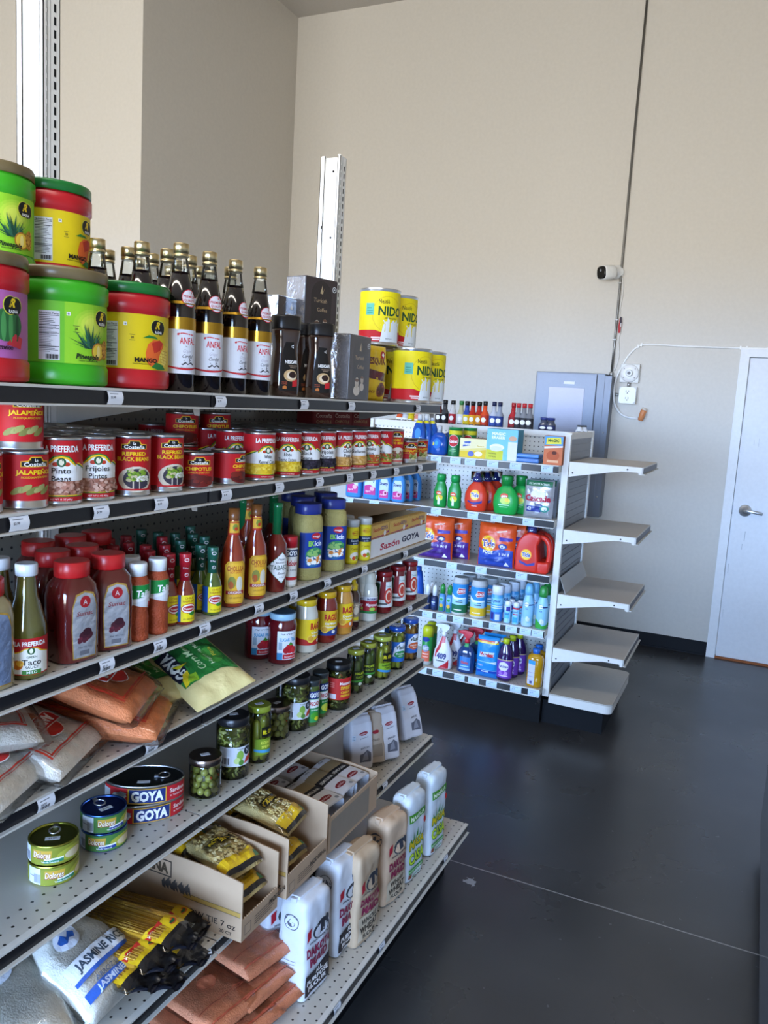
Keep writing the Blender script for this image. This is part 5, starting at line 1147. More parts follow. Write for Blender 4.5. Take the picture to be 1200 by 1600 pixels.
rg1 = ragu('#cfc7b4', '#d8b21c', None, '#e8c41e', '#b82a24', ('Classic', 'Alfredo')); rg2 = ragu('#7a1c12', '#d8a81c', None, '#e0b81e', '#1c3a84', ('Old World', 'Traditional')); rg3 = ragu('#c98c34', '#d8a81c', None, '#e8c41e', '#d8742a', ('Double', 'Cheddar'))
row(rg1, 4, 477, .033, 'white alfredo sauce jar with yellow lid, next to the preserves', BG4, off=40)
row(rg2, 4, 508, .033, 'red pasta sauce jar with yellow and blue label', BG4, off=12)
row(rg3, 4, 533, .033, 'orange cheese sauce jar with yellow lid', BG4, off=22)
row(rg1, 4, 468, .033, 'white sauce jar hidden behind the front one', 'hidden sauce jars', off=12, back=.08); row(rg2, 4, 500, .033, 'red sauce jar hidden behind the front one', 'hidden red sauce jars', off=12, back=.08)
chs = bottle('syrup_bottle', 'bottle', [(.020, 0), (.0235, .004), (.0215, .035), (.0235, .075), (.019, .105), (.012, .118), (.0115, .122)], [(.0125, .118), (.013, .120), (.013, .134), (.007, .140), (.006, .15), (.001, .15)], [('p', [(-12, 26), (14, 26), (14, 84), (-12, 84)], '#8a7a68'), ('e', 2, 60, 9, 12, '#c8b8a0'), ('t', 'SYRUP', 2, 76, 6, '#f0e0c0', {'w': 22}), ('r', -10, 30, 12, 40, '#c8b422')], col='#32130e', lidcol='#c8a41a', n=28)
row(chs, 4, 550, .0235, 'dark chocolate syrup bottle between the cheese sauce and the mayonnaise', BG4, off=24)
may = bottle('mayonnaise_bottle', 'bottle', [(.022, 0), (.0255, .004), (.0255, .085), (.022, .105), (.0145, .118), (.014, .12)], [(.0175, .118), (.0185, .120), (.0155, .150), (.014, .152), (.001, .152)], [('r', -48, 26, 48, 78, '#a8222e'), ('p', [(-48, 26), (48, 26), (48, 34), (-48, 34)], '#2c7a3c'), ('t', 'McCORMICK', 6, 70, 6, '#1e2a5a', {'w': 34, 'b': .03}), ('r', -48, 66, 48, 78, '#d8d8dc'), ('t', 'McCORMICK', 6, 72, 6, '#2a2a5a', {'w': 34, 'b': .03}), ('t', 'Mayonesa', 6, 54, 10, '#efe4e4', {'w': 40, 'sk': .1, 'b': .02}), ('e', 6, 40, 10, 5, '#9ac24a')], col='#cfcabb', lidcol='#c8c2b0', n=30)
row(may, 4, 563, .022, 'small mayonnaise bottle half hidden behind the larger one', BG4, off=10, back=.03)
row(may, 4, 576, .0255, 'mayonnaise bottle with red label and cone cap', BG4, off=12)
ket = bottle('fruit_spread_jar', 'jar', [(.026, 0), (.031, .005), (.0315, .03), (.029, .062), (.0265, .095), (.0245, .118), (.024, .122)], [(.0262, .120), (.027, .122), (.027, .134), (.0255, .136), (.001, .136)],
  [('p', [(-50, 22), (50, 22), (44, 80), (40, 104), (-40, 104), (-44, 80)], '#d8dcd8'), ('p', [(-46, 34), (-16, 28), (-14, 98), (-42, 98)], '#2f5a34'), ('p', [(-16, 46), (4, 46), (4, 104), (-12, 104)], '#8a1c22'), ('e', 16, 58, 16, 26, '#c0392c'), ('e', 16, 58, 11, 19, '#e0cdb8'), ('e', 17, 57, 8, 14, '#b8402e'), ('t', 'Tomate', 16, 90, 6, '#3a8a8a', {'w': 22}), ('r', -16, 30, 12, 36, '#5a5a5a')], col='#6c1015', lidcol='#8a141c', n=32)
for px, t_ in ((598, 'nearest'), (619, 'middle'), (638, 'farthest')):
    row(ket, 4, px, .031, 'curvy red jar with white and green label, %s of the three at the shelf end' % t_, BG4, off=6)
row(ket, 4, 604, .031, 'curvy red jar hidden behind the front ones', 'hidden curvy jars', off=6, back=.08)

# --- fifth shelf: fish tins, pickles and olives
F5 = 'tins and jars on the fifth shelf'
def tuna(top, base, lab, ribbon):
    r, h = .0445, .0395; q = r - .0003
    sh = [('r', -140, 3, 140, 36, lab), ('e', 40, 18, 30, 12, '#a8a83a'), ('e', 44, 16, 20, 8, '#d8c8a0'), ('p', [(-12, 6), (22, 8), (22, 15), (-12, 13)], ribbon), ('p', [(-12, 12), (22, 14), (22, 17), (-12, 15)], '#e8e8e8'), ('p', [(-34, 15), (0, 15), (2, 31), (-34, 31)], '#c8a03a'), ('t', 'Dolores', -17, 22, 12, '#7a1c1a', {'w': 33, 'b': .08, 'sk': .1}), ('t', 'Dolores', -17, 22.5, 11.5, '#f0e6c8', {'w': 32, 'b': .02, 'sk': .1}), ('t', 'Yellowfin Tuna in Oil', -2, 9, 3.2, '#f0f0e8', {'w': 30}), ('r', -70, 4, -42, 35, '#d0d4dc'), ('r', -67, 18, -56, 20, '#8a8a94')]
    for k in range(8): sh.append(('r', -56 + k * 1.7, 7, -55.2 + k * 1.7, 24, '#4a4a5a'))
    return product('tuna_tin', 'tin', tin(r, h, [lab, (q, .003), (q, h - .0035)], sh, pull=True, topcol=top, base=base, step=.004))
tg_, tb_ = tuna('#7d8038', '#a8a848', '#868a2c', '#2c7a5a'), tuna('#1a3a8c', '#3a5a9c', '#4a7a3a', '#1e3a8a')
def tins2(p, px, r, lab, dz, off, back=.055): return row(p, 5, px, r, lab, F5, off=off, dz=dz, back=back)
tins2(tg_, 84, .0445, 'olive green tuna tin under the other green one', 0, 24, .05); tins2(tg_, 84, .0445, 'olive green tuna tin with ring pull, on top of its pair', .0400, -6, .05)
tins2(tb_, 163, .0445, 'blue rimmed tuna tin under the other blue one', 0, 2, .05); tins2(tb_, 162, .0445, 'blue tuna tin with ring pull, on top of its pair', .0400, 30, .05)
# oval sardine tins
def sardine():
    h, a, b_ = .042, .082, .053
    g = G('metal', '#c4c6c8'); pr = [(.97, 0), (1, .002), (1, h - .004), (1.012, h - .003), (1.012, h), (.985, h), (.97, h - .004)]
    g.lathe(pr, 48, sx=a, sy=b_, cap=False)
    tp = G('metal', '#5b6064'); tp.lathe([(.972, h - .004), (.86, h - .004), (.84, h - .003), (.2, h - .003), (.001, h - .003)], 48, sx=a, sy=b_, cap=False)
    p = G('metal', '#c9cacc'); cx = a * .48
    p.tube([(cx + .012 * math.cos(R(q)), .013 * math.sin(R(q)), h - .0005) for q in range(0, 361, 30)], .0016, 6); p.box(cx - .02, -.004, h - .003, cx - .010, .004, h); 
    st = G('paper', '#e2e4e8').box(-.014, -.03, h - .003, .012, -.020, h - .0024)
    l = G('paper', '#b8232a'); l.lathe(['#b8232a', (1.004, .003), (1.004, h - .006)], 48, sx=a, sy=b_, cap=False)
    sh = [('r', -26, 3.5, 42, 36, '#d8a82c'), ('r', -24, 5, 40, 34.5, '#1d2f6a'), ('t', 'GOYA', 8, 20, 21, '#eceae4', {'w': 56, 'b': .05}), ('t', 'Sardines', 70, 25, 9, '#f0d8d0', {'w': 42, 'b': .02}), ('t', 'in Tomato Sauce', 70, 14, 4.5, '#f0d8d0', {'w': 40}), ('p', [(-60, 18), (-34, 12), (-28, 20), (-36, 28), (-56, 24)], '#b8bcc4'), ('p', [(-50, 22), (-34, 18), (-28, 26), (-40, 30)], '#8a92a0'), ('r', -108, 5, -66, 30, '#c8cace')]
    def mp(u, v, off):
        t_ = u / .068; return ((a * 1.006 + off) * math.sin(t_), -(b_ * 1.006 + off) * math.cos(t_), v)
    put_print(l, sh, mp, su=.004)
    return product('sardine_tin', 'tin', [('body', g), ('lid', tp), ('pull_ring', p, 'lid'), ('price_sticker', st, 'lid'), ('label', l)])
sd = sardine()
xs, ys = XG - .005 - .105, sight_y(232, XG - .10, .80)
use(sd, (xs, ys, ZS[5] + .0003), -58 + 16, 'oval sardine tin underneath, same red label as the one on it', F5)
use(sd, (xs, ys, ZS[5] + .0427), -58 + 4, 'oval sardine tin with dark lid and ring pull, on top', F5)
OLV = ['#8f8f3c', '#9c9a48', '#7f8034', '#a8a454']
GJ = lambda r, h: [(r - .004, 0), (r, .004), (r, h - .016), (r - .003, h - .008), (r - .005, h - .006)]
olj = jar_of('olive_jar', GJ(.036, .088), [(.037, .078), (.0375, .080), (.0375, .092), (.036, .0935), (.001, .0935)], '#84746a', fill_balls(.0355, .076, .0095, OLV, seed=2), [('r', 30, 24, 52, 62, '#c8d0d8'), ('r', 34, 30, 48, 34, '#7a8a6a'), ('r', 34, 40, 48, 54, '#9ab08a')], lidmat='metal')
row(olj, 5, 320, .036, 'short jar of stuffed green olives with a brown lid, next to the gap', F5, off=20, back=.012)
nop = jar_of('cactus_jar', GJ(.0405, .142), [(.0375, .132), (.038, .134), (.038, .150), (.036, .152), (.001, .152)], '#17171b', fill_bits(.040, .130, ['#7a7c30', '#8f9040', '#5d6124', '#a8a65a'], 170, seed=3),
  [('r', -40, 36, 42, 84, '#d8dadf'), ('r', -38, 40, -12, 62, '#e8e8ec'), ('e', 12, 62, 9, 13, '#8ab04a'), ('e', 4, 50, 8, 8, '#c8d88a'), ('e', 15, 44, 7, 7, '#5c8a3a'), ('p', [(22, 40), (42, 46), (42, 62), (28, 54)], '#c8402c'), ('e', 32, 72, 11, 11, '#1c2636'), ('t', 'N', 32, 72, 10, '#d8dce4'), ('t', 'Nopalitos', 14, 79, 4, '#5a6a4a', {'w': 20})] + [('r', -36 + k * 2.3, 42, -35 + k * 2.3 + .4 * (k % 3), 58, '#2c2c34') for k in range(10)])
row(nop, 5, 363, .0405, 'tall jar of green cactus strips with black lid, next to the short olive jar', F5, off=10, back=.01)
row(nop, 5, 461, .0405, 'jar of green cactus strips with black lid, beside the narrow vegetable jars', F5, off=12, back=.03)
row(nop, 5, 452, .0405, 'cactus jar in the row behind', 'cactus jars behind', off=12, back=.13)
PK = ['#8a8d2a', '#9c9c34', '#777c22', '#a8a844']
def spears(lid, sh, fill=PK, r=.030, h=.142, name='pickle_jar', lm='gloss', core='#4b4c14', seed=1):
    return jar_of(name, GJ(r, h), [(r - .0015, h - .010), (r - .001, h - .008), (r - .001, h + .004), (r - .003, h + .0055), (.001, h + .0055)], lid, fill_spears(r - .0005, h - .016, .0105, fill, core=core, seed=seed), sh, lidmat=lm, n=30)
mo = spears('#8e9a30', [('r', -8, 70, 32, 96, '#14160e'), ('t', 'Mt. Olive', 13, 83, 11, '#d8c81e', {'w': 36, 'b': .04}), ('r', -24, 24, 32, 66, '#7f9a24'), ('t', 'KOSHER', 8, 56, 8, '#dce05a', {'w': 34, 'b': .03}), ('t', 'SPEARS', 8, 45, 7, '#dce05a', {'w': 30, 'b': .03}), ('p', [(-26, 34), (30, 24), (30, 34), (-26, 40)], '#4a9ac8')])
row(mo, 5, 403, .030, 'pickle spear jar with yellow green lid, between the black lidded cactus jars', F5, off=30, back=.012)
olj2 = olj
row(olj2, 5, 432, .036, 'short olive jar in the shade, between the pickle spears and cactus jar', F5, off=50, back=.045)
def narrow(colr, t2, seed):
    return bottle('vegetable_jar', 'jar', GJ(.023, .128), [(.0235, .118), (.0235, .132), (.022, .134), (.001, .134)], [('r', -60, 82, 60, 104, '#1d2c6c'), ('t', 'GOYA', 6, 93, 13, '#ececec', {'w': 34, 'b': .05}), ('r', -60, 14, 60, 82, colr[0]), ('r', -14, 56, 30, 80, '#e6e6e2'), ('t', t2, 7, 68, 11, '#b8262c', {'w': 36, 'b': .03}), ('t', 'in vinegar', 7, 50, 5, '#e8e8d8', {'w': 26}), ('e', 6, 32, 14, 11, colr[1]), ('e', 12, 24, 8, 6, '#e0d022')], col='#4d5a22', lidcol='#333838', n=28)
nj1, nj2 = narrow(('#2f8a4a', '#4c9a2c'), 'PECADO', 1), narrow(('#1f7a34', '#c8d24a'), 'RECAO', 2)
nj1 = nj1
row(nj1, 5, 485, .023, 'narrow jar with blue and green label, nearer of two', F5, off=20, back=.02)
row(nj2, 5, 499, .023, 'narrow jar with blue band and bright green label, beside the red labelled jar', F5, off=34, back=.03)
rdj = jar_of('pepper_jar', GJ(.0385, .132), [(.0365, .122), (.037, .124), (.037, .138), (.035, .140), (.001, .140)], '#19191b', fill_bits(.038, .118, ['#6a6a24', '#8a4a1e', '#84842e', '#4d5420'], 130, seed=5, core='#3a3812'),
  [('r', -110, 34, 110, 100, '#bf2a26'), ('t', 'Mezzetta', 22, 84, 9, '#f0e4dc', {'w': 40, 'b': .03}), ('t', 'SWEET', 24, 70, 10, '#e8c22a', {'w': 38, 'b': .04}), ('t', 'CHERRY', 24, 57, 7, '#e8c22a', {'w': 36, 'b': .03}), ('t', 'PEPPERS', 24, 46, 7, '#e8c22a', {'w': 36, 'b': .03}), ('r', -34, 37, -8, 52, '#d8c8cc'), ('r', -34, 84, -14, 86, '#e08a80'), ('r', -34, 78, -14, 80, '#e08a80'), ('r', -34, 72, -14, 74, '#e08a80')], n=34)
row(rdj, 5, 527, .0385, 'wide jar with black lid and big red label', F5, off=6, back=.004)
dkf = ['#4c5a1e', '#5c6a28', '#3f4c18', '#6a7434']
hp = spears('#a9a83a', [('r', -26, 28, 30, 74, '#2a3414'), ('t', 'HALAPE', 6, 66, 8, '#c8d432', {'w': 34, 'b': .03}), ('t', 'SLICES', 6, 54, 7, '#a8c42c', {'w': 30}), ('r', -26, 38, 30, 44, '#4a9a3a'), ('e', 6, 32, 7, 5, '#d8dcc8')], fill=dkf, r=.0275, h=.134, core='#2a3210', seed=3)
row(hp, 5, 554, .0275, 'dark green pickle jar with yellowish lid, nearer of two', F5, off=26, back=.03)
row(hp, 5, 573, .0275, 'dark green pickle jar with yellowish lid, next to the yellow pickles', F5, off=6, back=.03)
mo2 = spears('#b2b84a', [('r', -8, 64, 34, 92, '#14160e'), ('t', 'Mt. Olive', 13, 78, 12, '#d8c81e', {'w': 38, 'b': .04}), ('r', -20, 30, 34, 58, '#8fb01f'), ('t', 'HAMBURGER', 10, 50, 7, '#1f3a1a', {'w': 40, 'b': .03}), ('t', 'CHIPS', 10, 40, 7, '#1f3a1a', {'w': 22, 'b': .03}), ('p', [(-24, 30), (34, 22), (34, 30), (-24, 37)], '#3a8ac0')], fill=['#b0ac34', '#c2ba44', '#9c9c2a'], r=.032, h=.140, core='#7a7a1c', seed=6)
row(mo2, 5, 595, .032, 'yellow pickle jar with pale yellow lid, beside the blue lidded jars', F5, off=24, back=.012)
def vl(c2, t2, fc, core):
    return spears('#1f4fa8', [('r', -70, 30, 70, 100, '#2b68b8'), ('p', [(-22, 48), (30, 48), (30, 96), (4, 98), (-16, 80)], '#e4e8ee'), ('t', 'Vlasic', 8, 82, 14, '#1b3a2c', {'w': 38, 'b': .03, 'sk': .1}), ('e', 8, 56, 24, 13, c2), ('t', t2, 8, 59, 6, '#f0f0e8', {'w': 34, 'b': .02}), ('t', 'dills', 8, 51, 5, '#f0f0e8', {'w': 18})], fill=fc, r=.0295, h=.146, core=core, seed=8)
v1, v2 = vl('#2c8a4a', 'Kosher', ['#9ca032', '#aeb040'], '#6a7420'), vl('#d8602c', 'Bread & Butter', ['#8a5a1e', '#9c6a24', '#b0782c'], '#5a3c14')
row(v1, 5, 618, .0295, 'blue lidded pickle jar with green oval on its label', F5, off=20, back=.012)
row(v2, 5, 639, .0295, 'blue lidded pickle jar with orange oval, last on the fifth shelf', F5, off=26, back=.012)
row(v1, 5, 612, .0295, 'blue lidded pickle jar hidden in the row behind', 'hidden pickle jars', off=26, back=.09)

# --- sixth shelf: rice, spaghetti, pasta cartons, paper bags
S6 = 'bags and cartons on the sixth shelf'
rsh = [('e', -30, 150, 30, 26, '#d8dce6'), ('p', [(-52, 150), (-40, 158), (-30, 148), (-20, 158), (-8, 150), (-14, 140), (-26, 144), (-36, 136), (-48, 142)], '#2a5aa8'), ('r', -78, 70, 78, 104, '#e4e6ea'), ('t', 'JASMINE RICE', 4, 88, 17, '#3a4a5a', {'w': 132, 'b': .03}), ('r', -78, 62, 78, 70, '#2a5ab0'), ('t', 'ARROZ JAZMIN', 2, 50, 9, '#5a6a84', {'w': 100}), ('p', [(-78, 26), (78, 26), (78, 44), (-78, 44)], '#2a5ab0'), ('t', 'JASMINE RICE', 4, 35, 11, '#c8d4e8', {'w': 120, 'b': .03})]
def ricebag(seed, label=True):
    g, mp = pillow(.168, .22, .080, mat='grain', col='#ece9de', seed=seed, wr=.0008)
    f, _m = pillow(.18, .27, .092, mat='film', col='#fff', seed=seed, wr=.0013, nx=40, ny=46)
    g.warp(lambda p: Vector((p.x * (1 - max(0, p.z - .13) * 5.5), p.y, p.z))); f.warp(lambda p: Vector((p.x * (1 - min(.72, max(0, p.z - .14) * 6)), p.y, p.z)))
    l = G('bag', '#fff'); put_print(l, rsh if label else rsh[:1], lambda u, v, off: (lambda q: (q[0] * (1 - min(.72, max(0, q[2] - .14) * 6)), q[1], q[2]))(_m(u, v, off)), su=.005, sv=.006, base=.0030, dz=.0002, mat='bag')
    return product('rice_bag', 'bag', [('contents', g), ('film', f), ('print', l)])
rb = ricebag(3)
Z6 = ZS[6]
lay(rb, -.985, 1.085, .042, 184, 'bag of jasmine rice with blue print near the bottom left corner', S6, 6, lean=24)
rb2 = ricebag(5, False)
lay(rb2, -1.10, 1.00, .045, 140, 'plain clear rice bag behind the printed one', S6, 6, lean=18)
lay(rb2, -1.03, .90, .042, 150, 'plain clear rice bag in the bottom left corner', S6, 6, lean=10)
# spaghetti packs
def spag():
    g = G('grain', '#c8962c'); rd = random.Random(5)
    g.box(-.036, -.012, .03, .036, .012, .25, bev=.008, mat='liquid')
    for i in range(46):
        x = -.034 + .068 * rd.random(); y = -.0125 + .001 * rd.random(); 
        g.tube([(x, y - .0008, .032), (x + rd.uniform(-.003, .003), y - .0008, .248)], .0009, 5, col=rd.choice(['#c9982e', '#b8862a', '#d8ab40', '#a87a24']))
    f, mp = pillow(.088, .28, .034, mat='film', col='#fff', seed=2, wr=.002, nx=12, ny=22)
    e = G('bag', '#1a1718')
    sh = [('r', -40, 2, 40, 20, '#1a1718'), ('r', -40, 20, 40, 52, '#e0b81e'), ('p', [(-40, 52), (40, 52), (40, 62), (0, 56), (-40, 66)], '#e0b81e'), ('e', 16, 36, 11, 9, '#c8502a'), ('e', 16, 36, 8, 6, '#2a5a34'), ('r', -40, 44, 4, 58, '#c0281e'), ('t', 'MODERNA', -17, 51, 7, '#f0e4c8', {'w': 40, 'b': .03}), ('r', -40, 238, 40, 274, '#e0b81e')]
    put_print(e, sh, mp, su=.01, sv=.012, mat='bag')
    tl = G('bag', '#131214')
    for q in range(3):
        cr = crumple(.006, 60, q + 2)
        vs = []; n = 10
        for a in range(n + 1):
            for b_ in range(7): vs.append(cr(Vector(((-.036 + .072 * a / n) * (1 - .55 * math.sin(b_ / 6 * 2.2)), -.006 + .006 * q,   .006 - .040 * b_ / 6))))
        tl.add(vs, [(a * 7 + b_, (a + 1) * 7 + b_, (a + 1) * 7 + b_ + 1, a * 7 + b_ + 1) for a in range(n) for b_ in range(6)], ['#131214', '#1c1a20', '#24242c'][q], sm=True)
    return product('spaghetti_pack', 'pack', [('contents', g), ('film', f), ('print', e), ('wrapper_end', tl)])
sp = spag()
SPG = 'spaghetti packs'
for px, py, X, hd, t_ in ((284, 1466, -.945, 186, 'spaghetti pack lying highest, its yellow end against the bow tie carton'), (250, 1500, -.950, 184, 'spaghetti pack in the middle of the pile, red and yellow end'), (226, 1530, -.955, 182, 'spaghetti pack low in the pile beside the rice bag'),
        (300, 1492, -.955, 186, 'spaghetti pack under the highest one'), (262, 1528, -.96, 184, 'spaghetti pack under the middle one'), (300, 1478, -1.02, 188, 'spaghetti pack at the back, mostly in shade')):
    v = FW + RT * ((px - 600) / FPX) - UP * ((py - 800) / FPX); t0 = X / v.x
    use(sp, (X, v.y * t0, max(CH + v.z * t0, Z6 + .022)), 0, t_, SPG, rot=lie(0, 0, 0, hd, 0, 0), scale=(1.1, 1.1, 1))
# display cartons with pasta bags
def tray(x1, y0, w, d, h, hf, label, group, prints, name='display_carton', ear=True, rz=0):
    """open carton: outer front face at x1, near side at y0, width w along y, depth d, height h; cut-down front hf"""
    t = empty(name, (x1, y0, Z6 + .0004)); t.rotation_euler = (0, 0, R(rz)); tag(t, label, 'carton', group); e = .003
    g = G('card', '#b89a7c')
    g.box(-d, 0, 0, 0, w, e)
    side = [(-d, e), (0, e), (0, h * .93), (-.02, h * .95), (-.10, h), (-d, h)]
    for ya in (0, w - e): g.prism(side, ya, ya + e, 'y')
    g.box(-d, e, e, -d + e, w - e, h); g.box(-e, e, e, 0, w - e, hf)
    # torn edge teeth along the front
    for k in range(int(w / .008)): g.prism([(e + k * .008, hf), (e + k * .008 + .008, hf), (e + k * .008 + .004, hf + .0035)], -e, 0, 'x')
    g.build('tray', t)
    p = G('paper', '#8a7a6a')
    put_print(p, prints[0], lambda u, v, off: (u - d, -off - .0001, v)); put_print(p, prints[1], lambda u, v, off: (.0001 + off, u, v))
    p.build('print', t); return t
D6 = .36; yA, yA2, yB, yB2, yC, yD = 1.366, 1.512, 1.546, 1.741, 1.763, 2.057
ps1 = [('r', 6, 92, 106 + 60, 132, '#3a302a'), ('r', 9, 95, 163, 129, '#b89a7c'), ('t', 'MODERNA', 86, 112, 24, '#4a3c2c', {'w': 142, 'b': .05}), ('r', 200, 58, 356, 68, '#b8924a'), ('r', 200, 68, 356, 68.8, '#3a302a'), ('r', 200, 57, 356, 58, '#3a302a'), ('t', 'BOW TIE 7 oz', 274, 30, 14, '#2c2420', {'w': 140, 'b': .01}), ('t', '20 CT', 318, 12, 8, '#2c2420', {'w': 34})]
ps1 += [('p', [(140 + 9 * k, 66 + 5 * (k % 3)), (150 + 9 * k, 62), (146 + 9 * k + 6 * (k % 2), 88 + 6 * (k % 2)), (138 + 9 * k, 78)], '#4a4440') for k in range(9)]
pf1 = [('r', 12, 10, 36, 34, '#6a5a4c'), ('r', 13.5, 11.5, 34.5, 32.5, '#b89a7c')] + [('r', 50, 14 + 6 * k, 120 + 10 * (k % 3), 16 + 6 * k, '#5a4c40') for k in range(4)] + [('t', 'MODERNA', 150, 34, 11, '#4a3c30', {'w': 80, 'b': .03})]
tray(-.912, yA, yA2 - yA, D6, .150, .050, 'brown carton printed BOW TIE 7 oz full of pasta bags', 'pasta cartons', (ps1, pf1))
tray(-.908, yB, yB2 - yB, D6, .165, .060, 'second brown pasta carton, between the bow tie carton and the pale packs', 'pasta cartons', (ps1, pf1))
tray(-.915, yC, yD - yC, D6, .12, .10, 'carton of white and black packs, farthest of the three cartons', 'pasta cartons', ([], [('r', 10, 10, 240, 90, '#8f8272')]))
def pasta(shape, seed):
    g, mp0 = pillow(.12, .165, .045, mat='grain', col='#cfb678', seed=seed, wr=.0022, nx=14, ny=18)
    rd = random.Random(seed)
    for i in range(190):
        u, v = rd.uniform(-.052, .052), rd.uniform(.03, .145)
        if .085 < v < .112 and abs(u) < .046: continue
        p = Vector(mp0(u, v, .001)); a = rd.uniform(0, 3.1); s_ = .0085
        c = rd.choice(['#dcc486', '#e6d29c', '#cdb26c', '#d8bc78'])
        M_ = Matrix.Translation(p) @ Matrix.Rotation(a, 4, 'Y')
        if shape == 'bow': g.add([(-s_, -.002, -.005), (0, -.004, -.001), (s_, -.002, -.005), (s_, -.002, .005), (0, -.004, .001), (-s_, -.002, .005)], [(0, 1, 4, 5), (1, 2, 3, 4)], c, None, False, M_)
        else: g.tube([M_ @ Vector((s_ * math.cos(q) * .6, -.003, s_ * math.sin(q) * .6)) for q in (0, .8, 1.6, 2.4, 3.1)], .0022, 6, col=c)
    f, mp = pillow(.13, .19, .05, mat='film', col='#fff', seed=seed, wr=.003, nx=14, ny=18)
    l = G('bag', '#e0b81e'); sh = [('r', -60, 2, 60, 12, '#1a1718'), ('r', -60, 12, 60, 36, '#dcb01c'), ('p', [(-60, 36), (60, 36), (60, 48), (10, 40), (-60, 44)], '#dcb01c'), ('r', -60, 158, 60, 186, '#dcb01c'), ('r', -44, 88, 44, 108, '#17140f'), ('t', 'MODERNA', 0, 98, 14, '#d8b02a', {'w': 80, 'b': .04}), ('r', -18, 64, 14, 82, '#8a7a3a'), ('p', [(44, 12), (60, 12), (60, 30), (50, 30)], '#2c7a4a'), ('t', 'CORBATA', 0, 74, 8, '#e8e0c8', {'w': 40})]
    put_print(l, sh, mp, su=.010, sv=.010, base=.0050, dz=.0002, mat='bag')
    return product('pasta_bag', 'bag', [('contents', g), ('film', f), ('print', l)])
pb, pe_ = pasta('bow', 3), pasta('elbow', 7)
PG = 'pasta bags in the cartons'
yc_ = (yA + yA2) / 2
for i, (dx, dz, hd, ln, t_) in enumerate(((-.02, .06, 176, 6, 'bow tie pasta bag at the cut front of the carton, lower layer'), (-.035, .118, 170, 10, 'bow tie pasta bag on top at the front of the carton'), (-.175, .125, 184, 6, 'bow tie pasta bag on top at the back of the carton'), (-.17, .045, 180, 4, 'bow tie pasta bag in the lower layer at the back'))):
    lay(pb, -.918 + dx, yc_ + (-.004 if i % 2 else .004), dz, hd, t_, PG, 6, lean=ln, scale=(.93, .95, .95))
yc_ = (yB + yB2) / 2
for i, (dx, dz, hd, ln, t_) in enumerate(((-.02, .045, 178, 8, 'elbow pasta bag at the front of the second carton, lower layer'), (-.03, .125, 186, 14, 'elbow pasta bag with yellow corners, on top in the second carton'), (-.17, .13, 176, 8, 'elbow pasta bag at the back of the second carton'), (-.17, .05, 180, 4, 'elbow pasta bag low at the back of the second carton'))):
    lay(pe_, -.918 + dx, yc_ + (.012 if i % 2 else -.008), dz, hd, t_, PG, 6, lean=ln, scale=(.93, .95, .95))
wsh = lambda c: [('r', -46, 2, 46, 148, '#d4d2d6'), ('r', -46, 92, 46, 128, '#8f7c5c'), ('r', -46, 64, 46, 92, '#1c1a1e'), ('t', 'SEMOLINA', 0, 78, 10, '#c8c4bc', {'w': 62, 'b': .02}), ('e', 0, 32, 24, 10, '#7c1c24'), ('t', 'golden', 0, 32, 8, '#d8b8b8', {'w': 34}), ('t', 'FINE', 0, 140, 5, '#444', {'w': 20}), ('e', 26, 14, 7, 6, '#8a8a90')]
wp = brick(.096, .045, .155, '#c9c7cb', wsh(0), 'coffee_pack', 'pack', seed=4, amp=.0016, lm='bag', fold=False)
WG = 'white and black packs in the third carton'
for i, (x, y, dz, hd, t_) in enumerate(((-.93, yC + .055, .095, 176, 'white pack with maroon oval, front left of the third carton'), (-.935, yC + .155, .093, 182, 'white and black pack, front middle of the third carton'), (-.94, yC + .235, .088, 178, 'white and black pack, far side of the third carton'), (-1.10, yC + .06, .09, 180, 'white and black pack at the back, near side'), (-1.10, yC + .165, .09, 178, 'white and black pack at the back, far side'), (-.935, yC + .06, .045, 180, 'white pack under the front left one'), (-.935, yC + .165, .043, 180, 'white pack under the front middle one'))):
    lay(wp, x, y, dz, hd, t_, WG, 6, lean=3)
# standing white paper bags
psh = [('r', -40, 4, 40, 150, '#c4c0c2'), ('e', 4, 118, 14, 6, '#8a222c'), ('t', 'golden', 4, 118, 5, '#d8b8b8', {'w': 20}), ('p', [(-8, 22), (30, 22), (30, 50), (16, 60), (4, 52), (-8, 50)], '#5f5f68'), ('p', [(0, 26), (20, 30), (14, 56), (4, 46)], '#8a8a92'), ('t', 'BARLEY', 10, 68, 6, '#55555c', {'w': 30}), ('t', 'pearled', 6, 104, 5, '#6a6a70', {'w': 24}), ('r', -38, 100, -22, 116, '#b8c4d0'), ('r', -36, 103, -24, 104, '#444'), ('r', -36, 107, -24, 108, '#444'), ('r', -36, 111, -24, 112, '#444')]
pbag = brick(.085, .055, .175, '#b9b4b6', psh, 'paper_bag', 'bag', seed=8, amp=.004, fold=True)
tsh = [('r', -20, 20, 24, 60, '#8a7a68'), ('e', 4, 100, 12, 6, '#8a222c'), ('t', 'OATS', 4, 74, 7, '#55483c', {'w': 26})]
pbt = brick(.08, .05, .165, '#ab9884', tsh, 'paper_bag', 'bag', seed=12, amp=.004, fold=True)
PBG = 'standing paper bags on the sixth shelf'
def stand(p, px, back, k, label, group, turn, lean=0):
    X = XF[k] - .005 - back; y = sight_y(px, X, ZS[k] + .05)
    return use(p, (X, y, ZS[k] + .004 + abs(math.sin(R(lean))) * .03), 0, label, group, rot=(R(lean), 0, R(turn + 90)))
stand(pbag, 560, .105, 6, 'white paper bag with maroon oval, nearest and standing behind the cartons', PBG, -30, -6)
stand(pbt, 583, .075, 6, 'tan paper bag between the white paper bags', PBG, -32, -14)
stand(pbag, 603, .055, 6, 'white paper bag with a barley picture, second from the shelf end', PBG, -26, -12)
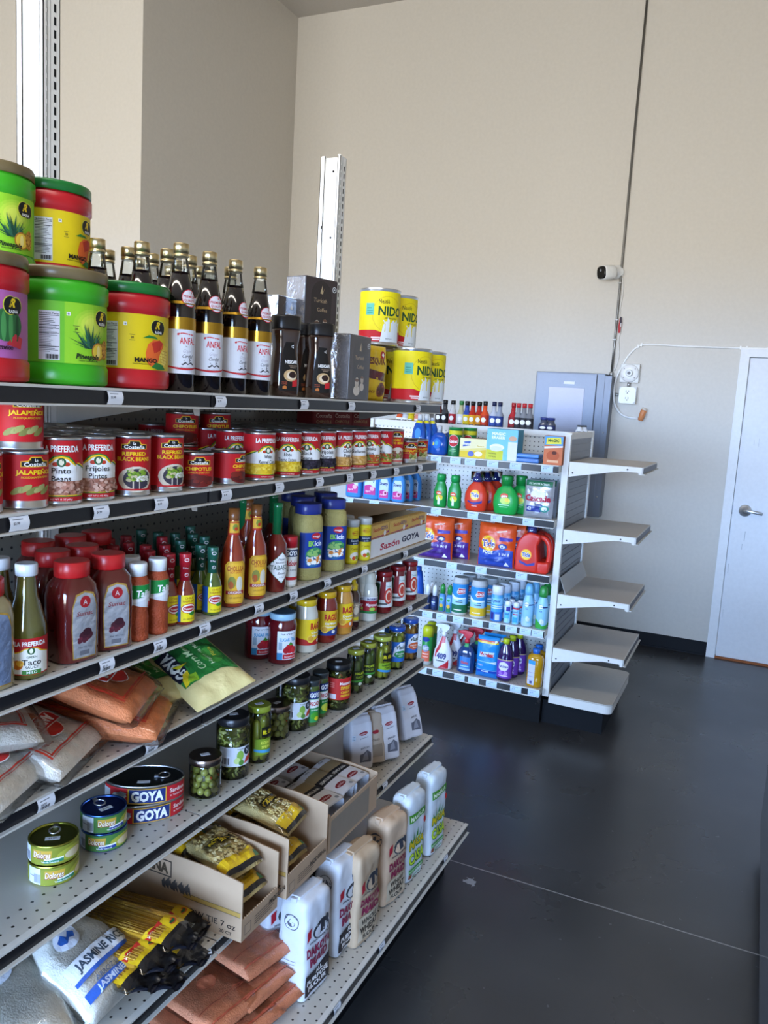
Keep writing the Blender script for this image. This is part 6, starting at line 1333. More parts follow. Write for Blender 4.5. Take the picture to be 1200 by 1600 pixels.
stand(pbag, 641, .05, 6, 'white paper bag leaning at the very end of the sixth shelf', PBG, -22, -18)
stand(pbag, 583, .20, 6, 'white paper bag in the row behind', 'white paper bags behind', -26, -10); stand(pbag, 560, .22, 6, 'white paper bag in the row behind', 'white paper bags behind', -26, -10)

# --- base shelf: lentils, flour
S7 = 'flour bags on the base shelf'
lent = ankur('#c25f34', '', 6, .17, .23, .045) if False else None
lsh = [('p', [(-80, 20), (80, 20), (80, 24), (-80, 24)], '#b8553a'), ('p', [(-80, 60), (80, 60), (80, 62.5), (-80, 62.5)], '#b8553a'), ('p', [(-80, 180), (80, 180), (80, 184), (-80, 184)], '#b8553a'), ('e', 0, 122, 26, 20, '#c86c4c'), ('e', 0, 122, 20, 14, '#d87c58')]
g, mp = pillow(.17, .22, .040, mat='grain', col='#ffab80', seed=6, wr=.0008, puff=5); f, _m = pillow(.18, .235, .048, mat='film', col='#fff', seed=6, wr=.0010, nx=40, ny=44, puff=5)
l = G('bag', '#fff'); put_print(l, lsh, _m, su=.0069, sv=.0078, base=.0018, dz=.00016, mat='bag')
lb = product('lentil_bag', 'bag', [('contents', g), ('film', f), ('print', l)])
LG = 'orange lentil bags piled on the base shelf'
for i, (x, y, dz, hd, t_) in enumerate(((-.90, 1.44, .028, 168, 'orange lentil bag flat on the base shelf, nearest the camera'), (-.885, 1.535, .028, 170, 'orange lentil bag flat on the shelf beside the first flour bag'), (-.91, 1.51, .078, 172, 'orange lentil bag in the middle of the pile'), (-.93, 1.54, .128, 168, 'orange lentil bag on top of the pile, beside the flour'), (-.93, 1.41, .078, 170, 'orange lentil bag on top at the near end of the pile'), (-.95, 1.36, .030, 160, 'orange lentil bag at the bottom edge of the picture'))):
    lay(lb, x, y, dz, hd, t_, LG, 7)
def flour(col, kind, kcol, seed):
    L2 = [('p', [(-46, 156), (-30, 166), (-30, 192), (-46, 182)], '#b02434'), ('e', 8, 172, 34, 26, '#d8d8d8' if kind != 'W' else '#c8b89c'), ('e', 8, 172, 31, 23, '#3a3c44'), ('e', 8, 168, 24, 17, col), ('p', [(2, 160), (20, 160), (20, 184), (12, 190), (2, 184)], '#3a3c44'), ('e', 30, 186, 9, 10, '#44464e'), ('t', 'SWAN RIVER MILL', 4, 150, 6, '#3a3a44', {'w': 78, 'b': .02}),
          ('t', 'DAKOTA', 0, 126, 22, '#8a2a48', {'w': 94, 'b': .05}), ('t', 'MAID', 0, 98, 22, '#8a2a48', {'w': 72, 'b': .05})]
    if kind == 'A': L2 += [('p', [(-50, 14), (48, 14), (48, 80), (-50, 66)], '#2f2a2c'), ('t', 'ALL', 2, 64, 11, '#e6e2e0', {'w': 26, 'b': .04}), ('t', 'PURPOSE', -2, 48, 13, '#e6e2e0', {'w': 80, 'b': .04}), ('t', 'FLOUR', -2, 30, 13, '#e6e2e0', {'w': 66, 'b': .04})]
    else: L2 += [('r', -50, 14, 48, 82, '#c9b79c' if kind == 'W' else '#d9d5cf'), ('t', 'WHOLE', 0, 66, 15, '#3a3028', {'w': 70, 'b': .04}), ('t', 'WHEAT', 0, 44, 18, '#3a3028', {'w': 84, 'b': .05}), ('t', 'FLOUR', 0, 24, 12, '#3a3028', {'w': 56, 'b': .04})]
    sd_ = [('r', -28, 6, -27.4, 170, '#777'), ('e', 0, 205, 22, 20, '#5a5c66'), ('e', 0, 205, 20, 18, col), ('e', 0, 204, 12, 11, '#5a5c66'), ('e', 0, 208, 7, 7, col), ('r', -18, 100, 18, 101.5, '#8a8a92'), ('r', -18, 90, 14, 91.5, '#8a8a92')]
    return brick(.118, .085, .265, col, L2, 'flour_bag', 'bag', seed=seed, amp=.0040, side=sd_)
fw = flour('#d6d8de', 'A', 0, 21); fw2 = flour('#cfd0d4', 'A', 0, 27); ft = flour('#bfa486', 'W', 0, 23); ft2 = flour('#cfb092', 'W', 0, 29)
def stand7(p, px, back, label, turn, lean=0): return stand(p, px, back, 7, label, S7, turn, lean)
stand7(fw, 474, .10, 'large white flour bag nearest the camera, beside the orange lentil bags', -6)
stand7(fw2, 524, .105, 'second white flour bag, half behind the first', -6)
stand7(ft, 555, .075, 'tan whole wheat flour bag, nearer of two', -5)
stand7(ft2, 600, .080, 'tan whole wheat flour bag next to the corn flour bags', -8)
stand(fw, 430, .20, 7, 'white flour bag in the back row under the pasta cartons', 'flour bags in the back row', -22); stand(fw2, 468, .22, 7, 'white flour bag in the back row under the pasta cartons', 'flour bags in the back row', -22)
msh = [('r', -50, 196, 50, 222, '#4c9a2c'), ('t', 'MASECA', 0, 209, 16, '#e8f0d8', {'w': 84, 'b': .04}), ('p', [(-10, 118), (0, 170), (8, 120), (26, 162), (18, 118), (44, 144), (26, 110), (-30, 110), (-40, 146), (-18, 116), (-26, 164)], '#3a8a3a'), ('e', 2, 120, 34, 18, '#d8e6b0'),
       ('t', 'MASA', 2, 118, 30, '#2c7a2a', {'w': 90, 'b': .08}), ('t', 'MASA', 2, 119, 29, '#d8b81e', {'w': 86, 'b': .03}), ('t', 'CASA', 4, 72, 32, '#2c7a2a', {'w': 92, 'b': .08}), ('t', 'CASA', 4, 73, 31, '#c8dc3a', {'w': 88, 'b': .03}), ('r', -44, 26, 44, 40, '#4a9a4a'), ('r', -44, 10, -26, 24, '#8a4a2c'), ('r', -22, 10, 30, 14, '#7aa87a'), ('t', 'INSTANT CORN MASA', 0, 33, 6, '#e8f0e0', {'w': 78}), ('e', 40, 176, 8, 10, '#c02a2a')]
ms = brick(.112, .070, .28, '#d6dce0', msh, 'flour_bag', 'bag', seed=33, amp=.0035)
stand7(ms, 633, .07, 'white and green corn flour bag, nearer of two', -6)
stand7(ms, 668, .065, 'white and green corn flour bag at the very end of the base shelf', -6)

# ================================================================== goods on the short unit
def at2(proto, k, px, label, group, back=.02, depth=.03, n=0, pitch=.09, turn=-90, blab=None, z=None, dxb=.0):
    zz = Z2[k] if z is None else z
    Y = YF + .006 + back + depth
    x = sight_x(px, Y, zz + .05)
    use(proto, (x, Y, zz + .0004), turn, label, group)
    for i in range(1, n + 1):
        use(proto, (x + dxb * i + rnd.uniform(-.004, .004), Y + pitch * i, zz + .0004), turn + rnd.uniform(-4, 4), blab, (blab or '')[:60])
# --- top deck: small car care bottles
def carb(body, cap, c2, h=.145, r=.022, neck=.55):
    return bottle('additive_bottle', 'bottle', [(r * .9, 0), (r, .004), (r, h * .5), (r * neck, h * .66), (r * neck * .9, h * .86)], [(r * neck, h * .84), (r * neck * 1.05, h), (.001, h + .001)], [('r', -r * 1300, 8, r * 1300, h * 470, c2), ('e', 0, h * 300, r * 600, h * 90, '#e8e8e8'), ('r', -r * 700, 12, r * 700, 17, '#222')], col=body, lidcol=cap, n=20)
TD = 'small bottles on the top ledge of the short unit'
kinds = [(686, ('#5c1c1c', '#121214', '#2a2a2e'), 'dark red bottle with black cap, first from the left on the ledge', 0), (695, ('#3a3c40', '#0c0c0e', '#17181c'), 'slim dark bottle with a tall black neck on the ledge', 0), (707, ('#c8c6c4', '#131315', '#a8222c'), 'white and red bottle with a black cap on the ledge', 0),
         (720, ('#b8b48a', '#2c7a3a', '#d0d0d4'), 'pale bottle with a green cap on the ledge', 0), (729, ('#2a4a9c', '#16161a', '#d8c020'), 'blue and yellow bottle with a black cap on the ledge', 0), (738, ('#b8281c', '#141416', '#d89a1c'), 'red and yellow flame bottle, left of two on the ledge', 0), (748, ('#a8241c', '#141416', '#c8861c'), 'red and yellow flame bottle, right of two on the ledge', 0),
         (757, ('#d8481e', '#16161a', '#b8341a'), 'bright orange bottle with black cap on the ledge', 1), (771, ('#b4bac6', '#1a2448', '#2a4a94'), 'silver and blue bottle, left of two on the ledge', 1), (780, ('#8f98a8', '#1a2448', '#223a7c'), 'silver and blue bottle, right of two on the ledge', 1),
         (801, ('#b0202c', '#a81c24', '#8a1a20'), 'thin red bottle beside the grey red capped ones', 1), (809, ('#8a8d92', '#c02a30', '#2a2a30'), 'grey bottle with red cap, first of three', 1), (818, ('#7f8288', '#c02a30', '#2a2a30'), 'grey bottle with red cap, second of three', 1), (827, ('#74777e', '#c02a30', '#2a2a30'), 'grey bottle with red cap, third of three', 1),
         (850, ('#4a4f5e', '#2a3a7c', '#27305c'), 'short dark bottle with a blue cap, left of two on the ledge', 2), (861, ('#454a58', '#2a3a7c', '#27305c'), 'short dark bottle with a blue cap, right of two on the ledge', 2)]
for px, c, lab, kd in kinds:
    p = carb(*c, h=(.150, .155, .082)[kd], r=(.023, .026, .030)[kd], neck=(.6, .5, .7)[kd])
    at2(p, 1, px, lab, TD, back=.42 + (.0 if kd < 2 else .02), depth=.03, z=1.5652)
for px, c, lab in ((625, ('#d8582c', '#e8e8e8', '#f0ece4'), 'orange topped item on the ledge, mostly hidden by the top shelf'), (634, ('#c8ccd4', '#c8ccd4', '#e8e8ee'), 'white bottle on the ledge, mostly hidden by the top shelf'), (643, ('#d8c41e', '#d8c41e', '#b8a81a'), 'yellow tub on the ledge, mostly hidden by the top shelf'), (653, ('#d88a7a', '#d8a89a', '#e8b8a8'), 'pink bottle on the ledge, mostly hidden by the top shelf')):
    at2(carb(*c, h=.06, r=.022, neck=.9), 1, px, lab, TD, back=.42, z=1.5652)
wcap = carb('#d8dade', '#17181c', '#e0e2e6', h=.05, r=.02, neck=.7)
at2(wcap, 1, 906, 'small white bottle with black cap near the end post', TD, back=.47, z=1.5652); at2(wcap, 1, 913, 'second small white bottle with black cap, touching the end post', TD, back=.50, z=1.5652)
# --- first shelf
U1 = 'cleaning goods on the highest shelf of the short unit'
dish = bottle('dish_soap_bottle', 'bottle', [(.034, 0), (.042, .01), (.044, .06), (.040, .11), (.036, .135), (.026, .165), (.014, .185)], [(.014, .183), (.013, .215), (.001, .216)], [('r', -24, 168, 24, 182, '#d8cc20'), ('e', 0, 110, 22, 30, '#3f8ad0'), ('e', 0, 70, 24, 16, '#2a62c0')], col='#0d4fa8', lidcol='#c8ccd0', sx=1, sy=.62, le=2, n=30)
for px, t_ in ((654, 'left'), (664, 'middle'), (673, 'right')): at2(dish, 1, px, 'tall blue dish soap bottle with yellow neck band, %s of three' % t_, U1, back=.01 + (px - 654) * .003)
dish2 = bottle('dish_soap_bottle', 'bottle', [(.040, 0), (.050, .01), (.052, .06), (.046, .10), (.030, .118), (.014, .124)], [(.014, .122), (.013, .16), (.001, .162)], [('e', -4, 62, 30, 28, '#1c6ac8'), ('e', -6, 64, 12, 14, '#3a9ad8'), ('p', [(-34, 54), (-24, 50), (-22, 66), (-32, 70)], '#d8cc3a')], col='#0e4aa4', lidcol='#b8bcc4', sx=1, sy=.6, n=30)
at2(dish2, 1, 686, 'short rounded blue dish soap bottle next to the cleanser cans', U1, n=1, pitch=.08, blab='short blue dish soap bottle behind the front one', dxb=.03)
comet = bottle('cleanser_can', 'can', [(.0375, 0), (.038, .002), (.038, .150)], [(.0385, .148), (.0385, .156), (.001, .157)], [('r', -118, 118, 118, 140, '#d0c828'), ('e', 0, 84, 31, 33, '#e4dede'), ('e', 0, 84, 29, 31, '#c02a34'), ('t', 'Comet', 0, 82, 17, '#f0eaea', {'w': 50, 'b': .04}), ('r', -20, 26, 20, 31, '#8ac88a'), ('r', -16, 36, 16, 40, '#8ac88a')], mat='plastic', col='#14703c', lidcol='#1c8a44', n=30)
at2(comet, 1, 711, 'green cleanser can with a red round badge, front one', U1, back=.015, depth=.038)
at2(comet, 1, 733, 'green cleanser can half hidden behind the yellow box', U1, back=.11, depth=.038)
def carton(w, d, h, front, side, shapes, sshapes=()):
    b = G('card', side); b.box(-w / 2, -d / 2, 0, w / 2, d / 2, h, bev=.001); l = G('paper', front)
    put_print(l, [('r', -w * 500 + .5, .5, w * 500 - .5, h * 1000 - .5, front)] + shapes, flat(-d / 2), dz=.00005)
    if sshapes: put_print(l, list(sshapes), lambda u, v, off: (w / 2 + off, u, v), dz=.00005)
    return product('carton', 'box', [('box', b), ('print', l)])
bnc = carton(.155, .075, .105, '#dccf7c', '#7a3a32', [('p', [(-77, 0.6), (77, .6), (77, 50), (20, 40), (-77, 34)], '#d8bc2c'), ('p', [(-77, 44), (77, 60), (77, 104), (-77, 104)], '#e6deb0'), ('p', [(-60, 58), (-20, 66), (-16, 90), (-58, 84)], '#3a5ab0'), ('t', 'Bounce', -38, 76, 14, '#e8e8f0', {'w': 42, 'b': .04}), ('e', -12, 22, 18, 15, '#5a6ab8'), ('e', 30, 24, 22, 14, '#e8e0c0'), ('t', 'fresh', 40, 66, 9, '#c8b04a', {'w': 40})])
at2(bnc, 1, 743, 'yellow dryer sheet box between the cleanser cans and the large blue box', U1, back=.012, depth=.038)
mcl = carton(.170, .11, .165, '#7cc4e6', '#5a9cb4', [('p', [(-84, 1), (10, 1), (10, 50), (-84, 54)], '#c8cc3a'), ('e', -26, 68, 40, 18, '#e8ecf2'), ('e', -30, 60, 34, 14, '#d4dce8'), ('r', 34, 1, 84, 100, '#d8dce4'), ('t', 'MAGIC', -20, 140, 15, '#f0f4f8', {'w': 74, 'b': .04}), ('t', 'ERASER', -20, 120, 14, '#f0f4f8', {'w': 74, 'b': .04}), ('t', 'ORIGINAL', -50, 34, 7, '#4a5a2c', {'w': 46, 'b': .02}), ('t', '9 PADS', -48, 18, 8, '#4a5a2c', {'w': 40, 'b': .02}), ('e', 58, 118, 22, 14, '#d0a88c')][:9])
at2(mcl, 1, 788, 'large light blue box of cleaning pads with a yellow lower corner', U1, back=.012, depth=.055)
sp_ = G('bag', '#2a6ab4'); sp_.box(-.07, -.05, 0, .07, .05, .024, bev=.006); s2_ = G('bag', '#3a7cc8'); s2_.box(-.065, -.048, .025, .068, .05, .046, bev=.006)
spg = product('sponge_pack', 'pack', [('lower_pack', sp_), ('upper_pack', s2_)])
at2(spg, 1, 826, 'flat blue sponge packs stacked low beside the brown box', U1, back=.015, depth=.05)
scr = carton(.098, .06, .150, '#c8724a', '#9c5a3a', [('r', -48, 100, 48, 148, '#5a9ac8'), ('p', [(-40, 104), (40, 110), (34, 142), (-36, 138)], '#e0d84a'), ('t', 'MAGIC', -2, 126, 15, '#2a5a2c', {'w': 58, 'b': .05}), ('p', [(-48, 82), (48, 92), (48, 100), (-48, 92)], '#e6e0dc'), ('e', 0, 48, 34, 26, '#b85a34'), ('e', 6, 62, 13, 9, '#5c2a1c'), ('r', -30, 12, 30, 24, '#e0b08a')])
at2(scr, 1, 866, 'orange brown box at the right end of the highest shelf', U1, back=.012, depth=.03)
# --- second shelf
U2 = 'laundry goods on the second shelf of the short unit'
dpr = [(.036, 0), (.042, .008), (.042, .10), (.036, .13), (.020, .155), (.018, .16)]
dwn = bottle('softener_bottle', 'bottle', dpr, [(.0195, .156), (.0195, .176), (.0225, .178), (.0215, .205), (.001, .206)], [('p', [(-32, 16), (32, 16), (32, 100), (20, 122), (-20, 122), (-32, 100)], '#c0d4ea'), ('t', 'Downy', 0, 98, 18, '#1e3468', {'w': 54, 'sk': .1, 'b': .04}), ('p', [(-32, 16), (32, 16), (32, 50), (0, 62), (-32, 54)], '#c83a8c'), ('e', 10, 44, 14, 14, '#e2a4c4'), ('e', 12, 44, 7, 7, '#8a1c4c'), ('t', 'April', -10, 34, 9, '#f0d8e4', {'w': 30})], mat='plastic', col='#3f8ad0', lidcol='#b52a64', sx=1, sy=.6, le=2, n=30, e=2.4)
dwb = bottle('softener_bottle', 'bottle', [(.046, 0), (.052, .008), (.052, .14), (.048, .17), (.024, .19), (.022, .195)], [(.024, .19), (.024, .215), (.001, .216)], [('p', [(-40, 26), (40, 26), (40, 150), (-40, 150)], '#cfe0ee'), ('t', 'Downy', 0, 116, 22, '#1e3468', {'w': 68, 'sk': .1, 'b': .04}), ('p', [(-40, 26), (40, 26), (40, 66), (0, 84), (-40, 74)], '#c83a8c'), ('e', 16, 62, 14, 14, '#e6b0cc'), ('t', 'April', -12, 46, 11, '#f0d8e4', {'w': 34})], mat='plastic', col='#3f8ad0', lidcol='#2a4a9c', sx=1, sy=.6, n=30, e=2.6)
for px, t_ in ((554, 'left'), (581, 'right')): at2(dwb, 2, px, 'larger light blue softener bottle with pink flower label, %s of two' % t_, U2, back=.012, depth=.032)
at2(dwn, 2, 602, 'smaller softener bottle with pink cap, left of two', U2, back=.01, n=2, pitch=.075, blab='softener bottle with pink cap in the row behind the left one', dxb=.01)
at2(dwn, 2, 623, 'smaller softener bottle with pink cap, right of two', U2, back=.01, n=2, pitch=.075, blab='softener bottle with pink cap in the row behind the right one', dxb=.018)
gn = bottle('detergent_bottle', 'bottle', [(.032, 0), (.038, .008), (.038, .085), (.033, .11), (.027, .128), (.023, .138), (.023, .15)], [(.026, .146), (.026, .172), (.024, .182), (.001, .183)], [('e', -2, 78, 18, 11, '#d84a2c'), ('t', 'gain', -2, 78, 9, '#f0e8d8', {'w': 24, 'b': .04}), ('e', 2, 52, 22, 16, '#c8d84a'), ('r', -6, 14, 6, 60, '#e0ecd8'), ('e', 10, 58, 12, 9, '#e0b82c')], mat='plastic', col='#128a3a', lidcol='#17984a', sx=1, sy=.62, n=30, e=2.4)
at2(gn, 2, 688, 'small green detergent bottle, left of two', U2, back=.012); at2(gn, 2, 710, 'small green detergent bottle, right of two', U2, back=.012)
def roundbot(col, lidc, sh, clear, w=.066, h=.155):
    pr = [(w * .72, 0), (w * .88, .006), (w, h * .35), (w * .97, h * .6), (w * .72, h * .85), (w * .36, h), (w * .34, h + .008)]
    b = G('plastic', col); b.lathe(pr, 36, sx=1, sy=.52, e=2.2)
    c = G('plastic', lidc); c.lathe([(w * .40, h + .004), (w * .40, h + .024), (w * .24, h + .03), (w * .18, h + .052), (.001, h + .053)] if clear else [(w * .42, h + .002), (w * .46, h + .05), (w * .42, h + .055), (.001, h + .056)], 24)
    parts = [('body', b), ('lid', c)]
    if clear: q = G('glass', '#fff'); q.lathe([(w * .56, h + .012), (w * .58, h + .058), (.001, h + .059)], 24, cap=False); parts.append(('measuring_cup', q))
    l = G('plastic', '#fff'); put_print(l, sh, cyl(pr, 2.2, 1, .52), su=.005, sv=.01, base=.0007, mat='plastic', dz=.00006); parts.append(('label', l))
    return product('detergent_bottle', 'bottle', parts)
tidelab = lambda k=1: [('e', 0, 88 * k, 30, 30, '#e8781c'), ('e', 0, 88 * k, 26, 26, '#f0cc28'), ('e', 0, 88 * k, 19, 19, '#e8b020'), ('t', 'Tide', 0, 88 * k, 22, '#f4f4f4', {'w': 48, 'b': .09, 'sk': .1}), ('t', 'Tide', 0, 88 * k, 21.5, '#233c8c', {'w': 46, 'b': .04, 'sk': .1}), ('p', [(-48, 58), (-10, 46), (50, 60), (50, 48), (0, 34), (-48, 50)], '#2a2c84'), ('t', 'ORIGINAL', 0, 28, 6, '#f0d8d0', {'w': 30})]
td = roundbot('#d0361c', '#1c2c78', tidelab(), True)
at2(td, 2, 744, 'red orange detergent bottle with a clear cup over its blue cap', U2, back=.012, depth=.036, n=2, pitch=.075, blab='red orange detergent bottle in the row behind', dxb=.028)
gr = roundbot('#17a044', '#128238', [('e', -2, 100, 22, 14, '#d84a2c'), ('t', 'gain', -2, 100, 12, '#f4ece0', {'w': 32, 'b': .05}), ('e', 6, 74, 30, 18, '#b8dc4a'), ('e', 16, 78, 14, 10, '#e8cc3a'), ('r', -34, 48, 30, 54, '#b8e8c0'), ('r', -26, 38, 22, 42, '#8cd89c')], False, .070, .152)
at2(gr, 2, 790, 'round bright green detergent bottle', U2, back=.012, depth=.036, n=1, pitch=.078, blab='round green detergent bottle behind the front one', dxb=.06)
csh = [('r', -72, 168, 72, 196, '#1f6a4a'), ('t', 'COMPLETE ACTION', 0, 181, 9, '#d8e8e0', {'w': 110, 'b': .02}), ('e', 0, 118, 44, 36, '#e8e6ea'), ('t', 'Cascade', 0, 106, 32, '#b0203c', {'w': 138, 'b': .05}), ('r', -60, 34, 22, 64, '#2c3c8c'), ('e', 40, 52, 24, 18, '#3a9a8c'), ('e', 40, 52, 15, 11, '#e4e8ea'), ('t', '43', -44, 50, 18, '#e0e4f0', {'w': 24, 'b': .04}), ('r', -8, 66, 30, 74, '#3a4a8c'), ('t', 'platinum', 0, 76, 7, '#4a4a6a', {'w': 46})]
cas = pill_bag('detergent_pouch', .155, .20, .06, '#b9bcc4', csh, mat='foil', seed=11, cat='pouch', wr=.0016, lm='plastic', st=.01)
at2(cas, 2, 841, 'silver pouch of dishwasher tablets with a green top band', U2, back=.012, depth=.032, n=1, pitch=.075, blab='silver dishwasher tablet pouch behind the front one', dxb=.0)
# --- third shelf
U3 = 'laundry goods on the third shelf of the short unit'
def pods(low, lowd, seed):
    sh = [('p', [(-98, 1), (98, 1), (98, 96), (40, 104), (-30, 84), (-98, 96)], low), ('e', -40, 128, 44, 44, '#e8a01c'), ('e', -40, 128, 39, 39, '#f2d02a'), ('e', -40, 128, 30, 30, '#e88a1c'), ('t', 'Tide', -38, 128, 36, '#f4f4f4', {'w': 80, 'b': .1, 'sk': .1}), ('t', 'Tide', -38, 128, 35, '#27348c', {'w': 76, 'b': .04, 'sk': .1}), ('t', 'PODS', -40, 80, 17, '#e8e8f0', {'w': 62, 'b': .04}), ('p', [(22, 146), (92, 150), (92, 166), (22, 168)], '#4a3aa0'), ('e', 44, 118, 25, 16, lowd), ('e', 44, 118, 15, 9, '#d8dcf0'), ('t', '3 IN 1', 52, 76, 14, '#e4e4f0', {'w': 56, 'b': .03}), ('r', -80, 30, 60, 44, lowd), ('p', [(52, 12), (84, 12), (68, 34)], '#e8e8f0'), ('p', [(0, 196), (60, 206), (64, 202), (10, 190)], '#e8dcd4')]
    return pill_bag('detergent_pouch', .205, .235, .07, '#d8501c', sh, seed=seed, cat='pouch', wr=.002, lm='plastic', mat='plastic', st=.012)
pp1, pp2 = pods('#4c2a84', '#3a2068', 13), pods('#2a4aa8', '#1c3a8c', 17)
at2(pp1, 3, 680, 'orange and purple pouch of detergent pods', U3, back=.012, depth=.036, n=1, pitch=.08, blab='orange and purple pod pouch behind the front one', dxb=.075)
at2(pp2, 3, 775, 'orange and blue pouch of detergent pods reading 3 in 1', U3, back=.012, depth=.036, n=1, pitch=.085, blab='orange and blue pod pouch behind the front one', dxb=.05)
b = G('plastic', '#cf2c1c'); out = [(-.092, .012), (-.080, 0), (.080, 0), (.092, .012), (.094, .09), (.088, .15), (.070, .185), (.040, .20), (-.020, .215), (-.052, .20), (-.080, .165), (-.092, .11)]
hole = [(.040, .060), (.056, .062), (.064, .10), (.056, .145), (.040, .165), (.030, .14), (.034, .10)]
# body built as two slabs around the grip opening
left = [(-.092, .012), (-.080, 0), (.036, 0), (.036, .06), (.030, .10), (.024, .145), (.036, .172), (.036, .203), (-.020, .215), (-.052, .20), (-.080, .165), (-.092, .11)]
b.prism(left, -.045, .045, 'y', bev=.014)
b.prism([(.030, 0), (.080, 0), (.092, .012), (.094, .05), (.086, .066), (.062, .060), (.030, .062)], -.044, .044, 'y', bev=.012)
b.tube(smooth([(.030, 0, .190), (.056, 0, .182), (.076, 0, .155), (.083, 0, .115), (.083, 0, .075), (.078, 0, .045)], 6), .015, 12)
c = G('plastic', '#1c2a74'); c.lathe([(.024, .208), (.026, .235), (.024, .240), (.014, .242), (.012, .258), (.001, .259)], 22, M=Matrix.Translation((-.018, 0, 0)))
q = G('glass', '#fff'); q.lathe([(.033, .214), (.034, .262), (.001, .263)], 22, M=Matrix.Translation((-.018, 0, 0)), cap=False)
l = G('plastic', '#fff'); put_print(l, [(s[0], s[1] - 30, s[2] + 6, *s[3:]) if s[0] in 'e' else s for s in [('e', 0, 88, 31, 31, '#e8781c'), ('e', 0, 88, 27, 27, '#f0cc28'), ('e', 0, 88, 20, 20, '#e8b020')]] + [('t', 'Tide', -30, 94, 22, '#f4f4f4', {'w': 48, 'b': .09, 'sk': .1}), ('t', 'Tide', -30, 94, 21.5, '#233c8c', {'w': 46, 'b': .04, 'sk': .1}), ('p', [(-66, 62), (-20, 44), (20, 58), (20, 42), (-20, 32), (-66, 48)], '#2a2c84')], flat(-.0452), dz=.00006, mat='plastic')
jug = product('detergent_jug', 'jug', [('body', b), ('lid', c), ('measuring_cup', q), ('label', l)])
at2(jug, 3, 833, 'large red detergent jug with a handle and clear cup', U3, back=.008, depth=.045, n=1, pitch=.10, blab='red detergent jug behind the front one', dxb=-.004)
# --- fourth shelf
U4 = 'sprays and wipes on the fourth shelf of the short unit'
def simple(name, cat, r, h, col, lidcol, caph, sh, capr=1.0, mat='plastic', neck=None, e=2, sy=1, n=26, lidmat='plastic', taper=.75):
    pr = [(r * .95, 0), (r, .004), (r, h - (neck or .004))] + ([(r * .5, h)] if neck else [(r * .93, h)])
    lr = r * capr
    return bottle(name, cat, pr, [(lr, h - .002), (lr, h + caph * .7), (lr * taper, h + caph), (.001, h + caph + .0005)], sh, mat=mat, col=col, lidcol=lidcol, lidmat=lidmat, n=n, e=e, sy=sy)
blu = bottle('cleaner_bottle', 'bottle', [(.04, 0), (.046, .01), (.044, .08), (.036, .13), (.034, .15), (.026, .19)], [(.022, .188), (.020, .215), (.001, .216)], [('e', 0, 90, 26, 40, '#2a68c0')], mat='plastic', col='#1c4ea8', lidcol='#2a5ab8', sx=1, sy=.6)
at2(blu, 4, 651, 'big blue bottle half hidden behind the curvy red jars', U4, back=.10)
nav = simple('spray_bottle', 'bottle', .021, .085, '#17284e', '#e8eaee', .058, [('r', -14, 20, 14, 60, '#22386a'), ('r', -10, 44, 10, 50, '#c8d0e0'), ('r', -9, 34, 9, 38, '#8a98b8')], .62, neck=.018, taper=.4)
at2(nav, 4, 668, 'small navy bottle with white nozzle cap, left of two', U4, back=.01, n=1, pitch=.05, blab='small navy bottle with white nozzle cap behind', dxb=.006); at2(nav, 4, 679, 'small navy bottle with white nozzle cap, right of two', U4, back=.012)
grn = simple('spray_bottle', 'bottle', .019, .105, '#4a8ac0', '#2c8a3c', .05, [('r', -13, 4, 13, 30, '#2c7a4a'), ('e', 0, 36, 11, 10, '#d8b03a'), ('r', -13, 60, 13, 84, '#8ac0e0'), ('e', 0, 70, 9, 8, '#3a9a4a')], .75, neck=.012, taper=.5)
at2(grn, 4, 691, 'small blue bottle with a green cap, left of two', U4, back=.012); at2(grn, 4, 702, 'small blue bottle with a green cap, right of two', U4, back=.008)
def wipes(low, seed):
    return bottle('wipes_canister', 'canister', [(.043, 0), (.045, .006), (.045, .175), (.044, .178)], [(.0455, .176), (.0455, .186), (.042, .190), (.0415, .205), (.039, .208), (.001, .208)], [('r', -140, 12, 140, 174, '#2f86c4'), ('p', [(-140, 12), (140, 12), (140, 60), (-140, 60)], low), ('p', [(-50, 58), (50, 58), (50, 92), (20, 96), (-50, 110)], '#9fd0e2'), ('p', [(-45, 100), (-20, 86), (50, 92), (50, 100), (-10, 98), (-45, 120)], '#e8f0f4'), ('p', [(-6, 128), (4, 116), (44, 122), (44, 150), (6, 154)], '#e0e4e8'), ('p', [(-3, 129), (6, 119), (44, 125), (44, 147), (7, 151)], '#c02a34'), ('t', 'CLOROX', 22, 135, 14, '#f0f0f4', {'w': 46, 'b': .05, 'tilt': .05}), ('r', -10, 70, 30, 76, '#5a6a74'), ('r', 6, 82, 28, 88, '#2a7ab0'), ('r', -20, 26, 26, 31, '#e8e8e0')], mat='plastic', col='#c8c8c0', lidcol='#b9bcbc', n=34, step=.005)
w1, w2 = wipes('#1f6a4a', 1), wipes('#e0b82a', 2)
at2(w1, 4, 718, 'wipes canister with green lower band', U4, back=.012, depth=.046, n=1, pitch=.1, blab='wipes canister behind the green banded one', dxb=.02)
at2(w2, 4, 747, 'wipes canister with yellow lower band', U4, back=.008, depth=.046, n=1, pitch=.1, blab='wipes canister behind the yellow banded one', dxb=.03)
lys = simple('spray_can', 'can', .033, .150, '#4aa0d8', '#e4e8f0', .045, [('r', -104, 96, 104, 130, '#8ac8ec'), ('t', 'Lysol', 0, 116, 16, '#1c3a84', {'w': 48, 'b': .03}), ('r', -104, 2, 104, 54, '#3a78c8'), ('r', -26, 10, -6, 50, '#2a2a7c'), ('r', 2, 8, 26, 42, '#c8d4ec'), ('r', -104, 72, 104, 78, '#c8d8f0'), ('r', -104, 84, 104, 88, '#d8e4f4')], .97, taper=.93)
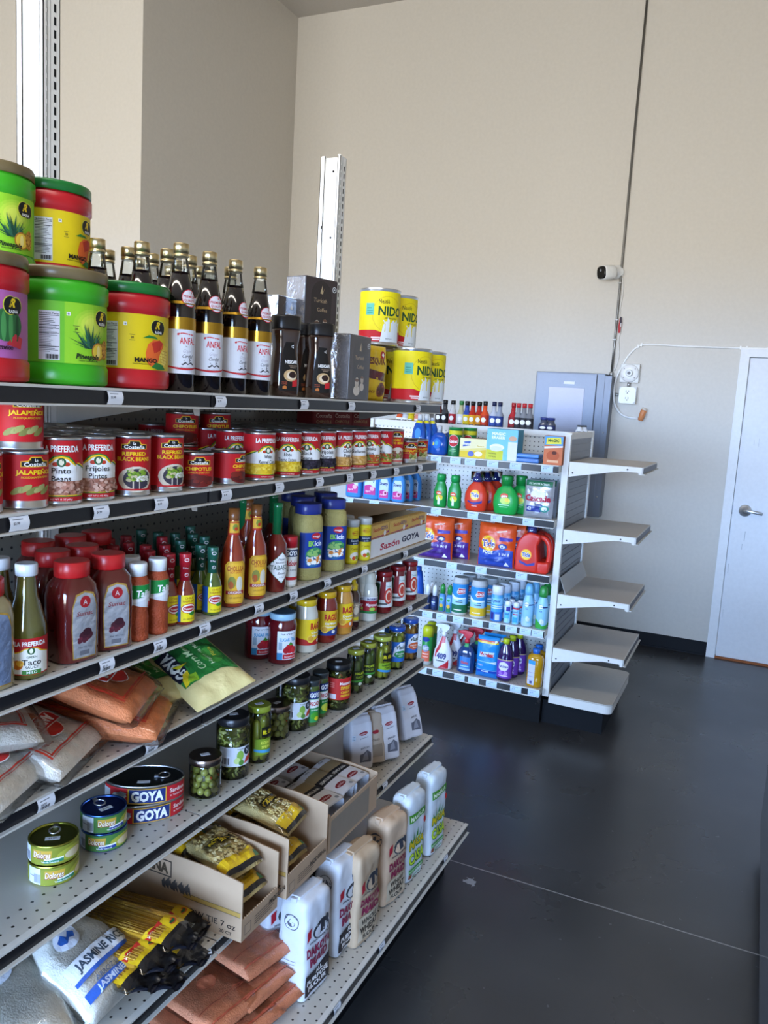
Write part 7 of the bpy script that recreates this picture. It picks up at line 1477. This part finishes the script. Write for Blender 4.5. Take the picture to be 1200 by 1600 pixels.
at2(lys, 4, 776, 'blue disinfectant spray can with a square white cap', U4, back=.008, depth=.034, n=3, pitch=.072, blab='blue disinfectant spray can in the row behind', dxb=.022)
sly = simple('spray_can', 'can', .0185, .095, '#9cd0ec', '#e8ecf2', .024, [('r', -60, 72, 60, 92, '#d8dce8'), ('r', -4, 66, 18, 90, '#3a3a94'), ('r', -14, 26, 14, 60, '#58b4dc'), ('t', 'Lysol', 0, 52, 8, '#1c3a84', {'w': 22, 'b': .03})], .9)
sly2 = simple('spray_can', 'can', .0185, .095, '#8cc8e8', '#e4e8f0', .024, [('r', -60, 82, 60, 92, '#c02a3a'), ('t', 'Lysol', 0, 70, 9, '#1c3a84', {'w': 24, 'b': .03}), ('r', -14, 52, 14, 58, '#c02a3a'), ('r', -14, 10, 14, 40, '#3aa0d0')], .9)
at2(sly, 4, 793, 'small pale blue spray can with a violet corner', U4, back=.006, n=1, pitch=.05, blab='small pale spray can behind the violet cornered one', dxb=.01); at2(sly2, 4, 806, 'small pale blue spray can with red stripes', U4, back=.006, n=1, pitch=.05, blab='small pale spray can behind the red striped one', dxb=.01)
def feb(c1, c2, low):
    return bottle('air_freshener', 'can', [(.028, 0), (.031, .006), (.031, .10), (.029, .135), (.021, .165), (.0195, .175)], [(.021, .172), (.0235, .19), (.021, .215), (.014, .232), (.001, .233)], [('e', -2, 122, 14, 14, '#3a5aa0'), ('e', -2, 122, 12.5, 12.5, '#e4ecf4'), ('t', 'febreze', -2, 122, 6, '#3a5aa0', {'w': 20, 'b': .02}), ('t', 'AIR', 0, 98, 8, '#3a5aa0', {'w': 16}), ('p', [(8, 116), (40, 118), (40, 124), (10, 124)], '#24346c'), ('p', [(-60, 3), (60, 3), (60, 30), (10, 20), (-20, 52), (-60, 46)], low), ('e', 6, 44, 9, 14, '#d8e4dc'), ('e', 14, 40, 7, 12, '#c8d4c4')], mat='plastic', col=c1, lidcol=c2, n=26)
f1, f2 = feb('#8fc4e4', '#74b4dc', '#a8c8e0'), feb('#90c8e0', '#2c8a3c', '#3aa03c')
at2(f1, 4, 824, 'light blue air freshener with round white badge', U4, back=.01, depth=.031, n=1, pitch=.07, blab='light blue air freshener behind the front one', dxb=.015)
at2(f2, 4, 846, 'air freshener with a green top and green base', U4, back=.004, depth=.031, n=1, pitch=.07, blab='green topped air freshener behind the front one', dxb=.005)
# --- base shelf of the short unit
U5 = 'cleaners on the lowest shelf of the short unit'
scb = simple('spray_can', 'can', .033, .165, '#1f8a3c', '#c0c41e', .060, [('e', 0, 150, 22, 14, '#223a8c'), ('r', -104, 2, 104, 22, '#a8a8a4'), ('p', [(-26, 22), (26, 22), (26, 84), (-26, 84)], '#d8664a'), ('e', 0, 98, 22, 20, '#8a94b0'), ('t', 'SCRUBBING', 0, 104, 7, '#e8ecf4', {'w': 38, 'b': .02}), ('t', 'BUBBLES', 0, 94, 7, '#e8ecf4', {'w': 34, 'b': .02}), ('r', -20, 62, 20, 68, '#f0c8b8'), ('r', -18, 46, 18, 50, '#f0c8b8')], .97)
at2(scb, 5, 667, 'green cleaner can with a yellow cap', U5, back=.02, depth=.034, n=1, pitch=.08, blab='green cleaner can behind the yellow capped one', dxb=-.01)
def trig(name, pr, col, lab, headcol, trigcol, nozz, sy=.55, mat='plastic', hz=.20, e=2.3, headmat='plastic', flip=1):
    b = G(mat, col); b.lathe(pr, 34, sx=1, sy=sy, e=e)
    h = G(headmat, headcol); zt = pr[-1][1]; h.lathe([(.0155, zt - .004), (.0155, zt + .014), (.011, zt + .017), (.010, zt + .026)], 18)
    h.prism([(-.046 * flip, zt + .060), (-.046 * flip, zt + .046), (-.016 * flip, zt + .040), (-.010 * flip, zt + .022), (.014 * flip, zt + .022), (.030 * flip, zt + .040), (.034 * flip, zt + .056), (.022 * flip, zt + .066), (-.02 * flip, zt + .068)], -.012, .012, 'y', bev=.003)
    t = G('plastic', trigcol); t.prism([(-.022 * flip, zt + .044), (-.032 * flip, zt + .044), (-.040 * flip, zt + .024), (-.046 * flip, zt + .012), (-.040 * flip, zt + .010), (-.030 * flip, zt + .026)], -.005, .005, 'y', bev=.0015)
    z = G('plastic', nozz); z.lathe([(.008, 0), (.009, .010)], 12, M=Matrix.Translation((-.054 * flip, 0, zt + .053)) @ Matrix.Rotation(R(90), 4, 'Y'))
    l = G('plastic', '#fff'); put_print(l, lab, cyl(pr, e, 1, sy), su=.005, sv=.01, base=.0007, dz=.00006, mat='plastic')
    return product(name, 'spray bottle', [('body', b), ('spray_head', h), ('trigger', t), ('nozzle', z), ('label', l)])
p409 = trig('spray_bottle', [(.046, 0), (.056, .008), (.058, .05), (.052, .10), (.038, .135), (.024, .165), (.0165, .178), (.0155, .19)], '#d6d8de', [('p', [(-14, 2), (56, 2), (56, 44), (10, 20), (-20, 6)], '#b8202c'), ('p', [(52, 44), (56, 60), (0, 20), (-20, 4), (20, 3), (52, 6)], '#b8202c'), ('p', [(-56, 72), (-44, 60), (-10, 120), (2, 172), (-14, 172), (-28, 130), (-50, 100)], '#b8202c'), ('p', [(-14, 150), (14, 150), (12, 186), (-12, 186)], '#b8202c'), ('e', 0, 76, 38, 25, '#e4e4ea'), ('e', 0, 76, 36, 23, '#d8dae2'), ('t', '409', 0, 76, 30, '#232a6c', {'w': 62, 'b': .06}), ('r', -34, 44, 20, 50, '#3a3c44')], '#e0e2e6', '#e0e2e6', '#d8dade')
at2(p409, 5, 692, 'white and red spray bottle reading 409', U5, back=.004, depth=.034, n=2, pitch=.085, blab='white and red spray bottle in the row behind', dxb=.035)
pwin = trig('spray_bottle', [(.040, 0), (.052, .008), (.053, .07), (.050, .12), (.034, .145), (.016, .158), (.0155, .175)], '#0d3468', [('r', -36, 20, 36, 96, '#2a72b8'), ('t', 'Windex', 0, 64, 15, '#c03a34', {'w': 48, 'b': .05}), ('r', -26, 40, 26, 46, '#9ac8e4'), ('r', -36, 20, 36, 32, '#8ab0cc'), ('r', -13, 132, 13, 178, '#3aa05a'), ('r', -9, 140, 9, 168, '#8ad09a')], '#d0d4d8', '#c02434', '#b8202c', mat='liquid', headcol2=None) if False else trig('spray_bottle', [(.040, 0), (.052, .008), (.053, .07), (.050, .12), (.034, .145), (.016, .158), (.0155, .175)], '#0d3468', [('r', -36, 20, 36, 96, '#2a72b8'), ('t', 'Windex', 0, 64, 15, '#c03a34', {'w': 48, 'b': .05}), ('r', -26, 40, 26, 46, '#9ac8e4'), ('r', -36, 20, 36, 32, '#8ab0cc'), ('r', -13, 150, 13, 174, '#3aa05a')], '#c02434', '#d0d4d8', '#b8202c', mat='liquid')
at2(pwin, 5, 728, 'dark blue glass cleaner spray bottle with red head', U5, back=.006, depth=.032, n=2, pitch=.085, blab='dark blue spray bottle in the row behind', dxb=.03)
wsh_ = [('r', -58, 1, 58, 30, '#1c74c0'), ('r', -58, 30, 58, 44, '#1f4ab0'), ('r', -58, 44, 58, 47, '#9cc8e8'), ('r', -26, 34, 16, 40, '#c8d4ec'), ('p', [(-44, 118), (40, 124), (44, 150), (-40, 146)], '#c8dcec'), ('t', 'Windex', 0, 134, 22, '#c02a34', {'w': 84, 'b': .06}), ('p', [(-56, 92), (56, 86), (56, 92), (-56, 96)], '#8ac4e8'), ('p', [(20, 88), (56, 84), (56, 98), (30, 94)], '#dce8f0'), ('t', 'Wipes', -34, 72, 9, '#e0c8cc', {'w': 32}), ('r', -60, 196, 60, 206, '#e0c020'), ('r', -60, 206, 60, 214, '#c8442c'), ('e', 48, 210, 7, 7, '#d8e4f0')]
wpk = pill_bag('wipes_pouch', .125, .232, .055, '#1f88cc', wsh_, seed=19, cat='pouch', wr=.001, lm='plastic', mat='plastic', st=.012)
at2(wpk, 5, 761, 'bright blue pouch of glass wipes with yellow and red bands', U5, back=.004, depth=.03, n=1, pitch=.07, blab='bright blue wipes pouch behind the front one', dxb=.01)
fab = bottle('cleaner_bottle', 'bottle', [(.034, 0), (.042, .008), (.044, .10), (.042, .14), (.034, .175), (.018, .205), (.016, .212)], [(.018, .208), (.018, .236), (.001, .237)], [('r', -132, 20, 132, 118, '#6a3aa8'), ('e', 0, 84, 32, 26, '#e0dcf0'), ('t', 'Fabuloso', 0, 86, 15, '#2a2a7c', {'w': 60, 'b': .03}), ('e', -14, 48, 14, 13, '#9a6ad0'), ('e', 14, 46, 14, 13, '#b88ae0'), ('e', 0, 52, 10, 10, '#7a3ab8'), ('r', -30, 30, 30, 35, '#e0d0f0'), ('r', -132, 118, 132, 123, '#c8b07a')], col='#2a0f4a', lidcol='#b8c422', sx=1, sy=.7, n=32)
at2(fab, 5, 788, 'purple cleaner bottle with a yellow green cap', U5, back=.006, depth=.032, n=2, pitch=.075, blab='purple cleaner bottle in the row behind', dxb=.015)
pin_ = bottle('cleaner_bottle', 'bottle', [(.036, 0), (.044, .008), (.044, .05), (.042, .055), (.044, .06), (.042, .078), (.044, .083), (.042, .10), (.044, .106), (.044, .155), (.038, .172), (.018, .180), (.017, .186)], [(.020, .184), (.020, .210), (.001, .211)], [('p', [(-40, 18), (6, 14), (6, 148), (-40, 152)], '#c4c6dc'), ('p', [(-40, 130), (6, 126), (6, 148), (-40, 152)], '#3a94cc'), ('r', -34, 40, 0, 42, '#8a8cb0'), ('r', -34, 60, 0, 62, '#8a8cb0'), ('r', -34, 80, 0, 82, '#8a8cb0'), ('r', -34, 100, 0, 102, '#8a8cb0'), ('r', -18, 22, -4, 36, '#4a4a7c')], col='#b8860e', lidcol='#1f62b4', sx=1, sy=.75, n=32, e=2.6)
at2(pin_, 5, 835, 'golden yellow cleaner bottle with blue cap, alone near the end post', U5, back=.004, depth=.036, n=1, pitch=.08, blab='golden yellow cleaner bottle behind the front one', dxb=-.005)
